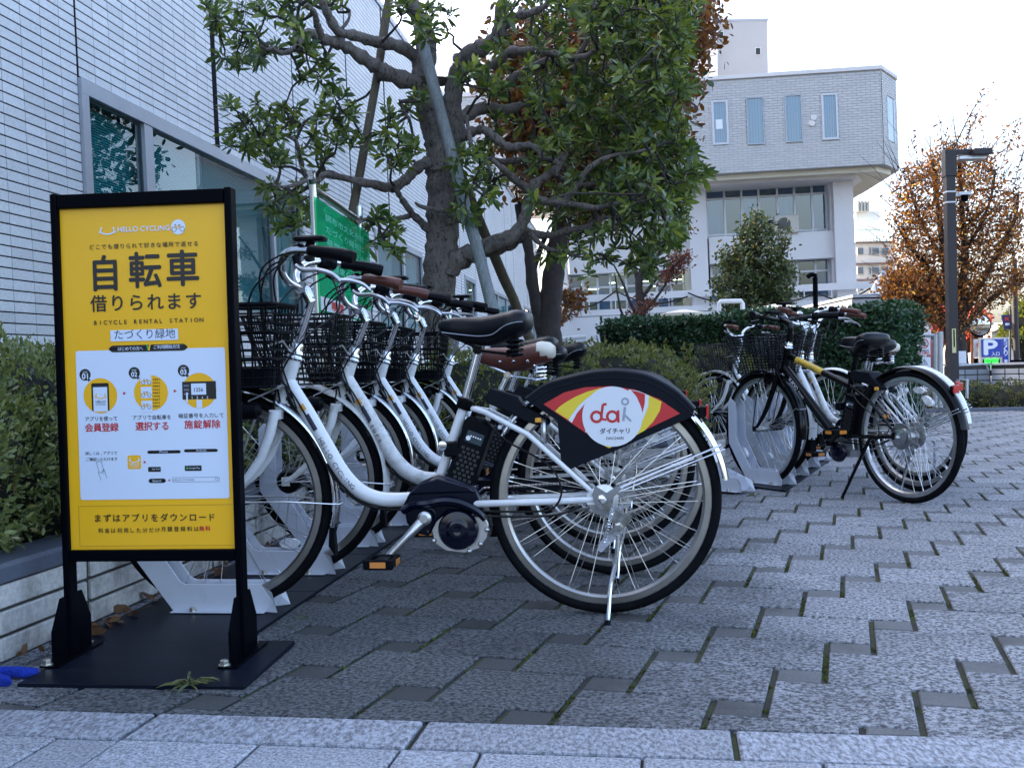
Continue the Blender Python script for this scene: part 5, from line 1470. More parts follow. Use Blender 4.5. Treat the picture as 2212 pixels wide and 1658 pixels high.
# upper clad storey, 1.9 m proud of the columns
PR = -1.9
u0, v1 = fl(1440, 182, PR); u1, _ = fl(1902, 145, PR)
zt = fl(1720, 157, PR)[1]; zb = fl(1720, 366, PR)[1]
cu = fl(1937, 250, PR+2.0)[0]
b = MB(); fc = cu
foot = [(u0-14, PR), (u1, PR), (fc, PR+2.0), (fc, PR+9), (u0-14, PR+9)]
pts = [Vector((x_, y_, 0)) for x_, y_ in foot]; n = len(pts)
b.prism([(p.x, p.y) for p in pts], Vector((0,0,0)), X, Y_, Z, zb, zt)
b.obj('upper_storey', M_bmortar, white, 0)
# tiles of the cladding: running bond courses, joined
cl_ = MB(); ch, cw = .112, .40
def clad(o, ax, L_, z0, z1, holes, nrm):
    r_ = 0; z_ = z0
    while z_ + ch <= z1 + .01:
        x_ = -(cw/2 if r_ % 2 else 0)
        while x_ < L_:
            a, c = max(0, x_)+.008, min(L_, x_+cw)-.008
            ok = c > a + .02
            for h in holes:
                if a < h[1] and c > h[0] and z_ + ch > h[2] and z_ < h[3]:
                    if a < h[0]: c = min(c, h[0])
                    elif c > h[1]: a = max(a, h[1])
                    else: ok = False
                    if c - a < .03: ok = False
            if ok:
                p = [o + ax*a, o + ax*c]; zz = (z_+.009, z_+ch-.004)
                t_ = nrm*.025
                cl_.add([p[0]+Z*zz[0]+t_, p[1]+Z*zz[0]+t_, p[1]+Z*zz[1]+t_, p[0]+Z*zz[1]+t_, p[0]+Z*zz[0], p[1]+Z*zz[0], p[1]+Z*zz[1], p[0]+Z*zz[1]], [(0,1,2,3),(4,5,1,0),(2,6,7,3)])
            x_ += cw
        z_ += ch; r_ += 1
wn = [(1536,218,1575,312,1), (1611,212,1652,311,0), (1694,207,1734,306,0), (1773,203,1812,301,1)]
holes = []
o0 = Vector((u0-14, PR, 0))
for x0, y0, x1, y1, f_ in wn:
    a, c = fl(x0, y0, PR), fl(x1, y1, PR); holes.append((a[0]-(u0-14), c[0]-(u0-14), c[1], a[1]))
clad(o0, X, u1-(u0-14), zb+.02, zt-.14, holes, Vector((0,-1,0)))
fd = Vector((fc-u1, 2.0, 0)); fL = fd.length; fd.normalize(); fn = Vector((fd.y, -fd.x, 0))
hz0, hz1 = fl(1918, 296, PR)[1], fl(1918, 201, PR)[1]
clad(Vector((u1, PR, 0)), fd, fL, zb+.02, zt-.14, [(fL*.30, fL*.78, hz0, hz1)], fn)
o = cl_.obj('cladding_tiles', M_brickface, white, 0); tag(o, kind='stuff')
at = o.data.attributes.new('tone', 'FLOAT', 'FACE'); at.data.foreach_set('value', np.repeat(RNG.uniform(-.05,.05,len(o.data.polygons)//3+1),3)[:len(o.data.polygons)])
b = MB(); e = .10
b.prism([(u0-14.1,PR-e),(u1+.03,PR-e),(fc+e,PR+2.0-.03),(fc+e,PR+9.1),(u0-14.1,PR+9.1)], Vector(), X, Y_, Z, zt-.10, zt+.06); b.obj('roof_coping', M_render, white, 0)
def window_b(x0, y0, x1, y1, off, fr=.07, curtain=True, white_fr=True, inner=None):
    a, c = fl(x0, y0, off), fl(x1, y1, off); X0, Z1, X1, Z0 = a[0], a[1], c[0], c[1]
    f_ = MB()
    for q in ((X0,Z0,X1,Z0+fr),(X0,Z1-fr,X1,Z1),(X0,Z0+fr,X0+fr,Z1-fr),(X1-fr,Z0+fr,X1,Z1-fr)): f_.box(q[0], off-.06, q[1], q[2], off+.08, q[3])
    fo = f_.obj('window', M_alu_w if white_fr else M_trim, white, 0)
    g_ = MB(); g_.box(X0+fr+.001, off-.01, Z0+fr+.001, X1-fr-.001, off+.002, Z1-fr-.001); g_.obj('pane', M_glass_b, fo, 0)
    if curtain:
        k = MB(); n = 18; vs_ = []
        for i in range(n+1):
            xx = X0+fr + (X1-X0-2*fr)*i/n; yy = off-.008 + .03 + .012*math.sin(i*1.9)
            vs_ += [(xx, yy, Z0+fr), (xx, yy, Z1-fr)]
        k.add(vs_, [(2*i, 2*i+2, 2*i+3, 2*i+1) for i in range(n)]); k.obj('curtain', M_curtain, fo, 60)
    return fo
for x0, y0, x1, y1, f_ in wn: window_b(x0, y0, x1, y1, PR-.02 if f_ else PR-.016, .09 if f_ else .035, True, f_)
nt_ = MB(); a = fl(1546, 258, PR-.1); nt_.box(a[0], PR-.045, a[1]-.42, a[0]+.30, PR-.04, a[1]); nt_.obj('paper_notice', M_panel_white, white, 0)
dd = MB()
for x_, y_ in ((1757.6, 254.5), (1753.3, 267.3)):
    a = fl(x_, y_, PR); dd.lathe([(0,.14),(.08,.12)], (a[0], PR-.02, a[1]), (0,-1,0), 18)
dd.obj('vent_cap', M_render, white, 30)
# facet window
g_ = MB(); A_ = Vector((u1, PR, 0)); A1_ = A_ + fd*fL*.30 + fn*.03; A2_ = A_ + fd*fL*.78 + fn*.03
g_.add([A1_+Z*hz0, A2_+Z*hz0, A2_+Z*hz1, A1_+Z*hz1], [(0,1,2,3)]); g_.obj('window', mat('sky_glass', (.16,.24,.30), .05, 0, spec=1.2), white, 0)
f_ = MB()
for p, q in ((A1_, A1_+fd*.10), (A2_-fd*.10, A2_)): f_.add([p+fn*.03+Z*hz0, q+fn*.03+Z*hz0, q+fn*.03+Z*hz1, p+fn*.03+Z*hz1], [(0,1,2,3)])
f_.obj('window_frame', M_trim, white, 0)
# stepped soffit
b = MB(); zs = fl(1720, 380, PR+.35)[1]
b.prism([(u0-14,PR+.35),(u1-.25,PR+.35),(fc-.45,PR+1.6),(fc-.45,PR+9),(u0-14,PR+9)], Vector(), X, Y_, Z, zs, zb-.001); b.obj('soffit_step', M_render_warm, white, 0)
b = MB(); b.prism([(u0-14,PR+.9),(u1-1.0,PR+.9),(u1-.4,PR+2.2),(u1-.4,PR+9),(u0-14,PR+9)], Vector(), X, Y_, Z, zs-.10, zs-.001); b.obj('soffit', M_render, white, 0)
# columns
def colm(x0, x1, ytop, d=1.6, nm='column'):
    a, c = fl(x0, 600, 0), fl(x1, 600, 0); b = MB(); b.box(a[0], 0, gz, c[0], d, fl(x0, ytop, 0)[1]); b.obj(nm, M_render, white, 0)
colm(1807, 1850, 372); colm(1493, 1531, 372); colm(1196, 1226, 200)
# window walls, recessed by 1.1 m
RC = 1.1
def bay(x0, x1, ytop, ybot, verts, hz, off=RC, lights=0, interior=None):
    b = MB()
    X0, X1 = fl(x0, 600, off)[0], fl(x1, 600, off)[0]
    Z1, Z0 = fl((x0+x1)/2, ytop, off)[1], fl((x0+x1)/2, ybot, off)[1]
    fo = thing('window', None, None); 
    for k in ('label', 'category'): 
        if k in fo: del fo[k]
    fo.parent = white
    xs = [X0] + [fl(v_, 600, off)[0] for v_ in verts] + [X1]
    zz = [Z0] + [fl((x0+x1)/2, h_, off)[1] for h_ in hz][::-1] + [Z1]
    fr = MB()
    for i, x_ in enumerate(xs): fr.box(x_-.05, off-.05, Z0, x_+.05, off+.09, Z1)
    for z_ in zz: fr.box(X0-.04, off-.045, z_-.045, X1+.04, off+.085, z_+.045)
    fr.obj('frame', M_alu_w, fo, 0)
    for i in range(len(xs)-1):
        for j in range(len(zz)-1):
            g = MB(); g.box(xs[i]+.051, off+.01, zz[j]+.046, xs[i+1]-.051, off+.02, zz[j+1]-.046); g.obj('pane', M_glass_b, fo, 0)
    bk = MB(); bk.box(X0, off+1.4, Z0-.2, X1, off+1.5, Z1+.1); bk.obj('interior', interior or M_inside, fo, 0)
    if interior is None:
        cu = MB()
        for i in range(len(xs)-1):
            if i % 2 == 0: cu.box(xs[i]+.06, off+.15, zz[0], xs[i+1]-.06, off+.17, zz[-1])
        cu.obj('roller_blind', M_curtain, fo, 0)
    if lights:
        lm = MB()
        for q in range(lights):
            xx = X0 + (X1-X0)*(.08 + .84*q/max(1,lights-1)); lm.box(xx-.28, off+.5, Z1-.45-.25*(q%2), xx+.28, off+.65, Z1-.41-.25*(q%2))
        e_ = bpy.data.materials.new('office_lamp'); e_.use_nodes = True; e_.node_tree.nodes['Principled BSDF'].inputs['Emission Color'].default_value = (1,.85,.6,1); e_.node_tree.nodes['Principled BSDF'].inputs['Emission Strength'].default_value = 2.0
        lm.obj('ceiling_lamp', e_, fo, 0)
bay(1531, 1790, 400, 512, [1571,1608,1645,1685,1722,1760], [424,502])
bay(1537, 1790, 565, 650, [1571,1608,1645,1685,1722,1762], [590], lights=0)
bay(1226, 1482, 588, 672, [1258,1290,1318,1352,1382,1418,1450], [618,642], lights=7)
bay(1226, 1482, 400, 500, [1258,1318,1382,1450], [424])
bay(1226, 1482, 210, 310, [1290,1352,1418], [250])
b = MB()
def wallrect(x0, y0, x1, y1, off, d): 
    a, c = fl(x0, y0, off), fl(x1, y1, off); b.box(a[0], off, min(a[1],c[1]), c[0], off+d, max(a[1],c[1]))
wallrect(1531.2, 512, 1806.8, 556, .35, 1.8); wallrect(1226.2, 500, 1492.8, 580, .35, 1.8); wallrect(1226.2, 312, 1492.8, 396, .35, 1.8)
wallrect(1226.2, 672, 1492.8, 790, .30, 1.6); wallrect(1531.2, 652, 1806.8, 790, .30, 1.6); wallrect(1790, 390, 1806.9, 640, .5, 1.6)
b.obj('spandrel_wall', M_render, white, 0)
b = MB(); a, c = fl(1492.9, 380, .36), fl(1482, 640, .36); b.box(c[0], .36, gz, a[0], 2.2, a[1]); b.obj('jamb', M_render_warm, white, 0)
b = MB(); a, c = fl(1226, 100, 3.2), fl(1849, 900, 3.2); b.box(a[0], 3.3, gz, c[0]-.6, 14, zs+.05); b.obj('core_wall', M_room, white, 0)
b = MB(); a, c = fl(1100, 640, -.4), fl(1855, 640, -.4)
b.box(a[0], -.45, fl(1500,672,-.4)[1], c[0], -.02, fl(1500,660,-.4)[1]); b.box(a[0]+.01, -.40, gz, c[0]-.01, -.05, fl(1500,673,-.4)[1]); b.obj('base_wall', M_render, white, 0)
b = MB()
za = fl(1500, 641, -.4)[1]; zb2 = fl(1500, 626, -.4)[1]
b.box(a[0], -.40, za, c[0]+.8, -.34, zb2)
for q in range(14): xx = a[0] + (c[0]-a[0])*q/13; b.box(xx, -.42, fl(1500,660,-.4)[1], xx+.05, -.401, za-.001)
b.obj('balcony_rail', M_render, white, 0)
# sagging festoon cable on the base wall
b = MB(); 
for x0, x1, y0, y1 in ((1206,1330,655,628),(1330,1486,628,640),(1486,1620,632,625),(1620,1760,625,634),(1760,1880,630,622)):
    p0, p1 = fl(x0,y0,-.6), fl(x1,y1,-.6); b.tube([((p0[0]+(p1[0]-p0[0])*i/8), -.6, p0[1]+(p1[1]-p0[1])*i/8 - .45*math.sin(math.pi*i/8)) for i in range(9)], .035, 5)
b.obj('cable', M_wire, white, 0)
# air conditioner outside unit on the sill
b = MB(); a, c = fl(1672, 466, .2), fl(1726, 502, .2); b.cbox(a[0], .15, c[1], c[0], .55, a[1], .03)
ac = tag(b.obj('air_conditioner', mat('ac_beige', (.50,.47,.41), .5), None, 30), 'beige air conditioner unit outside the large windows above the small dark tree', 'air conditioner'); ac.matrix_world = MF
b = MB(); cx, cz = (a[0]+c[0])/2-.12, (a[1]+c[1])/2
b.lathe([(0,.30),(.015,.30),(.02,.27)], (cx, .152, cz), (0,-1,0), 24); b.obj('fan_grille', mat('fan_dark', (.07,.07,.07), .5), ac, 30)

# plain stair tower and taller block behind
YT = 60.0
def pbox(mb, x0, y0, x1, y1, Y, dep):
    a, c = P(x0, y1, Y), P(x1, y0, Y); mb.box(a.x, a.y, a.z, c.x, a.y+dep, c.z)
tow = thing('stair_tower', 'plain pale concrete stair tower with two tiny windows rising above the clad storey', 'building', Matrix.Identity(4))
b = MB(); a, c = P(1552, 300, YT), P(1657, 45, YT)
b.box(a.x, YT, -2, c.x, YT+7, c.z); b.obj('wall', mat('weathered_concrete', (.46,.45,.45), .85, var=.08, vscale=.4, dirt=((.3,.28,.26), .8, .5, .8, .4)), tow, 0)
b = MB(); b.box(a.x-.05, YT-.05, c.z, c.x+.06, YT+7.05, c.z+.12); b.obj('coping', M_trim, tow, 0)
for x0, y0, x1, y1 in ((1554,69,1562,83), (1633,104,1642,118)):
    b = MB(); pbox(b, x0-1.5, y0-1.5, x1+1.5, y1+1.5, YT-.04, .03); f_ = b.obj('window', M_render, tow, 0)
    b = MB(); pbox(b, x0, y0, x1, y1, YT-.06, .015); b.obj('pane', M_room, f_, 0)
blk = thing('rear_block', 'tall white block behind the autumn leaves with vertical pipes and a blue window', 'building', Matrix.Identity(4))
b = MB(); a, c = P(1380, 300, 58), P(1531, -120, 58); b.box(a.x, 58, -2, c.x, 58+9, c.z); b.obj('wall', M_render, blk, 0)
b = MB(); pbox(b, 1462, 8, 1493, 58, 57.9, .05); f_ = b.obj('window', M_alu_w, blk, 0)
b = MB(); pbox(b, 1465, 11, 1490, 55, 57.86, .02); b.obj('pane', mat('blue_glass', (.05,.10,.20), .05, spec=1), f_, 0)
b = MB()
for x_ in (1536, 1541, 1547): b.tube([P(x_, 170, 57.8), P(x_, 14 if x_ < 1545 else 30, 57.8)], .09, 8)
b.obj('pipes', M_render, blk, 30)

# apartment block in the far distance
ap = thing('apartment_block', 'distant cream apartment block with brown floor bands and a rooftop tank', 'building', Matrix.Identity(4))
YA = 130.
b = MB(); pbox(b, 1849, 430+92, 1932, 660, YA, 12); b.obj('wall', mat('apartment_cream', (.62,.57,.50), .85, var=.06, vscale=.1), ap, 0)
b = MB(); pbox(b, 1850, 456, 1900, 522, YA+3, 8); b.obj('lift_housing', mat('pale_stucco', (.60,.61,.58), .8), ap, 0)
b = MB(); pbox(b, 1851, 434, 1878, 456, YA+2, 3)
for q in range(4): b.tube([P(1854+q*7, 456, YA+1.8), P(1854+q*7, 434, YA+1.8)], .15, 6)
b.obj('roof_tank', mat('tank_grey', (.33,.34,.32), .7), ap, 0)
b = MB()
for y_ in (520, 566, 601): pbox(b, 1848, y_, 1932, y_+5, YA-.6, .6)
b.obj('floor_band', mat('brown_band', (.16,.11,.10), .8), ap, 0)
for y_ in (534, 576, 612):
    for x_ in (1852, 1878, 1886, 1906):
        b = MB(); pbox(b, x_, y_, x_+(14 if x_ != 1878 else 5), y_+16, YA-.25, .2); f_ = b.obj('window', M_alu_w, ap, 0)
        b = MB(); pbox(b, x_+1, y_+1, x_+(13 if x_ != 1878 else 4), y_+15, YA-.35, .08); b.obj('pane', mat('far_pane', (.10,.11,.12), .2), f_, 0)
b = MB()
for x_ in range(1850, 1932, 7): b.tube([P(x_, 522, YA-.4), P(x_, 497, YA-.4)], .07, 4)
b.tube([P(1850,497,YA-.4), P(1932,497,YA-.4)], .07, 4); b.obj('roof_fence', mat('pale_green_fence', (.35,.5,.47), .6), ap, 0)

# ------------------------------------------------------------------ entrance roof, service pipes behind the hedge
en = thing('glazed_canopy', 'low dark canopy with a sloping glass rooflight beside the orange tree', 'canopy', Matrix.Identity(4))
YE = 30.
b = MB(); pbox(b, 1842, 643, 1960, 700, YE, 5); b.box(P(1838,640,YE).x, YE-.15, P(1838,643,YE).z, P(1968,640,YE).x, YE+5.2, P(1838,637,YE).z); b.obj('roof', M_trim, en, 0)
b = MB(); p = [P(1880,636,YE+.2), P(1975,636,YE+.2), P(1990,590,YE+2.5), P(1905,588,YE+2.5)]; b.add(p, [(0,1,2,3)]); b.obj('rooflight', mat('rooflight_glass', (.35,.45,.45), .06, spec=1), en, 0)
b = MB()
for q in (0, .33, .66, 1): b.tube([p[0].lerp(p[1], q), p[3].lerp(p[2], q)], .05, 6)
b.tube([p[0], p[1]], .05, 6); b.tube([p[3], p[2]], .05, 6); b.obj('glazing_bars', M_trim, en, 0)
b = MB(); b.box(P(1993,650,YE).x, YE, -1, P(2010,650,YE).x, YE+.5, P(2010,640,YE).z); b.obj('canopy_post', M_render, en, 0)
M_pipe = mat('white_pipe', (.68,.68,.68), .45)
def pipe(label, pts, Y, r, cat='pipe', nm='white_pipe', group=None, m_=None):
    b = MB(); b.tube(bez([P(x_, y_, Y) for x_, y_ in pts], 1), r, 10); return tag(b.obj(nm, m_ or M_pipe, None, 50), label, cat, group)
pipe('white pipe arch standing behind the dark hedge, left of the small dark tree', [(1553,720),(1553,656),(1556,651),(1601,650),(1604,655),(1604,720)], 19, .042)
pipe('short white pipe post behind the dark hedge, left of the domed vent', [(1512,705),(1512,676)], 19, .05, nm='pipe_post')
pipe('pair of low white rails between the black saddles and the dark hedge', [(1212,733),(1266,727),(1268,735),(1215,741)], 12, .028, cat='rail', nm='low_rail')
pipe('small white hoop on the pale wall left of the dark hedge', [(1283,740),(1283,728),(1287,723),(1292,724),(1295,740)], 15.5, .018, cat='hoop', nm='small_hoop')
def dome(label, x_, y_, Y, r, h):
    b = MB(); p = P(x_, y_, Y); b.lathe([(-.9,r*.8),(-.02,r*.8),(0,r),(.05,r),(h*.6,r*.75),(h,r*.2),(h,.01)], p, Z, 24); return tag(b.obj('vent_dome', M_render_warm, None, 50), label, 'vent')
dome('wide pale domed vent behind the hedge left of the pipe arch', 1475, 683, 19, .42, .12)
dome('pale domed vent above the hedge right of the small dark tree', 1680, 672, 19, .45, .13)
dome('low pale domed vent above the hedge under the small dark tree', 1640, 678, 18.5, .5, .10)
# low lamp with bent head
lp = thing('path_lamp', 'slim dark garden lamp with a small bent head right of the small dark tree', 'lamp', Matrix.Identity(4))
b = MB(); b.tube([P(1763,760,20), P(1761,600,20)], .05, 8); b.obj('pole', M_sign_frame, lp, 40)
b = MB(); b.tube([P(1761,602,20), P(1761,594,20), P(1752,593,20), P(1744,598,20)], .045, 8); b.obj('lamp_head', M_sign_frame, lp, 40)

# ------------------------------------------------------------------ trees in front of the white building
leafy_tree('small_tree', 'small upright dark-leaved tree in front of the white columns', [([(1632,760),(1631,700),(1629,650),(1630,580),(1632,520),(1634,470)], .05, .02, 0, 0), ([(1630,640),(1600,600),(1575,570)], .02, .01, 0, 0), ([(1631,620),(1665,580),(1690,550)], .02, .01, 0, 0), ([(1630,560),(1612,520),(1600,500)], .016, .008, 0, 0)],
  [([(1636,452),(1660,475),(1672,500),(1695,490),(1700,520),(1690,560),(1715,590),(1722,640),(1700,680),(1650,685),(1600,690),(1560,660),(1536,640),(1545,600),(1575,590),(1550,560),(1560,535),(1590,540),(1600,495),(1620,480)], 1)], 23, .095, M_leaf_mid, M_bark_dark, nleaf=8000, cl=.09, tw_r=.010)
leafy_tree('bare_tree', 'nearly bare multi-stemmed tree with dry red leaves behind the hedge', [
   ([(1388,715),(1386,680),(1384,650),(1380,610),(1392,570),(1402,520),(1412,480),(1420,440)], .12, .045, 0, 0), ([(1384,650),(1376,600),(1368,560),(1360,520)], .06, .02, 0, 0),
   ([(1392,600),(1415,560),(1440,520),(1462,480),(1480,455)], .05, .018, 0, 0), ([(1380,690),(1360,650),(1345,610),(1325,570)], .045, .018, 0, 0), ([(1370,700),(1345,680),(1335,640),(1328,590)], .04, .015, 0, 0),
   ([(1390,640),(1420,600),(1450,580),(1475,560)], .045, .015, 0, 0), ([(1388,680),(1420,640),(1440,610),(1455,590)], .04, .015, 0, 0)],
  [([(1420,600),(1440,555),(1470,540),(1492,545),(1480,575),(1460,600),(1425,620)], 1.0), ([(1340,690),(1400,670),(1440,680),(1420,640),(1360,660)], .35), ([(1440,500),(1480,470),(1490,490),(1450,520)], .15)], 24, .10, M_leaf_red, M_bark_dark, nleaf=800, cl=.09, tw_r=.012)
OT = leafy_tree('orange_tree', 'glowing orange and brown autumn tree at the right behind the lamp post', [
   ([(2072,860),(2068,790),(2062,730),(2058,700)], .30, .22, 0, 0), ([(2058,700),(2046,650),(2020,600),(1990,560),(1965,530),(1945,500)], .11, .03, 0, 0), ([(2058,700),(2052,640),(2040,560),(2030,480),(2020,400),(2015,340)], .12, .03, 0, 0),
   ([(2062,710),(2075,640),(2085,560),(2080,480),(2075,400),(2072,330)], .13, .03, 0, 0), ([(2065,715),(2095,650),(2130,590),(2160,540),(2190,480),(2200,420)], .11, .03, 0, 0), ([(2068,730),(2105,680),(2150,640),(2200,610)], .08, .02, 0, 0),
   ([(2056,690),(2010,660),(1970,650),(1930,640)], .07, .02, 0, 0), ([(2072,560),(2110,500),(2140,430),(2150,370)], .05, .02, 0, 0), ([(2040,560),(2000,500),(1975,440),(1965,400)], .05, .02, 0, 0),
   ([(2056,330),(2075,290),(2100,240),(2128,200)], .02, .006, 0, 0), ([(2080,330),(2095,280),(2110,255)], .012, .005, 0, 0), ([(2110,360),(2150,310),(2180,270),(2205,255)], .014, .005, 0, 0), ([(2020,340),(2000,300),(1985,270)], .012, .004, 0, 0), ([(2040,330),(2030,270),(2028,230)], .010, .003, 0, 0),
   ([(1960,400),(1940,360),(1915,330)], .010, .003, 0, 0), ([(1955,440),(1920,400),(1890,380)], .010, .003, 0, 0), ([(2070,320),(2060,260),(2062,225)], .010, .003, 0, 0), ([(2130,360),(2160,330),(2200,320)], .012, .004, 0, 0)],
  [([(2040,318),(2080,300),(2120,320),(2150,350),(2180,390),(2205,430),(2212,520),(2230,600),(2200,640),(2150,640),(2120,690),(2090,720),(2040,715),(2000,690),(1960,690),(1925,650),(1900,610),(1925,560),(1935,500),(1930,430),(1950,380),(1990,340)], 1.0),
   ([(1905,620),(1940,570),(2000,600),(2020,660),(1980,700),(1930,680)], .30),
   ([(2085,290),(2120,210),(2135,200),(2110,270)], .004), ([(2150,330),(2190,275),(2200,285),(2165,340)], .004)],
  24, .088, M_leaf_orange, M_bark_dark, nleaf=20000, cl=.13, tw_r=.012, spread=2.2)

# bare shoots springing from the orange crown
b = MB()
for i in range(110):
    x0 = RNG.uniform(1935, 2215); y0 = 330 + abs(x0-2070)*.35 + RNG.uniform(0, 60); up = RNG.uniform(45, 135); lean = (x0-2060)*.45 + RNG.normal(0, 22)
    if i > 78: x0, y0, up, lean = RNG.uniform(1925,1960), RNG.uniform(430,690), RNG.uniform(-10,60), -RNG.uniform(30,85)
    Yq = 24 + RNG.normal(0, .7)
    b.tube(bez([P(x0,y0,Yq), P(x0+lean*.45, y0-up*.55, Yq), P(x0+lean, y0-up, Yq)], 3), [.008,.007,.0065,.006,.005,.004,.003], 4, cap=False)
tag(b.obj('bare_twigs', M_bark_dark, OT, 0), kind='stuff')
C_, D_ = [], []
for i in range(160):
    f = RNG.random(); q = [(2080,300,2128,200),(2150,350,2200,262),(2040,320,2030,250),(1990,330,1965,290),(2190,420,2215,330)][int(RNG.integers(0,5))]
    C_.append(tuple(P(q[0]+(q[2]-q[0])*f+RNG.normal(0,7), q[1]+(q[3]-q[1])*f+RNG.normal(0,7), 24))); D_.append(tuple(RNG.normal(0,1,3)))
V, Fc = leaves_np(np.array(C_), np.array(D_), .085, .5, .35); tag(np_obj('leaves', V, Fc, 3, M_leaf_red, OT), kind='stuff')

# ------------------------------------------------------------------ lamp post
lm = thing('lamp_post', 'dark brown square lamp post with a flat horizontal head and small camera', 'street lamp', Matrix.Identity(4))
YL = 15.0; M_lamp = mat('dark_brown_paint', (.018,.013,.015), .5, var=.1, vscale=3)
pt, pb = P(2048, 334, YL), P(2060, 905, YL); ax = (pt-pb).normalized()
Ml = frame(pb, X, ax); H_ = (pt-pb).length
b = MB(); b.box(-.064,-.064,-.1,.064,.064,H_+.05,0,Ml); b.obj('pole', M_lamp, lm, 0)
b = MB(); b.box(-.078,-.078,H_-.32,.085,.078,H_+.06,0,Ml); b.obj('pole_top', M_lamp, lm, 0, bevel=.006)
b = MB(); b.box(.091,-.06,H_-.005,.36,.06,H_+.062,0,Ml); b.box(.30,-.17,H_-.03,.56,.17,H_+.05,0,Ml); b.obj('lamp_head', M_lamp, lm, 0, bevel=.006)
b = MB(); b.box(.14,-.05,H_-.075,.52,.15,H_-.034,0,Ml); b.obj('lens', M_clear, lm, 0)
b = MB(); b.box(.073,-.03,H_-.60,.15,.03,H_-.57,0,Ml); b.box(.12,-.05,H_-.585,.30,.05,H_-.545,0,Ml); b.lathe([(0,.05),(.05,.055),(.09,.04),(.10,.01)], Ml @ Vector((.22,0,H_-.585)), -ax, 16, 1); b.obj('security_camera', [M_pipe, M_sign_frame], lm, 30)
b = MB()
for z_ in (H_-.55, H_-.70): b.box(-.068,-.068,z_,.068,.068,z_+.02,0,Ml)
b.obj('strap', M_pipe, lm, 0)
b = MB(); z0 = (905-762)/2250*YL*1.0; z1 = (905-710)/2250*YL
b.box(-.028,-.0655,z0,.028,-.0645,z1,0,Ml)
for q in range(8): b.box(-.010,-.0658,z0+.08+q*(z1-z0-.15)/8,.012,-.0656,z0+.08+q*(z1-z0-.15)/8+.08,1,Ml)
b.obj('pole_sticker', [mat('pale_yellow_sticker', (.62,.58,.28), .5), M_print_dark], lm, 0)

# ------------------------------------------------------------------ gate with notices, low tiled wall, bushes
YG = 14.0
gt = thing('mesh_gate', 'grey mesh gate with warning notices beside the end of the dark hedge', 'gate', Matrix.Identity(4))
M_galv = mat('galvanised_steel', (.38,.39,.40), .45, .5, var=.15, vscale=6)
a, c = P(1983, 722, YG), P(2024, 722, YG)
b = MB()
for x_ in (1984, 2020): b.tube([P(x_, 880, YG), P(x_, 722, YG)], .032, 8)
for y_ in (724, 808): b.tube([P(1984, y_, YG), P(2020, y_, YG)], .022, 8)
b.tube([P(2030, 880, YG+.2), P(2030, 716, YG+.2)], .045, 10); b.obj('gate_frame', M_galv, gt, 40)
b = MB()
for q in range(9): b.tube([P(1984+q*4.4, 808, YG+.01), P(1984+q*4.4, 725, YG+.01)], .004, 4, cap=False)
for q in range(18): b.tube([P(1984, 728+q*4.7, YG+.015), P(2020, 728+q*4.7, YG+.015)], .004, 4, cap=False)
tag(b.obj('wire_mesh', M_galv, gt, 0), kind='stuff')
def board(parent, nm, x0, y0, x1, y1, Y, th, m_, extra=None, smooth=0):
    b = MB(); pbox(b, x0, y0, x1, y1, Y, th); return b.obj(nm, m_, parent, smooth)
no = board(None, 'warning_notice', 1982, 731, 2009, 766, YG-.10, .01, M_panel_white); tag(no, 'white no-entry notice with a red prohibition ring fixed to the mesh gate', 'notice')
b = MB(); cc = P(1996, 742, YG-.105); n_ = 22
for i in range(n_):
    a0, a1 = 2*math.pi*i/n_, 2*math.pi*(i+1)/n_
    b.add([cc + X*math.cos(a0)*.063 + Z*math.sin(a0)*.063, cc + X*math.cos(a1)*.063 + Z*math.sin(a1)*.063, cc + X*math.cos(a1)*.050 + Z*math.sin(a1)*.050, cc + X*math.cos(a0)*.050 + Z*math.sin(a0)*.050], [(0,1,2,3)], 0)
b.add([cc+X*-.046+Z*.036, cc+X*-.036+Z*.046, cc+X*.046+Z*-.036, cc+X*.036+Z*-.046], [(0,1,2,3)], 0)
b.add([cc+X*-.014+Z*-.034+Y_*-.001, cc+X*.014+Z*-.034+Y_*-.001, cc+X*.012+Z*.012+Y_*-.001, cc+X*-.012+Z*.012+Y_*-.001], [(0,1,2,3)], 1); b.lathe([(0,.011),(.0005,.011)], cc+Z*.026, -Y_, 12, 1)
letter(b, '\u95a2\u4fc2\u8005\u4ee5\u5916', 0, -.092, .13, None, cc, X, Z, -Y_, .001, .02, 1); letter(b, '\u7acb\u5165\u7981\u6b62', 0, -.122, .14, None, cc, X, Z, -Y_, .001, .03, 0)
b.obj('lettering', [M_print_red, M_print_dark], no, 0)
no = board(None, 'warning_notice', 1985, 771, 2010, 800, YG-.10, .01, M_panel_white); tag(no, 'white notice with a triangle warning sign low on the mesh gate', 'notice')
b = MB(); cc = P(1997, 783, YG-.105)
for k in range(3):
    a0, a1 = math.radians(90+120*k), math.radians(210+120*k); r0, r1 = .052, .040
    b.add([cc+X*math.cos(a0)*r0+Z*math.sin(a0)*r0, cc+X*math.cos(a1)*r0+Z*math.sin(a1)*r0, cc+X*math.cos(a1)*r1+Z*math.sin(a1)*r1, cc+X*math.cos(a0)*r1+Z*math.sin(a0)*r1], [(0,1,2,3)], 0)
b.add([cc+X*-.003+Z*-.012+Y_*-.001, cc+X*.003+Z*-.012+Y_*-.001, cc+X*.004+Z*.022+Y_*-.001, cc+X*-.004+Z*.022+Y_*-.001], [(0,1,2,3)], 0)
letter(b, '\u7acb\u5165\u7981\u6b62', 0, -.065, .10, None, cc, X, Z, -Y_, .001, .02, 0); b.obj('lettering', [M_print_dark], no, 0)
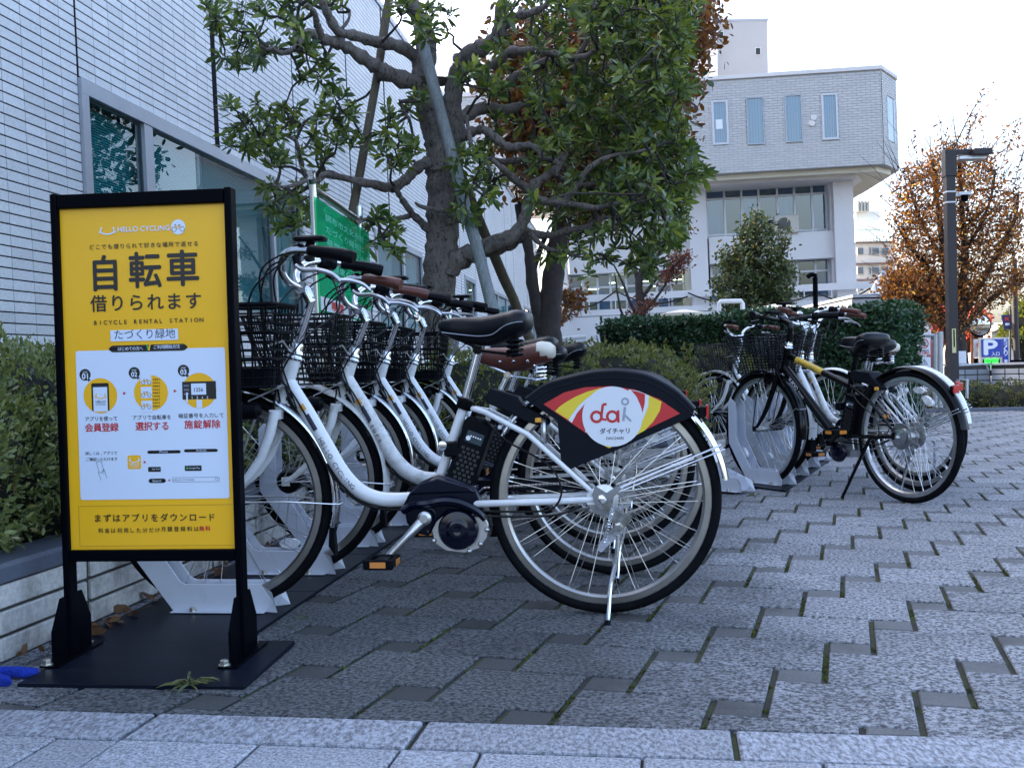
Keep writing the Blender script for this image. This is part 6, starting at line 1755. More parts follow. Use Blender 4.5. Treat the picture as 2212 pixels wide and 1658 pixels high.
ex = thing('fire_extinguisher', 'red fire extinguisher hanging behind the mesh gate', 'extinguisher', Matrix.Identity(4)); cc = P(2013, 778, YG+.5)
b = MB(); b.lathe([(0,.055),(.02,.065),(.30,.065),(.35,.03),(.38,.02)], cc - Z*.1, Z, 18); b.obj('cylinder', M_print_red, ex, 40)
b = MB(); b.tube([cc+Z*.29, cc+Z*.34, cc+Z*.33+X*.08, cc+Z*.1+X*.09], .012, 6); b.obj('hose', M_rubber, ex, 40)

# low tiled boundary wall right of the lamp
def block_wall(label, A_, B_, h, m_, tw_=.30, th_=.10, cap=True):
    A_, B_ = Vector(A_), Vector(B_); t = (B_-A_); L_ = t.length; t.normalize(); M_ = frame(Vector((A_.x,A_.y,0)), (t.x,t.y,0), (0,0,1))
    root = thing('boundary_wall', label, 'wall', M_)
    b = MB(); b.box(0,.0,-.2,L_,.16,h); b.obj('core', M_grout, root, 0)
    me_ = None; bb = MB(); bb.cbox(.012,-.014,.010,tw_-.012,.0,th_-.008,.004)
    for r_ in range(int(h/th_)):
        for q in range(int(L_/tw_)):
            if me_ is None: o = bb.obj('wall_tile', m_, root, 0); me_ = o.data
            else: o = bpy.data.objects.new('wall_tile', me_); COL.objects.link(o); o.parent = root
            o.location = (q*tw_, 0, r_*th_)
    b = MB(); b.box(-.01,-.03,h+.001,L_+.01,.19,h+.04); b.obj('coping', m_, root, 0)
    return root
M_bw1 = mat('shaded_wall_tile', (.25,.26,.28), .6, rnd=.06); M_bw2 = mat('pale_wall_tile', (.47,.48,.50), .6, rnd=.06)  # same wall tile twice; the shaded face's tone is put into the darker colour
p1, p2, p3 = P(2062, 835, 17.5), P(2140, 840, 18.0), P(2300, 850, 16.6)
block_wall('low tiled wall with its shade put into the grey tiles between the lamp post and the parking sign', (p1.x, 17.6), (p2.x, 18.0), .66, M_bw1)
block_wall('low pale tiled wall under the blue parking sign', (p2.x+.02, 18.0), (p3.x, 16.6), .66, M_bw2)
shrub_mass('low_bush', [(6.9,15.9,.10,.75,.45,.32),(7.7,15.6,.08,.8,.5,.34),(8.5,15.3,.06,.8,.5,.34),(9.4,15.0,.06,.8,.5,.34)], 12000, .04, leaf_mat('low_bush_leaf', (.035,.05,.015), (.11,.12,.035), .5, .25, (.25,.2,.08)), 'low clipped bush along the pavement edge at the far right', 'shrub', .5)
b = MB(); b.box(5.9, 15.0, -.02, 12, 15.12, .05); tag(b.obj('bed_edging', M_cap, None, 0), 'thin dark edging stone along the low bush', 'edging')
pipe('small grey steel hoop in front of the low bush near the lamp post', [(2070,860),(2070,820),(2089,820),(2089,860)], 14.6, .022, cat='hoop', nm='steel_hoop', m_=M_galv)

# ------------------------------------------------------------------ parking signs
YP = 22.0
ps = thing('parking_sign', 'white board with a big blue P parking sign and green display', 'sign', Matrix.Identity(4))
board(ps, 'backboard', 2117, 728, 2180, 800, YP+.02, .08, mat('sign_cream', (.72,.64,.52), .5))
board(ps, 'blue_panel', 2121, 732, 2164, 771, YP-.004, .02, M_print_blue)
cc = P(2142, 751, YP-.006); k = YP/F_PX
b = MB(); letter(b, 'P', -2*k, 1*k, 27*k, 31*k, cc, X, Z, -Y_, .002, .03); letter(b, '\u5165\u53e3', 8*k, -13*k, 17*k, None, cc, X, Z, -Y_, .003, .02); b.obj('lettering', M_print_white, ps, 0)
board(ps, 'side_panel', 2167, 731, 2178, 794, YP-.004, .02, M_print_blue)
b = MB(); cc = P(2172.5, 762, YP-.006)
for q, ch in enumerate('\u305f\u3065\u304f\u308a\u3000\u6709\u6599'):
    if ch != '\u3000': letter(b, ch, 0, (27-q*9)*k, 8*k, None, cc, X, Z, -Y_, .002, .03)
b.obj('lettering', M_print_white, ps, 0)
board(ps, 'display_housing', 2124, 775, 2160, 788, YP-.004, .02, M_sign_frame)
e_ = bpy.data.materials.new('green_led'); e_.use_nodes = True; q_ = e_.node_tree.nodes['Principled BSDF']; q_.inputs['Base Color'].default_value = (0,.5,.02,1); q_.inputs['Emission Color'].default_value = (.02,1,.03,1); q_.inputs['Emission Strength'].default_value = .55
b = MB(); letter(b, '\u7a7a\u8eca', 0, 0, 30*k, None, P(2142, 781.5, YP-.007), X, Z, -Y_, .002, .05); b.obj('lettering', e_, ps, 0)
ps2 = thing('exit_sign', 'smaller white sign with a red ring left of the blue parking sign', 'sign', Matrix.Identity(4))
board(ps2, 'panel', 2105, 732, 2118, 773, YP+.6, .05, mat('sign_pale', (.70,.66,.62), .5))
b = MB(); b.lathe([(0,.075),(.004,.075)], P(2117, 745, YP+.55), -Y_, 18); b.obj('red_disc', M_print_red, ps2, 0)
b = MB(); letter(b, '\u51fa', 0, 0, 8*k, None, P(2112, 764, YP+.58), X, Z, -Y_, .002, .02); b.obj('lettering', M_print_grey, ps2, 0)
board(ps2, 'base', 2106, 773, 2117, 800, YP+.62, .05, M_sign_frame)
n2 = board(None, 'paper_notice', 2068, 758, 2087, 792, YP-1.5, .02, M_panel_white); tag(n2, 'small white notice board between the lamp post and the parking sign', 'notice')
b = MB()
for q in range(6): letter(b, '\u304a\u77e5\u3089\u305b\u3067\u3059', 0, (10-q*4)*k, 14*k, None, P(2077.5, 772, YP-1.505), X, Z, -Y_, .002, 0)
b.obj('lettering', M_print_grey, n2, 0)
tube_rail = MB(); tube_rail.tube([P(2062,790,16.8), P(2130,786,17), P(2135,800,17)], .018, 8); tag(tube_rail.obj('handrail', M_galv, None, 40), 'thin steel rail along the top of the grey tiled wall', 'rail')

# convex mirror, banner pole, poles, far street
cm = thing('convex_mirror', 'round convex traffic mirror with a dark rim on an orange post', 'mirror', Matrix.Identity(4))
b = MB(); p = P(2114, 702, 26); b.lathe([(0,.26),(.05,.30),(.07,.29),(.075,.27)], p, -Y_, 30); b.obj('rim', M_sign_frame, cm, 40)
b = MB(); b.lathe([(.072,.268),(.09,.20),(.102,.10),(.105,.01)], p, -Y_, 30); b.obj('mirror_face', mat('mirror_face', (.55,.55,.55), .06, 1), cm, 60)
b = MB(); b.tube([P(2100,820,26.2), P(2100,690,26.2)], .045, 8); b.obj('post', mat('orange_post', (.42,.13,.05), .5), cm, 40)
bn = thing('banner', 'dark blue hanging banner with red and white marks on the far street pole', 'banner', Matrix.Identity(4)); YN = 32
b = MB(); p = [P(2163,680,YN), P(2192,679,YN), P(2187,711,YN), P(2169,711,YN)]; b.add(p + [q+Y_*.01 for q in p], [(0,1,2,3),(7,6,5,4),(0,4,5,1),(1,5,6,2),(2,6,7,3),(3,7,4,0)]); b.obj('cloth', mat('navy_cloth', (.018,.022,.10), .7), bn, 0)
b = MB(); k2 = YN/F_PX; cc = P(2178,695,YN-.01); letter(b, 'FC', -1*k2, 6*k2, 12*k2, None, cc, X, Z, -Y_, .002, .06, 0); letter(b, '\u8abf\u5e03', -1*k2, -5*k2, 11*k2, None, cc, X, Z, -Y_, .002, .04, 1); b.obj('lettering', [M_print_red, M_print_white], bn, 0)
pl = thing('utility_pole', 'slim brown utility pole beside the dark blue banner at the right edge', 'pole', Matrix.Identity(4))
b = MB(); b.tube([P(2198,810,30), P(2193,690,30), P(2190,560,30)], .085, 10); b.obj('shaft', M_lamp, pl, 40)
b = MB(); b.tube([P(2182,790,YN), P(2182,660,YN)], .03, 6); b.obj('banner_rod', M_lamp, bn, 40)
def house(label, x0, x1, yr, ye, yb, Y, wc, rc):
    h_ = thing('house', label, 'house', Matrix.Identity(4)); b = MB(); pbox(b, x0+3, ye, x1-3, yb, Y, 8); b.obj('wall', mat('house_wall', wc, .8), h_, 0)
    b = MB(); a, c, r = P(x0, ye, Y), P(x1, ye, Y), P((x0+x1)/2, yr, Y)
    b.prism([(a.x, a.z), (c.x, c.z), (r.x, r.z)], Vector((0, Y-.4, 0)), X, Z, Y_, 0, 9); b.obj('roof', mat('house_roof', rc, .8), h_, 0)
    b = MB(); pbox(b, (x0+x1)/2-6, (ye+yb)/2-6, (x0+x1)/2+6, (ye+yb)/2+8, Y-.05, .04); b.obj('window', M_room, h_, 0)
house('far grey-roofed house behind the blue parking sign', 2098, 2150, 688, 706, 790, 70, (.48,.42,.34), (.22,.22,.23))
house('far pale house with a brown roof under the dark blue banner', 2140, 2196, 700, 716, 790, 62, (.55,.49,.40), (.26,.25,.24))
house('far low house at the right edge of the street', 2190, 2260, 690, 712, 800, 66, (.42,.40,.36), (.2,.2,.2))
b = MB(); pbox(b, 2180, 776, 2230, 812, 24, 1.2); tag(b.obj('dark_hoarding', M_sign_frame, None, 0), 'dark low panel beside the parking sign at the right edge', 'panel')
shrub_mass('far_tree_crown', [(P(2225,720,40).x,40,P(2225,720,40).z,.9,1,1.3)], 1800, .16, leaf_mat('lime_leaf', (.12,.16,.02), (.30,.30,.06), .5, .5), 'lime green tree at the right edge beyond the banner pole', 'tree', .55)
shrub_mass('red_maple', [(P(2003,725,34).x,34,P(2003,725,34).z,.7,1,1.1),(P(2090,715,36).x,36,P(2090,715,36).z,.6,1,.9)], 1800, .12, leaf_mat('maple_leaf', (.35,.02,.02), (.62,.10,.09), .5, .5), 'pink and red maple leaves glimpsed behind the mesh gate and orange tree', 'tree', .6, core_m=M_leaf_red)
# ------------------------------------------------------------------ green acrylic board on a stainless frame
gs = thing('green_sign', 'translucent green acrylic board with faint white lettering on a steel frame behind the handlebars', 'sign', None)
GA, GB_ = P(697, 560, 5.05), P(808, 560, 6.35); gd_ = (GB_-GA); gd_.z = 0; gL = gd_.length; gd_.normalize()
MG = frame(Vector((GA.x, GA.y, .0)), gd_, PLUMB); gs.matrix_world = MG
M_ss = mat('stainless_tube', (.62,.61,.59), .2, 1, var=.1, vscale=4)
zt_ = P(697, 424, 5.05).z; zb_ = P(704, 672, 5.05).z
M_green = bpy.data.materials.new('green_acrylic'); M_green.use_nodes = True
_N, _L = M_green.node_tree.nodes, M_green.node_tree.links; q_ = _N['Principled BSDF']
q_.inputs['Base Color'].default_value = (.015,.55,.27,1); q_.inputs['Roughness'].default_value = .07; q_.inputs['Coat Weight'].default_value = 1
_t = _N.new('ShaderNodeBsdfTransparent'); _t.inputs[0].default_value = (.22,.92,.62,1); _tl = _N.new('ShaderNodeBsdfTranslucent'); _tl.inputs[0].default_value = (.03,.75,.40,1)
_m1 = _N.new('ShaderNodeMixShader'); _m1.inputs[0].default_value = .45; _L.new(q_.outputs[0], _m1.inputs[1]); _L.new(_tl.outputs[0], _m1.inputs[2])
_m2 = _N.new('ShaderNodeMixShader'); _m2.inputs[0].default_value = .45; _L.new(_m1.outputs[0], _m2.inputs[1]); _L.new(_t.outputs[0], _m2.inputs[2]); _L.new(_m2.outputs[0], _N['Material Output'].inputs[0])
b = MB(); b.cbox(0, -.004, zb_, gL, .004, zt_, .002); b.obj('acrylic_board', M_green, gs, 0)
b = MB()
for i, s_ in enumerate(['\u8abf\u5e03\u5e02\u6587\u5316\u4f1a\u9928', '\u305f\u3065\u304f\u308a\u7dd1\u5730\u306f', '\u7981\u7159\u533a\u57df\u3067\u3059', '\u6b69\u304d\u30bf\u30d0\u30b3\u3082', '\u3054\u9060\u616e\u304f\u3060\u3055\u3044']):
    letter(b, s_, -.0 + gL*.5, zt_ - .07 - i*.062, gL*.72, .036, Vector(), X, Z, -Y_, .006, .02)
b.obj('lettering', mat('faint_white_print', (.10,.52,.34), .4), gs, 0)
b = MB(); b.box(.01, -.0065, zb_+.008, gL-.01, -.0045, zb_+.075, 0); letter(b, '\u55ab\u7159', gL*.28, zb_+.04, .26, .045, Vector(), X, Z, -Y_, .008, .04, 1); letter(b, '\u7981\u6b62', gL*.55, zb_+.04, .2, .045, Vector(), X, Z, -Y_, .008, .04, 2)
for i in range(20):
    a0, a1 = 2*math.pi*i/20, 2*math.pi*(i+1)/20; c_ = Vector((gL*.85, -.008, zb_+.04))
    b.add([c_+X*math.cos(a)*r+Z*math.sin(a)*r for a, r in ((a0,.032),(a1,.032),(a1,.022),(a0,.022))], [(0,1,2,3)], 1)
b.obj('bottom_strip', [M_panel_white, M_print_red, M_print_dark], gs, 0)
b = MB(); zc = zt_ + .055
b.tube(bez([Vector((.10,.03,.1)), Vector((.10,.03,zc-.03)), Vector((.12,.03,zc)), Vector((gL*.55,.03,zc)), Vector((gL-.12,.03,zc)), Vector((gL-.10,.03,zc-.03)), Vector((gL-.10,.03,.1))], 3), .019, 12)
b.obj('steel_frame', M_ss, gs, 50)

# ------------------------------------------------------------------ wheel racks
R0, RD = Vector((-.725, 3.064, 0)), Vector((.1275, .9918, 0)).normalized()       # row direction
BF = Vector((-.9919, .1270, 0)).normalized()                                       # bicycles' forward direction
RACK = [(0,0),(.285,0),(.455,.225),(.455,.475),(.430,.500),(.385,.470),(.385,.262),(.262,.088),(.245,.080),(.015,.080),(-.02,.03)]
def rack(label, M, group, deco=True):
    t = thing('wheel_rack', label, 'bicycle rack', M, group)
    for sy in (1, -1):
        b = MB(); b.prism(RACK, Vector((0,0,.012)), X, Z, Y_, sy*.036-.0022, sy*.036+.0022)
        b.prism([(.0,.0),(.285,.0),(.285,.003),(.0,.003)], Vector((0,0,.012)), X, Z, Y_, min(sy*.0385, sy*.062), max(sy*.0385, sy*.062))
        b.obj('side_plate', M_rack, t, 0, bevel=.0015)
    b = MB()
    for p, q in (((.285,.004),(.455,.229)),((.455,.229),(.4545,.475)),((0.0,.003),(.285,.003))):
        d = Vector((q[0]-p[0],0,q[1]-p[1])).normalized(); nn = Vector((-d.z,0,d.x))*.004
        a, c = Vector((p[0],0,p[1]+.012)), Vector((q[0],0,q[1]+.012))
        b.add([v+Y_*y for y in (-.0336,.0336) for v in (a-nn*0, c-nn*0, c+nn, a+nn)], [(0,1,2,3),(7,6,5,4),(0,4,5,1),(3,2,6,7)])
    b.obj('channel', M_rack, t, 0)
    b = MB()     # flared entry lips
    for sy in (1,-1): b.add([Vector(p) for p in ((0,sy*.0385,.012),(-.02,sy*.0385,.042),(.015,sy*.0385,.092),(-.022,sy*.050,.072),(-.040,sy*.056,.014))], [(0,1,4),(1,2,3,4)])
    b.obj('entry_lip', M_rack, t, 0)
    b = MB()
    for xx in (.06,.22):
        for sy in (1,-1): b.lathe([(0,.013),(.002,.013),(.002,.009),(.010,.009),(.012,.006)], (xx, sy*.050, .0152), Z, 6)
    b.obj('bolt', M_bolt, t, 0)
    return t
rk0 = None
names1 = ['nearest pale bicycle rack, bolted to the dark plate beside the yellow sign', 'second pale rack from the sign, holding the front wheel of the older white bicycle', 'third pale rack from the yellow sign', 'fourth pale rack from the yellow sign', 'fifth pale rack from the sign, farthest of the left row']
M0 = frame(R0 + BF*.0, BF, (0,0,1))
for i, nm in enumerate(names1):
    M_ = frame(R0 + RD*(.575*i) + BF*.0, BF, (0,0,1))
    if rk0 is None: rk0 = rack(nm, M_, 'wheel racks of the left row')
    else: c = place_copy(rk0, None, M_); c['label'] = nm
# dark steel base plates under the racks
def plate(label, M, x0, x1, y0, y1, th, group=None, nm='base_plate'):
    b = MB(); b.box(x0, y0, .001, x1, y1, th, 0); o = b.obj(nm, M_steel_plate, None, 0, bevel=.0015); o.matrix_world = M; return tag(o, label, 'base plate', group)
Mp = frame(R0, BF, (0,0,1))     # local y = towards the camera
yy = [.42, -.26, -.94, -1.62, -2.4]
for i in range(4):
    plate(['dark steel plate under the nearest pale rack, next to the sign base', 'dark steel plate under the second rack of the left row', 'dark steel plate under the third and fourth racks of the left row', 'farthest dark steel plate of the left row'][i], Mp, -.055, .42, yy[i+1]+.004, yy[i], .010, 'base plates of the left row')
# second row
B0_, B1_ = G(1965,1086), G(1650,1046)
BF2 = (B1_-B0_); BF2.z = 0; BF2.normalize()
R2 = G(1690,1051); RD2 = Vector((.40,.92,0)).normalized()
names2 = ['nearest pale rack of the right row, holding the black bicycle', 'second pale rack of the right row, half hidden by the black bicycle', 'third pale rack of the right row', 'farthest pale rack of the right row']
for i, nm in enumerate(names2):
    M_ = frame(Vector((R2.x,R2.y,0)) + RD2*(.55*i) - BF2*.02, BF2, (0,0,1)); c = place_copy(rk0, None, M_); c['label'] = nm; c['group'] = 'wheel racks of the right row'
# racks standing empty in a tight row left of the black bicycle's wheel
for i in range(4):
    p = G(1618 - i*17, 1068 - i*10); M_ = frame(Vector((p.x,p.y,0)) + BF2*.05, (BF2 + Vector((-.25,.0,0))).normalized(), (0,0,1))
    c = place_copy(rk0, None, M_); c['label'] = ['empty pale rack behind the tail lamp of the nearest bicycle, foremost of four', 'second of the four empty pale racks behind the printed wheel guard', 'third of the four empty pale racks behind the printed wheel guard', 'rearmost of the four empty pale racks behind the printed wheel guard'][i]; c['group'] = 'empty racks of the right row'
b = MB(); r_ = Vector((R2.x, R2.y, 0)); c0 = r_ - RD2*.22 - BF2*.08
b.add([p + Z*z for z in (.001,.010) for p in (c0, c0+RD2*2.1, c0+RD2*2.1+BF2*.56, c0+BF2*.56)], [(0,1,2,3),(7,6,5,4),(0,4,5,1),(1,5,6,2),(2,6,7,3),(3,7,4,0)])
tag(b.obj('base_plate', M_steel_plate, None, 0), 'dark steel plate under the racks of the black bicycle', 'base plate')

# ------------------------------------------------------------------ the bicycles
GRP1, GRP2 = 'rental bicycles of the left row', 'bicycles of the right row'
OR1 = Vector((.255, 2.965, 0))
def bm(o, d): return frame(Vector((o.x, o.y, .0)), d, (0,0,1))
def at1(i, dx=0): return OR1 + RD*(.575*i) - BF*dx
bicycle('bicycle', 'nearest white step-through rental bicycle with a red and yellow printed wheel guard', bm(at1(0), BF), GRP1, guard='print', steer=.12)
bicycle('bicycle', 'older white rental bicycle with brown grips and a brown saddle, second from the sign', bm(at1(1, .01), BF), GRP1, style='natura', frame_mat=M_white_old, grip_mat=M_leather_b, saddle='brown', seat_z=-.075, guard=True, fender_mat=M_white_old, steer=.05, wheel_phase=.8, wire=True, bar_z=-.03)
bicycle('bicycle', 'white rental bicycle with black grips and tall black saddle, third from the sign', bm(at1(2, -.02), BF), GRP1, seat_z=-.035, steer=.03, wheel_phase=1.7, crank_a=-70, bar_z=-.01)
bicycle('bicycle', 'white rental bicycle with a raised black saddle, fourth from the sign', bm(at1(3, -.03), BF), GRP1, seat_z=-.06, steer=-.02, wheel_phase=2.4, crank_a=20)
bicycle('bicycle', 'white rental bicycle with a lowered black saddle, farthest in the left row', bm(at1(4, .03), BF), GRP1, seat_z=-.03, steer=.03, wheel_phase=.3, crank_a=-20)
def at2(i, dx=0): return Vector((B0_.x, B0_.y, 0)) + RD2*(.55*i) - BF2*dx
bicycle('bicycle', 'black diamond-frame bicycle with a yellow band on its top tube', bm(at2(0), BF2), GRP2, style='black', frame_mat=M_black_frame, guard=False, fender_mat=M_black_frame, crank_a=155, seat_z=-.01)
bicycle('bicycle', 'white bicycle with brown grips directly behind the black one', bm(at2(1, .02), BF2), GRP2, frame_mat=M_white, grip_mat=M_leather_b, saddle='black', seat_z=-.03, guard=False, fender_mat=M_white, wheel_phase=.5, wire=True)
bicycle('bicycle', 'white bicycle with brown grips and cream-backed brown saddle, third in the right row', bm(at2(2, 0), BF2), GRP2, frame_mat=M_white_old, grip_mat=M_leather_b, saddle='brown', seat_z=-.04, guard=False, fender_mat=M_white_old, wheel_phase=1.1, wire=True)
ob = G(1800, 985); bicycle('bicycle', 'white bicycle with a cream-backed saddle seen through the frame of the black one', bm(Vector((ob.x, ob.y, 0)), (BF2 + Vector((-.3,0,0))).normalized()), GRP2, frame_mat=M_white, grip_mat=M_leather_b, saddle='brown', seat_z=-.1, guard=False, fender_mat=M_white, wheel_phase=2.9, wire=True)

# ------------------------------------------------------------------ the yellow rental sign
SL, SR = G(150,1424), G(548,1425)
sax = (SR-SL); sax.z = 0; sw = sax.length; sax.normalize()
sup = (PLUMB + Vector((-.006,0,0))).normalized()
MS = frame(Vector((SL.x, SL.y, 0)), sax, sup)
sg = thing('sign_stand', 'yellow bicycle rental sign in a black steel frame on a base plate', 'sign', MS)
MSi = MS.inverted()
def sp_(x, y, off=0):   # photo point on the sign plane -> local x, z
    o = MS @ Vector((0, off, 0)); nrm = (MS.to_3x3() @ Vector((0,1,0))); d = ray(x, y); t = (o-EYE).dot(nrm)/d.dot(nrm); q = MSi @ (EYE + d*t); return q.x, q.z
xl0, _ = sp_(117,700); 
hL = sp_(125,428)[1]; hR = sp_(503,398)[1]
PW = .036
xa = sp_(117, 430)[0]; xb = sp_(490, 400)[0]
pxL, pxR = sp_(156,1205)[0], sp_(526,1205)[0]
print('SIGN', sw, hL, hR, xa, xb, pxL, pxR)
x0c, x1c = (xa+pxL)/2, (xb+pxR)/2
HS = (hL+hR)/2
for xc in (x0c, x1c):
    b = MB(); b.box(xc-.009, -.020, .012, xc+.009, .020, HS); b.obj('post', M_sign_frame, sg, 0, bevel=.004)
    b = MB()
    for s_, e_ in ((-1, -.0202), (1, .0202)):
        b.prism([(0,.014),(s_*.072,.014),(s_*.072,.092),(s_*.030,.165),(0,.165)], Vector((xc, e_, 0)), Y_, Z, X, -.003, .003)
    b.box(xc-.024, -.112, .0125, xc+.024, .112, .0165)
    b.obj('foot_gusset', M_sign_frame, sg, 0, bevel=.001)
    b = MB()
    for yy_ in (-.098, .098): b.lathe([(0,.016),(.002,.016),(.002,.011),(.011,.011),(.013,.008)], (xc-.012, yy_, .017), Z, 6)
    b.obj('bolt', M_bolt, sg, 0)
zb1 = sp_(340,1193)[1]; zt1 = sp_(300,436)[1]
b = MB(); b.box(x0c+.0095, -.020, zb1-.018, x1c-.0095, .020, zb1+.010); b.obj('bottom_rail', M_sign_frame, sg, 0, bevel=.003)
b = MB(); b.box(x0c+.0095, -.020, zt1-.012, x1c-.0095, .020, zt1+.022); b.obj('top_rail', M_sign_frame, sg, 0, bevel=.003)
bx0, bx1 = x0c+.0095, x1c-.0095
# base plate
bp = [MSi @ G(37,1472,.012), MSi @ G(527,1478,.012), MSi @ G(643,1384,.012)]
b = MB(); yb = bp[2].y; b.prism([(bp[0].x, bp[0].y), (bp[1].x, bp[1].y), (bp[1].x+.0, yb), (bp[0].x, yb)], Vector(), X, Y_, Z, .001, .012)
b.obj('base_plate', M_steel_plate, sg, 0, bevel=.001)
# printed board
y0, y1 = zb1+.010, zt1-.012; W_, H2 = bx1-bx0, y1-y0
M_sy = mat('sign_yellow', (.98,.50,.016), .34, coat=.16, spec=.3, var=.05, vscale=2.5, bump=.08, bscale=5, rvar=.06, dirt=((.35,.20,.03), 22, .70, .82, .5))
M_sw = mat('sign_white', (.72,.80,.94), .32, coat=.3)
M_sk = mat('sign_black', (.012,.012,.012), .35)
b = MB(); b.box(bx0-.004, -.006, y0-.004, bx1+.004, .006, y1+.004); pn = b.obj('printed_board', M_sy, sg, 0)
b = MB(); b.box(bx0-.003, .0065, y0-.003, bx1+.003, .010, y1+.003); b.obj('back_sheet', M_trim, sg, 0)
O_ = Vector((bx0, -.0065, y0))
# photo corners of the yellow area: used to read off positions of the print
TLp, TRp, BRp, BLp = (140,453), (478,428), (511,1183), (174,1187)
def uv(x, y):
    q = sp_(x, y); return q[0]-bx0, q[1]-y0
pr = MB()     # materials: 0 white 1 black 2 red 3 yellow 4 grey 5 green 6 blue 7 light blue grey
def L(s, x, y, w, h=None, mi=1, bold=.012, d=.0012, spread=None, rot=0):
    u, v = uv(x, y); k = W_/336.
    letter(pr, s, u, v, w*k, (h*k if h else None), O_, X, Z, -Y_, d, bold, mi, (spread*k if spread else None))
k_ = W_/336.
def rrect(x0, y0, x1, y1, r, mi, d):
    a, c = uv(x0, y1), uv(x1, y0); r *= k_; X0, Y0, X1, Y1 = a[0], a[1], c[0], c[1]; pts = []
    for cx, cy, a0 in ((X1-r,Y1-r,0),(X0+r,Y1-r,90),(X0+r,Y0+r,180),(X1-r,Y0+r,270)):
        for q in range(6): t_ = math.radians(a0+q*18); pts.append(O_ + X*(cx+r*math.cos(t_)) + Z*(cy+r*math.sin(t_)) - Y_*d)
    pr.add(pts, [tuple(range(len(pts)))], mi)
def rr_uv(X0, Y0, X1, Y1, r, mi, d):
    pts = []
    for cx, cy, a0 in ((X1-r,Y1-r,0),(X0+r,Y1-r,90),(X0+r,Y0+r,180),(X1-r,Y0+r,270)):
        for q in range(6): t_ = math.radians(a0+q*18); pts.append(O_ + X*(cx+r*math.cos(t_)) + Z*(cy+r*math.sin(t_)) - Y_*d)
    pr.add(pts, [tuple(range(len(pts)))], mi)
def disc(x, y, r, mi, d, n=32):
    u, v = uv(x, y); pr.add([O_ + X*(u+r*k_*math.cos(2*math.pi*i/n)) + Z*(v+r*k_*math.sin(2*math.pi*i/n)) - Y_*d for i in range(n)], [tuple(range(n))], mi)
def ringuv(u, v, r, w, mi, d, n=22, a0=0, a1=360):
    pts = []
    for i in range(n+1):
        a = math.radians(a0+(a1-a0)*i/n)
        for q in (r-w/2, r+w/2): pts.append(O_ + X*(u+q*math.cos(a)) + Z*(v+q*math.sin(a)) - Y_*d)
    pr.add(pts, [(2*i,2*i+1,2*i+3,2*i+2) for i in range(n)], mi)
def lineuv(u0, v0, u1, v1, w, mi, d):
    t_ = Vector((u1-u0, v1-v0)); n_ = Vector((-t_.y, t_.x)).normalized()*w/2
    pr.add([O_ + X*p + Z*q - Y_*d for p, q in ((u0+n_.x,v0+n_.y),(u1+n_.x,v1+n_.y),(u1-n_.x,v1-n_.y),(u0-n_.x,v0-n_.y))], [(3,2,1,0)], mi)
def bike_icon(x, y, s, d, wheel=6, fr=3):
    u, v = uv(x, y); s *= k_
    for sx in (-.30, .30): ringuv(u+sx*s, v-.12*s, .17*s, .035*s, wheel, d)
    lineuv(u-.30*s, v-.12*s, u-.18*s, v+.16*s, .05*s, fr, d+.0001); lineuv(u-.18*s, v+.08*s, u+.02*s, v-.10*s, .05*s, fr, d+.0002); lineuv(u+.02*s, v-.10*s, u+.10*s, v+.14*s, .05*s, fr, d+.0003)
    lineuv(u-.18*s, v+.09*s, u+.09*s, v+.11*s, .045*s, fr, d+.0004); lineuv(u+.10*s, v+.10*s, u+.30*s, v-.12*s, .045*s, fr, d+.0005)
    lineuv(u+.02*s, v+.15*s, u+.18*s, v+.16*s, .06*s, 1, d+.0006); lineuv(u-.26*s, v+.20*s, u-.14*s, v+.17*s, .05*s, 1, d+.0006)
def smile(x, y, s, mi, d):
    u, v = uv(x, y); s *= k_; pts = []
    ringuv(u, v+.62*s, .80*s, .085*s, mi, d, 20, 232, 308)
    for sg_ in (-1, 1):
        lineuv(u+sg_*.50*s, v+.02*s, u+sg_*.43*s, v+.24*s, .08*s, mi, d+.0001); lineuv(u+sg_*.36*s, v+.24*s, u+sg_*.50*s, v+.24*s, .07*s, mi, d+.0002); ringuv(u+sg_*.50*s, v-.02*s, .07*s, .05*s, mi, d+.0003, 14)
def tri(x, y, s, mi, d):
    u, v = uv(x, y); s *= k_; pr.add([O_ + X*(u-.4*s) + Z*(v+.5*s) - Y_*d, O_ + X*(u-.4*s) + Z*(v-.5*s) - Y_*d, O_ + X*(u+.5*s) + Z*v - Y_*d], [(0,1,2)], mi)
smile(235,501,29,0,.001); L('HELLO CYCLING', 313, 494.5, 105, None, 0, .012)
disc(387.5, 491, 14.5, 0, .001); bike_icon(387.5, 492, 27, .0013)
L('\u3069\u3053\u3067\u3082\u501f\u308a\u3089\u308c\u3066\u597d\u304d\u306a\u5834\u6240\u3067\u8fd4\u305b\u308b', 313, 531, 222, None, 1, .01, spread=11)
for ch, x in (('\u81ea', 230), ('\u8ee2', 316), ('\u8eca', 397)): L(ch, x, {'\u81ea':590,'\u8ee2':583,'\u8eca':579}[ch], {'\u81ea':47,'\u8ee2':64,'\u8eca':63}[ch], 68, 1, .020)
L('\u501f\u308a\u3089\u308c\u307e\u3059', 318, 654, 228, None, 1, .014, spread=35)
L('BICYCLE RENTAL STATION', 323, 694, 227, None, 1, .016, spread=11.5)
rrect(242,709.5,387,737.5,.5,0,.0008); L('\u305f\u3065\u304f\u308a\u7dd1\u5730', 315, 722, 126, None, 6, .0, spread=21)
a_, c_ = uv(163,1078), uv(488,762)
qa, qb, qc, qd = uv(164,762), uv(486,746), uv(500,1073), uv(180,1080)
X0, X1 = (qa[0]+qd[0])/2, (qb[0]+qc[0])/2; Y1, Y0 = (qa[1]+qb[1])/2, (qc[1]+qd[1])/2
rr_uv(X0, Y0, X1, Y1, .006, 0, .0006); 
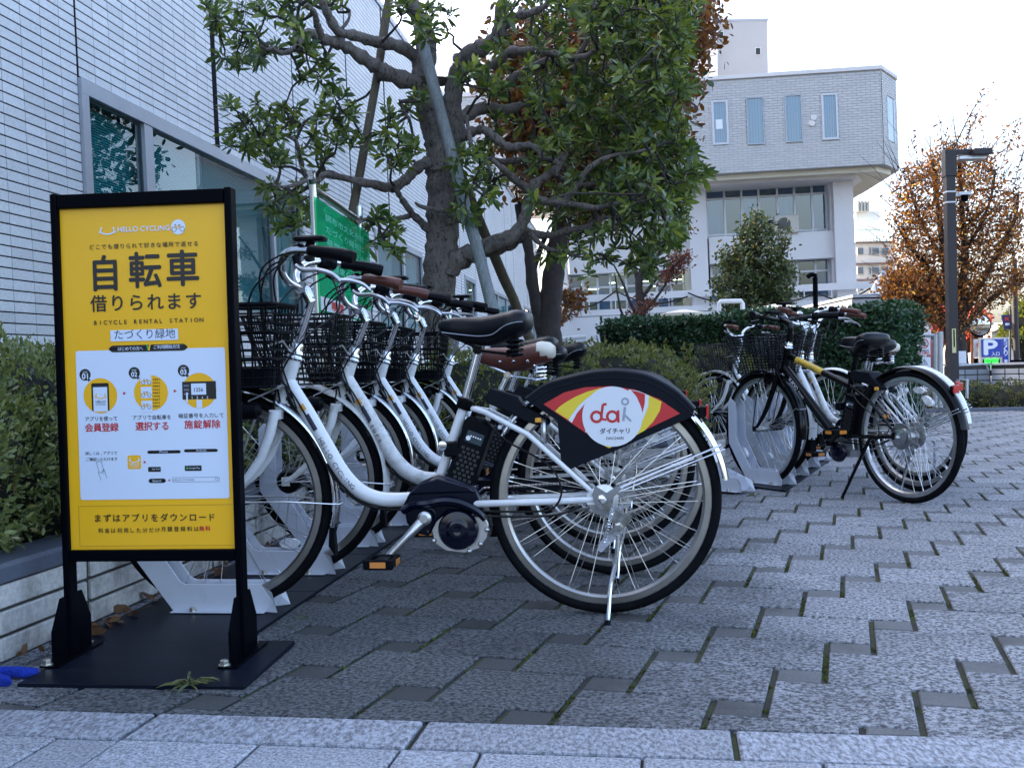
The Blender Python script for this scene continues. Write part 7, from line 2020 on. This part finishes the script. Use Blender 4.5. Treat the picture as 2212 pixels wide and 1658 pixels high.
rrect(239,742,407,761,9,1,.0012); L('\u306f\u3058\u3081\u3066\u306e\u65b9\u3078', 285, 753, 52, None, 0, .01, .0016, spread=8); L('\u3054\u5229\u7528\u958b\u59cb\u65b9\u6cd5', 363, 749, 54, None, 0, .01, .0016, spread=8)
u, v = uv(324, 751); lineuv(u-.0035, v+.008, u-.001, v-.006, .004, 5, .0016); lineuv(u+.0035, v+.008, u+.001, v-.006, .004, 3, .0017)
for i, (x, y, cx, cy) in enumerate(((187,809,220,854),(293,805,329,848),(399,800,433,843))):
    disc(cx, cy, 34.5, 3, .0012, 40); disc(x, y, 11.5, 1, .0010); tri(x+9, y+11, 7, 1, .0011)
    L('STEP', x, y-5.6, 9.5, None, 0, .01, .0016); L('0'+str(i+1), x, y+3.2, 12, None, 0, .03, .0016)
for x, y in ((272,849),(381,844)): tri(x, y, 7, 2, .001)
# phone, list of bicycles, keypad
a_ = uv(220, 852); s = k_
rr_uv(a_[0]-18*s, a_[1]-32*s, a_[0]+18*s, a_[1]+23*s, 3*s, 1, .0014); rr_uv(a_[0]-14.5*s, a_[1]-33*s, a_[0]+14.5*s, a_[1]+15*s, .5*s, 0, .0016); smile(221, 856, 20, 3, .002); L('HELLO', 221, 867, 20, None, 1, .01, .002); L('CYCLING', 221, 873, 20, None, 4, .01, .002)
a_ = uv(329, 848)
for q in (-1, 0, 1):
    rr_uv(a_[0]-20*s, a_[1]+(q*27-10)*s, a_[0]+2*s, a_[1]+(q*27+12)*s, .4*s, 0, .0016)
for y in (823, 850, 876): bike_icon(319, y, 21, .002)
for q in range(9): L('\u5229\u7528\u6599\u91d1' if q % 2 else '\u8eca\u7a2e\u756a\u53f7', 341, 819+q*7.2, 15, None, 1, .0, .002)
a_ = uv(433, 843); rr_uv(a_[0]-34*s, a_[1]-17*s, a_[0]+34*s, a_[1]+18*s, .5*s, 1, .0015); rr_uv(a_[0]-16*s, a_[1]-8*s, a_[0]+14*s, a_[1]+14*s, .4*s, 0, .0017); L('1256', 432, 841, 18, None, 1, .01, .002); rr_uv(a_[0]-6*s, a_[1]-34*s, a_[0]+5*s, a_[1]-18*s, .3*s, 0, .0017)
for q in range(5): L(str(q+1), 407+q*11, 858, 2.8, None, 0, .01, .002)
for q in range(3): rr_uv(a_[0]-31*s, a_[1]+(8-q*8)*s, a_[0]-20*s, a_[1]+(12-q*8)*s, .3*s, 4, .002)
L('\u30a2\u30d7\u30ea\u3092\u4f7f\u3063\u3066', 222, 904, 68, None, 1, .008, spread=10); L('\u30a2\u30d7\u30ea\u3067\u81ea\u8ee2\u8eca\u3092', 331, 901, 80, None, 1, .008, spread=10); L('\u6697\u8a3c\u756a\u53f7\u3092\u5165\u529b\u3057\u3066', 437, 897, 92, None, 1, .008, spread=10)
L('\u4f1a\u54e1\u767b\u9332', 223, 923, 70, None, 2, .022, spread=18); L('\u9078\u629e\u3059\u308b', 332, 920, 70, None, 2, .022, spread=18); L('\u65bd\u9320\u89e3\u9664', 440, 916, 74, None, 2, .022, spread=18)
L('\u8a73\u3057\u304f\u306f\u3001\u30a2\u30d7\u30ea\u3067', 222, 978, 66, None, 1, .006, spread=7.5); L('\u3054\u78ba\u8a8d\u3044\u305f\u3060\u3051\u307e\u3059', 223, 991, 66, None, 1, .006, spread=7.5)
# small line drawing of a hand with a phone
u, v = uv(217, 1010); 
for p in ((-5,12,5,14),(5,14,10,-6),(10,-6,0,-9),(0,-9,-5,12),(10,-2,16,-20),(-2,-8,4,-24),(6,-4,12,-6),(5,-9,11,-11)): lineuv(u+p[0]*s, v+p[1]*s, u+p[2]*s, v+p[3]*s, .9*s, 4, .0012)
rrect(279,982,307,1012,4,3,.0011); smile(293.5, 993, 19, 0, .0016); L('HELLO', 293.5, 1001, 19, None, 0, .01, .0016); L('CYCLING', 293.5, 1007, 19, None, 0, .0, .0016)
tri(316, 997, 6, 2, .0011)
rrect(321,971,393,979,4,1,.0011); L('iPhone', 356, 974.5, 17, None, 0, .0, .0016); rrect(400,968,473,976,4,1,.0011); L('Android', 437, 971.5, 20, None, 0, .0, .0016)
rrect(323,1007,350,1018,1.5,1,.0011); L('App Store', 340, 1012, 17, None, 0, .0, .0016); rrect(402,1004,438,1016,1.5,1,.0011); L('Google Play', 423, 1010, 22, None, 0, .0, .0016); tri(408, 1010, 6, 5, .0016)
rrect(324,1032,361,1042,5,1,.0011); L('Search', 342, 1037, 18, None, 0, .0, .0016); tri(369, 1036, 5, 2, .0011)
a_, c_ = uv(376,1040), uv(476,1029)
for p in ((a_[0],a_[1],c_[0],a_[1]),(c_[0],a_[1],c_[0],c_[1]),(c_[0],c_[1],a_[0],c_[1]),(a_[0],c_[1],a_[0],a_[1])): lineuv(*p, .7*s, 4, .0012)
L('HELLO CYCLING', 400, 1035, 42, None, 4, .0)
u, v = uv(470, 1033); ringuv(u, v, 2.6*s, .7*s, 4, .0012, 12)
a_, c_ = uv(176,1178), uv(508,1088)
for p in ((a_[0],a_[1],c_[0],a_[1]),(c_[0],a_[1],c_[0],c_[1]),(c_[0],c_[1],a_[0],c_[1]),(a_[0],c_[1],a_[0],a_[1])): lineuv(*p, .8*s, 8, .0010)
L('\u307e\u305a\u306f\u30a2\u30d7\u30ea\u3092\u30c0\u30a6\u30f3\u30ed\u30fc\u30c9', 337, 1117, 250, None, 1, .014, spread=17)
L('\u6599\u91d1\u306f\u5229\u7528\u3057\u305f\u5206\u3060\u3051', 282, 1144, 127, None, 1, .010, spread=10.5); L('\u6708\u984d\u767b\u9332\u6599\u306f', 391, 1141, 78, None, 1, .010, spread=10.5); L('\u7121\u6599', 445, 1140, 23, None, 2, .02, spread=10.5)
pr.obj('lettering', [M_sw, M_sk, M_print_red, M_sy, mat('sign_grey', (.15,.17,.22), .5), mat('sign_green', (.05,.45,.10), .5), mat('sign_navy', (.015,.02,.07), .5), M_sw, mat('sign_ochre', (.45,.25,.02), .4)], pn, 0)

# ------------------------------------------------------------------ small things on the ground
gl = thing('work_glove', 'bright blue fuzzy work glove lying by the corner of the sign base', 'glove', None)
M_glove = mat('blue_towelling', (.008,.055,.62), .95, var=.3, vscale=80, bump=1, bscale=220)
g0 = G(8,1470); gl.location = (g0.x, g0.y, 0)
import bmesh
def glove_geo():
    b = MB()
    def fin(pts, r, n=9):
        p = bez(pts, 4); k = len(p); b.tube(p, [r*(.85+.25*math.sin(math.pi*min(1,(i+.6)/(k-1)*.9))) * (1 if i < k-1 else .45) for i in range(k)], n)
    fin([(-.075,.005,.016),(-.03,.01,.019),(.02,.012,.017),(.052,.022,.012),(.068,.030,.009)], .0125)
    fin([(-.075,-.012,.014),(-.04,-.018,.016),(.0,-.03,.014),(.026,-.044,.011),(.03,-.05,.009)], .0125)
    fin([(-.08,.02,.014),(-.05,.03,.014),(-.02,.030,.013),(.01,.028,.010)], .011)
    fin([(-.12,0,.018),(-.08,0,.024),(-.045,-.002,.022),(-.02,-.002,.016)], .027, 12)
    fin([(-.16,.0,.016),(-.12,.0,.019),(-.08,.002,.018)], .026, 12)
    return b
o = glove_geo().obj('hand_shell', M_glove, gl, 60)
rm_ = o.modifiers.new('fuse', 'REMESH'); rm_.mode = 'VOXEL'; rm_.voxel_size = .0028; rm_.use_smooth_shade = True
tx = bpy.data.textures.new('fuzz', 'CLOUDS'); tx.noise_scale = .006; dm = o.modifiers.new('fuzz', 'DISPLACE'); dm.texture = tx; dm.strength = .0025; dm.mid_level = .5
def weed(label, p, n, ln, c1, c2, seed, h=.5, parent=None):
    C_, D_ = [], []
    for i in range(n):
        a = RNG.random()*6.28; C_.append((p.x+RNG.normal(0,.006), p.y+RNG.normal(0,.006), .004)); D_.append((math.cos(a), math.sin(a)*.8, h*RNG.random()+.12))
    V, Fc = leaves_np(np.array(C_), np.array(D_), ln, .10, .4, .6, droop=.35)
    return tag(np_obj('weed', V, Fc, 3, leaf_mat('weed_leaf', c1, c2, .6, .2, (.22,.17,.09))), label, 'weed')
weed('tuft of half-dry grass growing at the front edge of the sign base', G(408,1482), 46, .055, (.05,.07,.02), (.14,.15,.05), 1)
weed('tiny green weed in a paver joint right of the base plates', G(660,1335), 14, .022, (.05,.10,.02), (.10,.16,.04), 2)
weed('small weed at the foot of the second row of racks', G(1630,1072), 16, .05, (.05,.08,.02), (.12,.12,.05), 3)
# heart-shaped seedling by the left gusset
b = MB(); p = G(150,1400); b.tube(bez([(p.x,p.y,.0),(p.x-.01,p.y-.004,.03),(p.x-.012,p.y-.01,.045)],3), .0012, 5); b.add([(p.x-.012,p.y-.012,.046),(p.x-.034,p.y-.014,.040),(p.x-.030,p.y-.022,.026),(p.x-.016,p.y-.02,.020),(p.x-.004,p.y-.018,.034)], [(0,1,2,3,4)])
tag(b.obj('seedling', leaf_mat('seedling_leaf', (.08,.2,.03), (.1,.25,.05)), None, 0), 'single-leaf seedling sprouting beside the left foot of the sign', 'seedling')
# fallen leaves along the planter and under the racks
n = 90; C_ = []; D_ = []
for i in range(n):
    t_ = RNG.random()*3.2; q = PA + PD*(t_) + Vector((.03+abs(RNG.normal(0,.05)), 0)); C_.append((q.x, q.y, .012)); D_.append((RNG.normal(), RNG.normal(), .15))
for i in range(40): C_.append((6.6+RNG.random()*3.4, 14.8+RNG.normal(0,.12), .005)); D_.append((RNG.normal(), RNG.normal(), .1))
V, Fc = leaves_np(np.array(C_), np.array(D_), .045, .5, .4, 1.2)
tag(np_obj('fallen_leaves', V, Fc, 3, leaf_mat('dead_leaf', (.08,.035,.015), (.22,.12,.06), .8, .1)), 'dry brown leaves blown against the planter wall', 'leaves', None, 'stuff')
# moss in the paving joints: low tufts
C_, D_ = [], []
for small, q, cx, cy, vis, cut, u0, v0 in pieces[:700]:
    if small or cy > 7: continue
    for i in range(22 if cy < 3.6 else 9):
        f = RNG.random(); uu, vv = u0 + GX*.0 + RNG.normal(0,.003), v0 + f*TD
        s_ = math.sin(uu*9.1+vv*5.3)*math.cos(vv*4.1-uu*2.7) + RNG.normal(0,.3)
        if s_ < .05: continue
        x_, y_ = T2(uu, vv)
        if kerb_side((x_,y_)) < .02: continue
        for z in range(5): C_.append((x_+RNG.normal(0,.004), y_+RNG.normal(0,.004), -.010)); D_.append((RNG.normal(0,.5), RNG.normal(0,.5), 1))
V, Fc = leaves_np(np.array(C_), np.array(D_), .0085, .7, .4)
tag(np_obj('joint_moss', V, Fc, 3, leaf_mat('moss', (.035,.045,.008), (.10,.115,.02), .9, .1)), 'green moss growing in the paving joints', 'moss', None, 'stuff')
# ------------------------------------------------------------------ pieces that stand apart become parts of their own
def components(me):
    nv = len(me.vertices); par = list(range(nv))
    def find(a):
        while par[a] != a: par[a] = par[par[a]]; a = par[a]
        return a
    for e in me.edges:
        a, b_ = find(e.vertices[0]), find(e.vertices[1])
        if a != b_: par[a] = b_
    roots = {}; comp = [roots.setdefault(find(i), len(roots)) for i in range(nv)]
    return comp, len(roots)
def split_apart(o, cache):
    me = o.data
    if me.name not in cache:
        cache[me.name] = None
        comp, k = components(me)
        if 1 < k <= 220:
            co = np.array([tuple(v.co) for v in me.vertices]); ca = np.array(comp); sc_ = np.array(o.matrix_world.to_scale())
            lo = np.array([co[ca == i].min(0) for i in range(k)]); hi = np.array([co[ca == i].max(0) for i in range(k)])
            size = (hi-lo).max(1); par = list(range(k))
            def find(a):
                while par[a] != a: a = par[a]
                return a
            for i in range(k):
                gap = np.maximum(0, np.maximum(lo[i]-hi, lo-hi[i])); near = np.sqrt((gap**2).sum(1)) <= np.maximum(.02, .5*np.maximum(size, size[i]))
                for j in np.nonzero(near)[0]:
                    a, b_ = find(i), find(int(j))
                    if a != b_: par[a] = b_
            groups = {}
            for i in range(k): groups.setdefault(find(i), []).append(i)
            if 1 < len(groups) <= 40:
                out = []
                for g in groups.values():
                    gs_ = set(g); keep = [i for i in range(len(comp)) if comp[i] in gs_]; idx = {v: n_ for n_, v in enumerate(keep)}
                    nm = bpy.data.meshes.new(me.name)
                    polys = [p for p in me.polygons if comp[p.vertices[0]] in gs_]
                    nm.from_pydata([tuple(me.vertices[i].co) for i in keep], [], [[idx[v] for v in p.vertices] for p in polys])
                    for mm in me.materials: nm.materials.append(mm)
                    nm.polygons.foreach_set('material_index', [p.material_index for p in polys]); nm.polygons.foreach_set('use_smooth', [p.use_smooth for p in polys])
                    nm.update()
                    if polys and polys[0].use_smooth: nm.set_sharp_from_angle(angle=math.radians(40))
                    out.append(nm)
                cache[me.name] = out
    if cache[me.name]:
        out = cache[me.name]
        for nm in out[1:]:
            c = o.copy(); c.data = nm; COL.objects.link(c)
        o.data = out[0]
_cache = {}
KEEP = ('lettering', 'cable', 'printed_panel', 'stickers', 'logo_mark', 'cables', 'spokes', 'leaves', 'twigs', 'trunk', 'limbs', 'wall_tile', 'paver', 'cladding', 'twig', 'basket', 'far_', 'blind', 'block', 'curtain', 'chain')
for o in list(bpy.data.objects):
    if o.type == 'MESH' and o.parent is not None and not o.children and o.get('kind') != 'stuff' and not any(k in o.name for k in KEEP) and len(o.data.vertices) < 6000:
        split_apart(o, _cache)
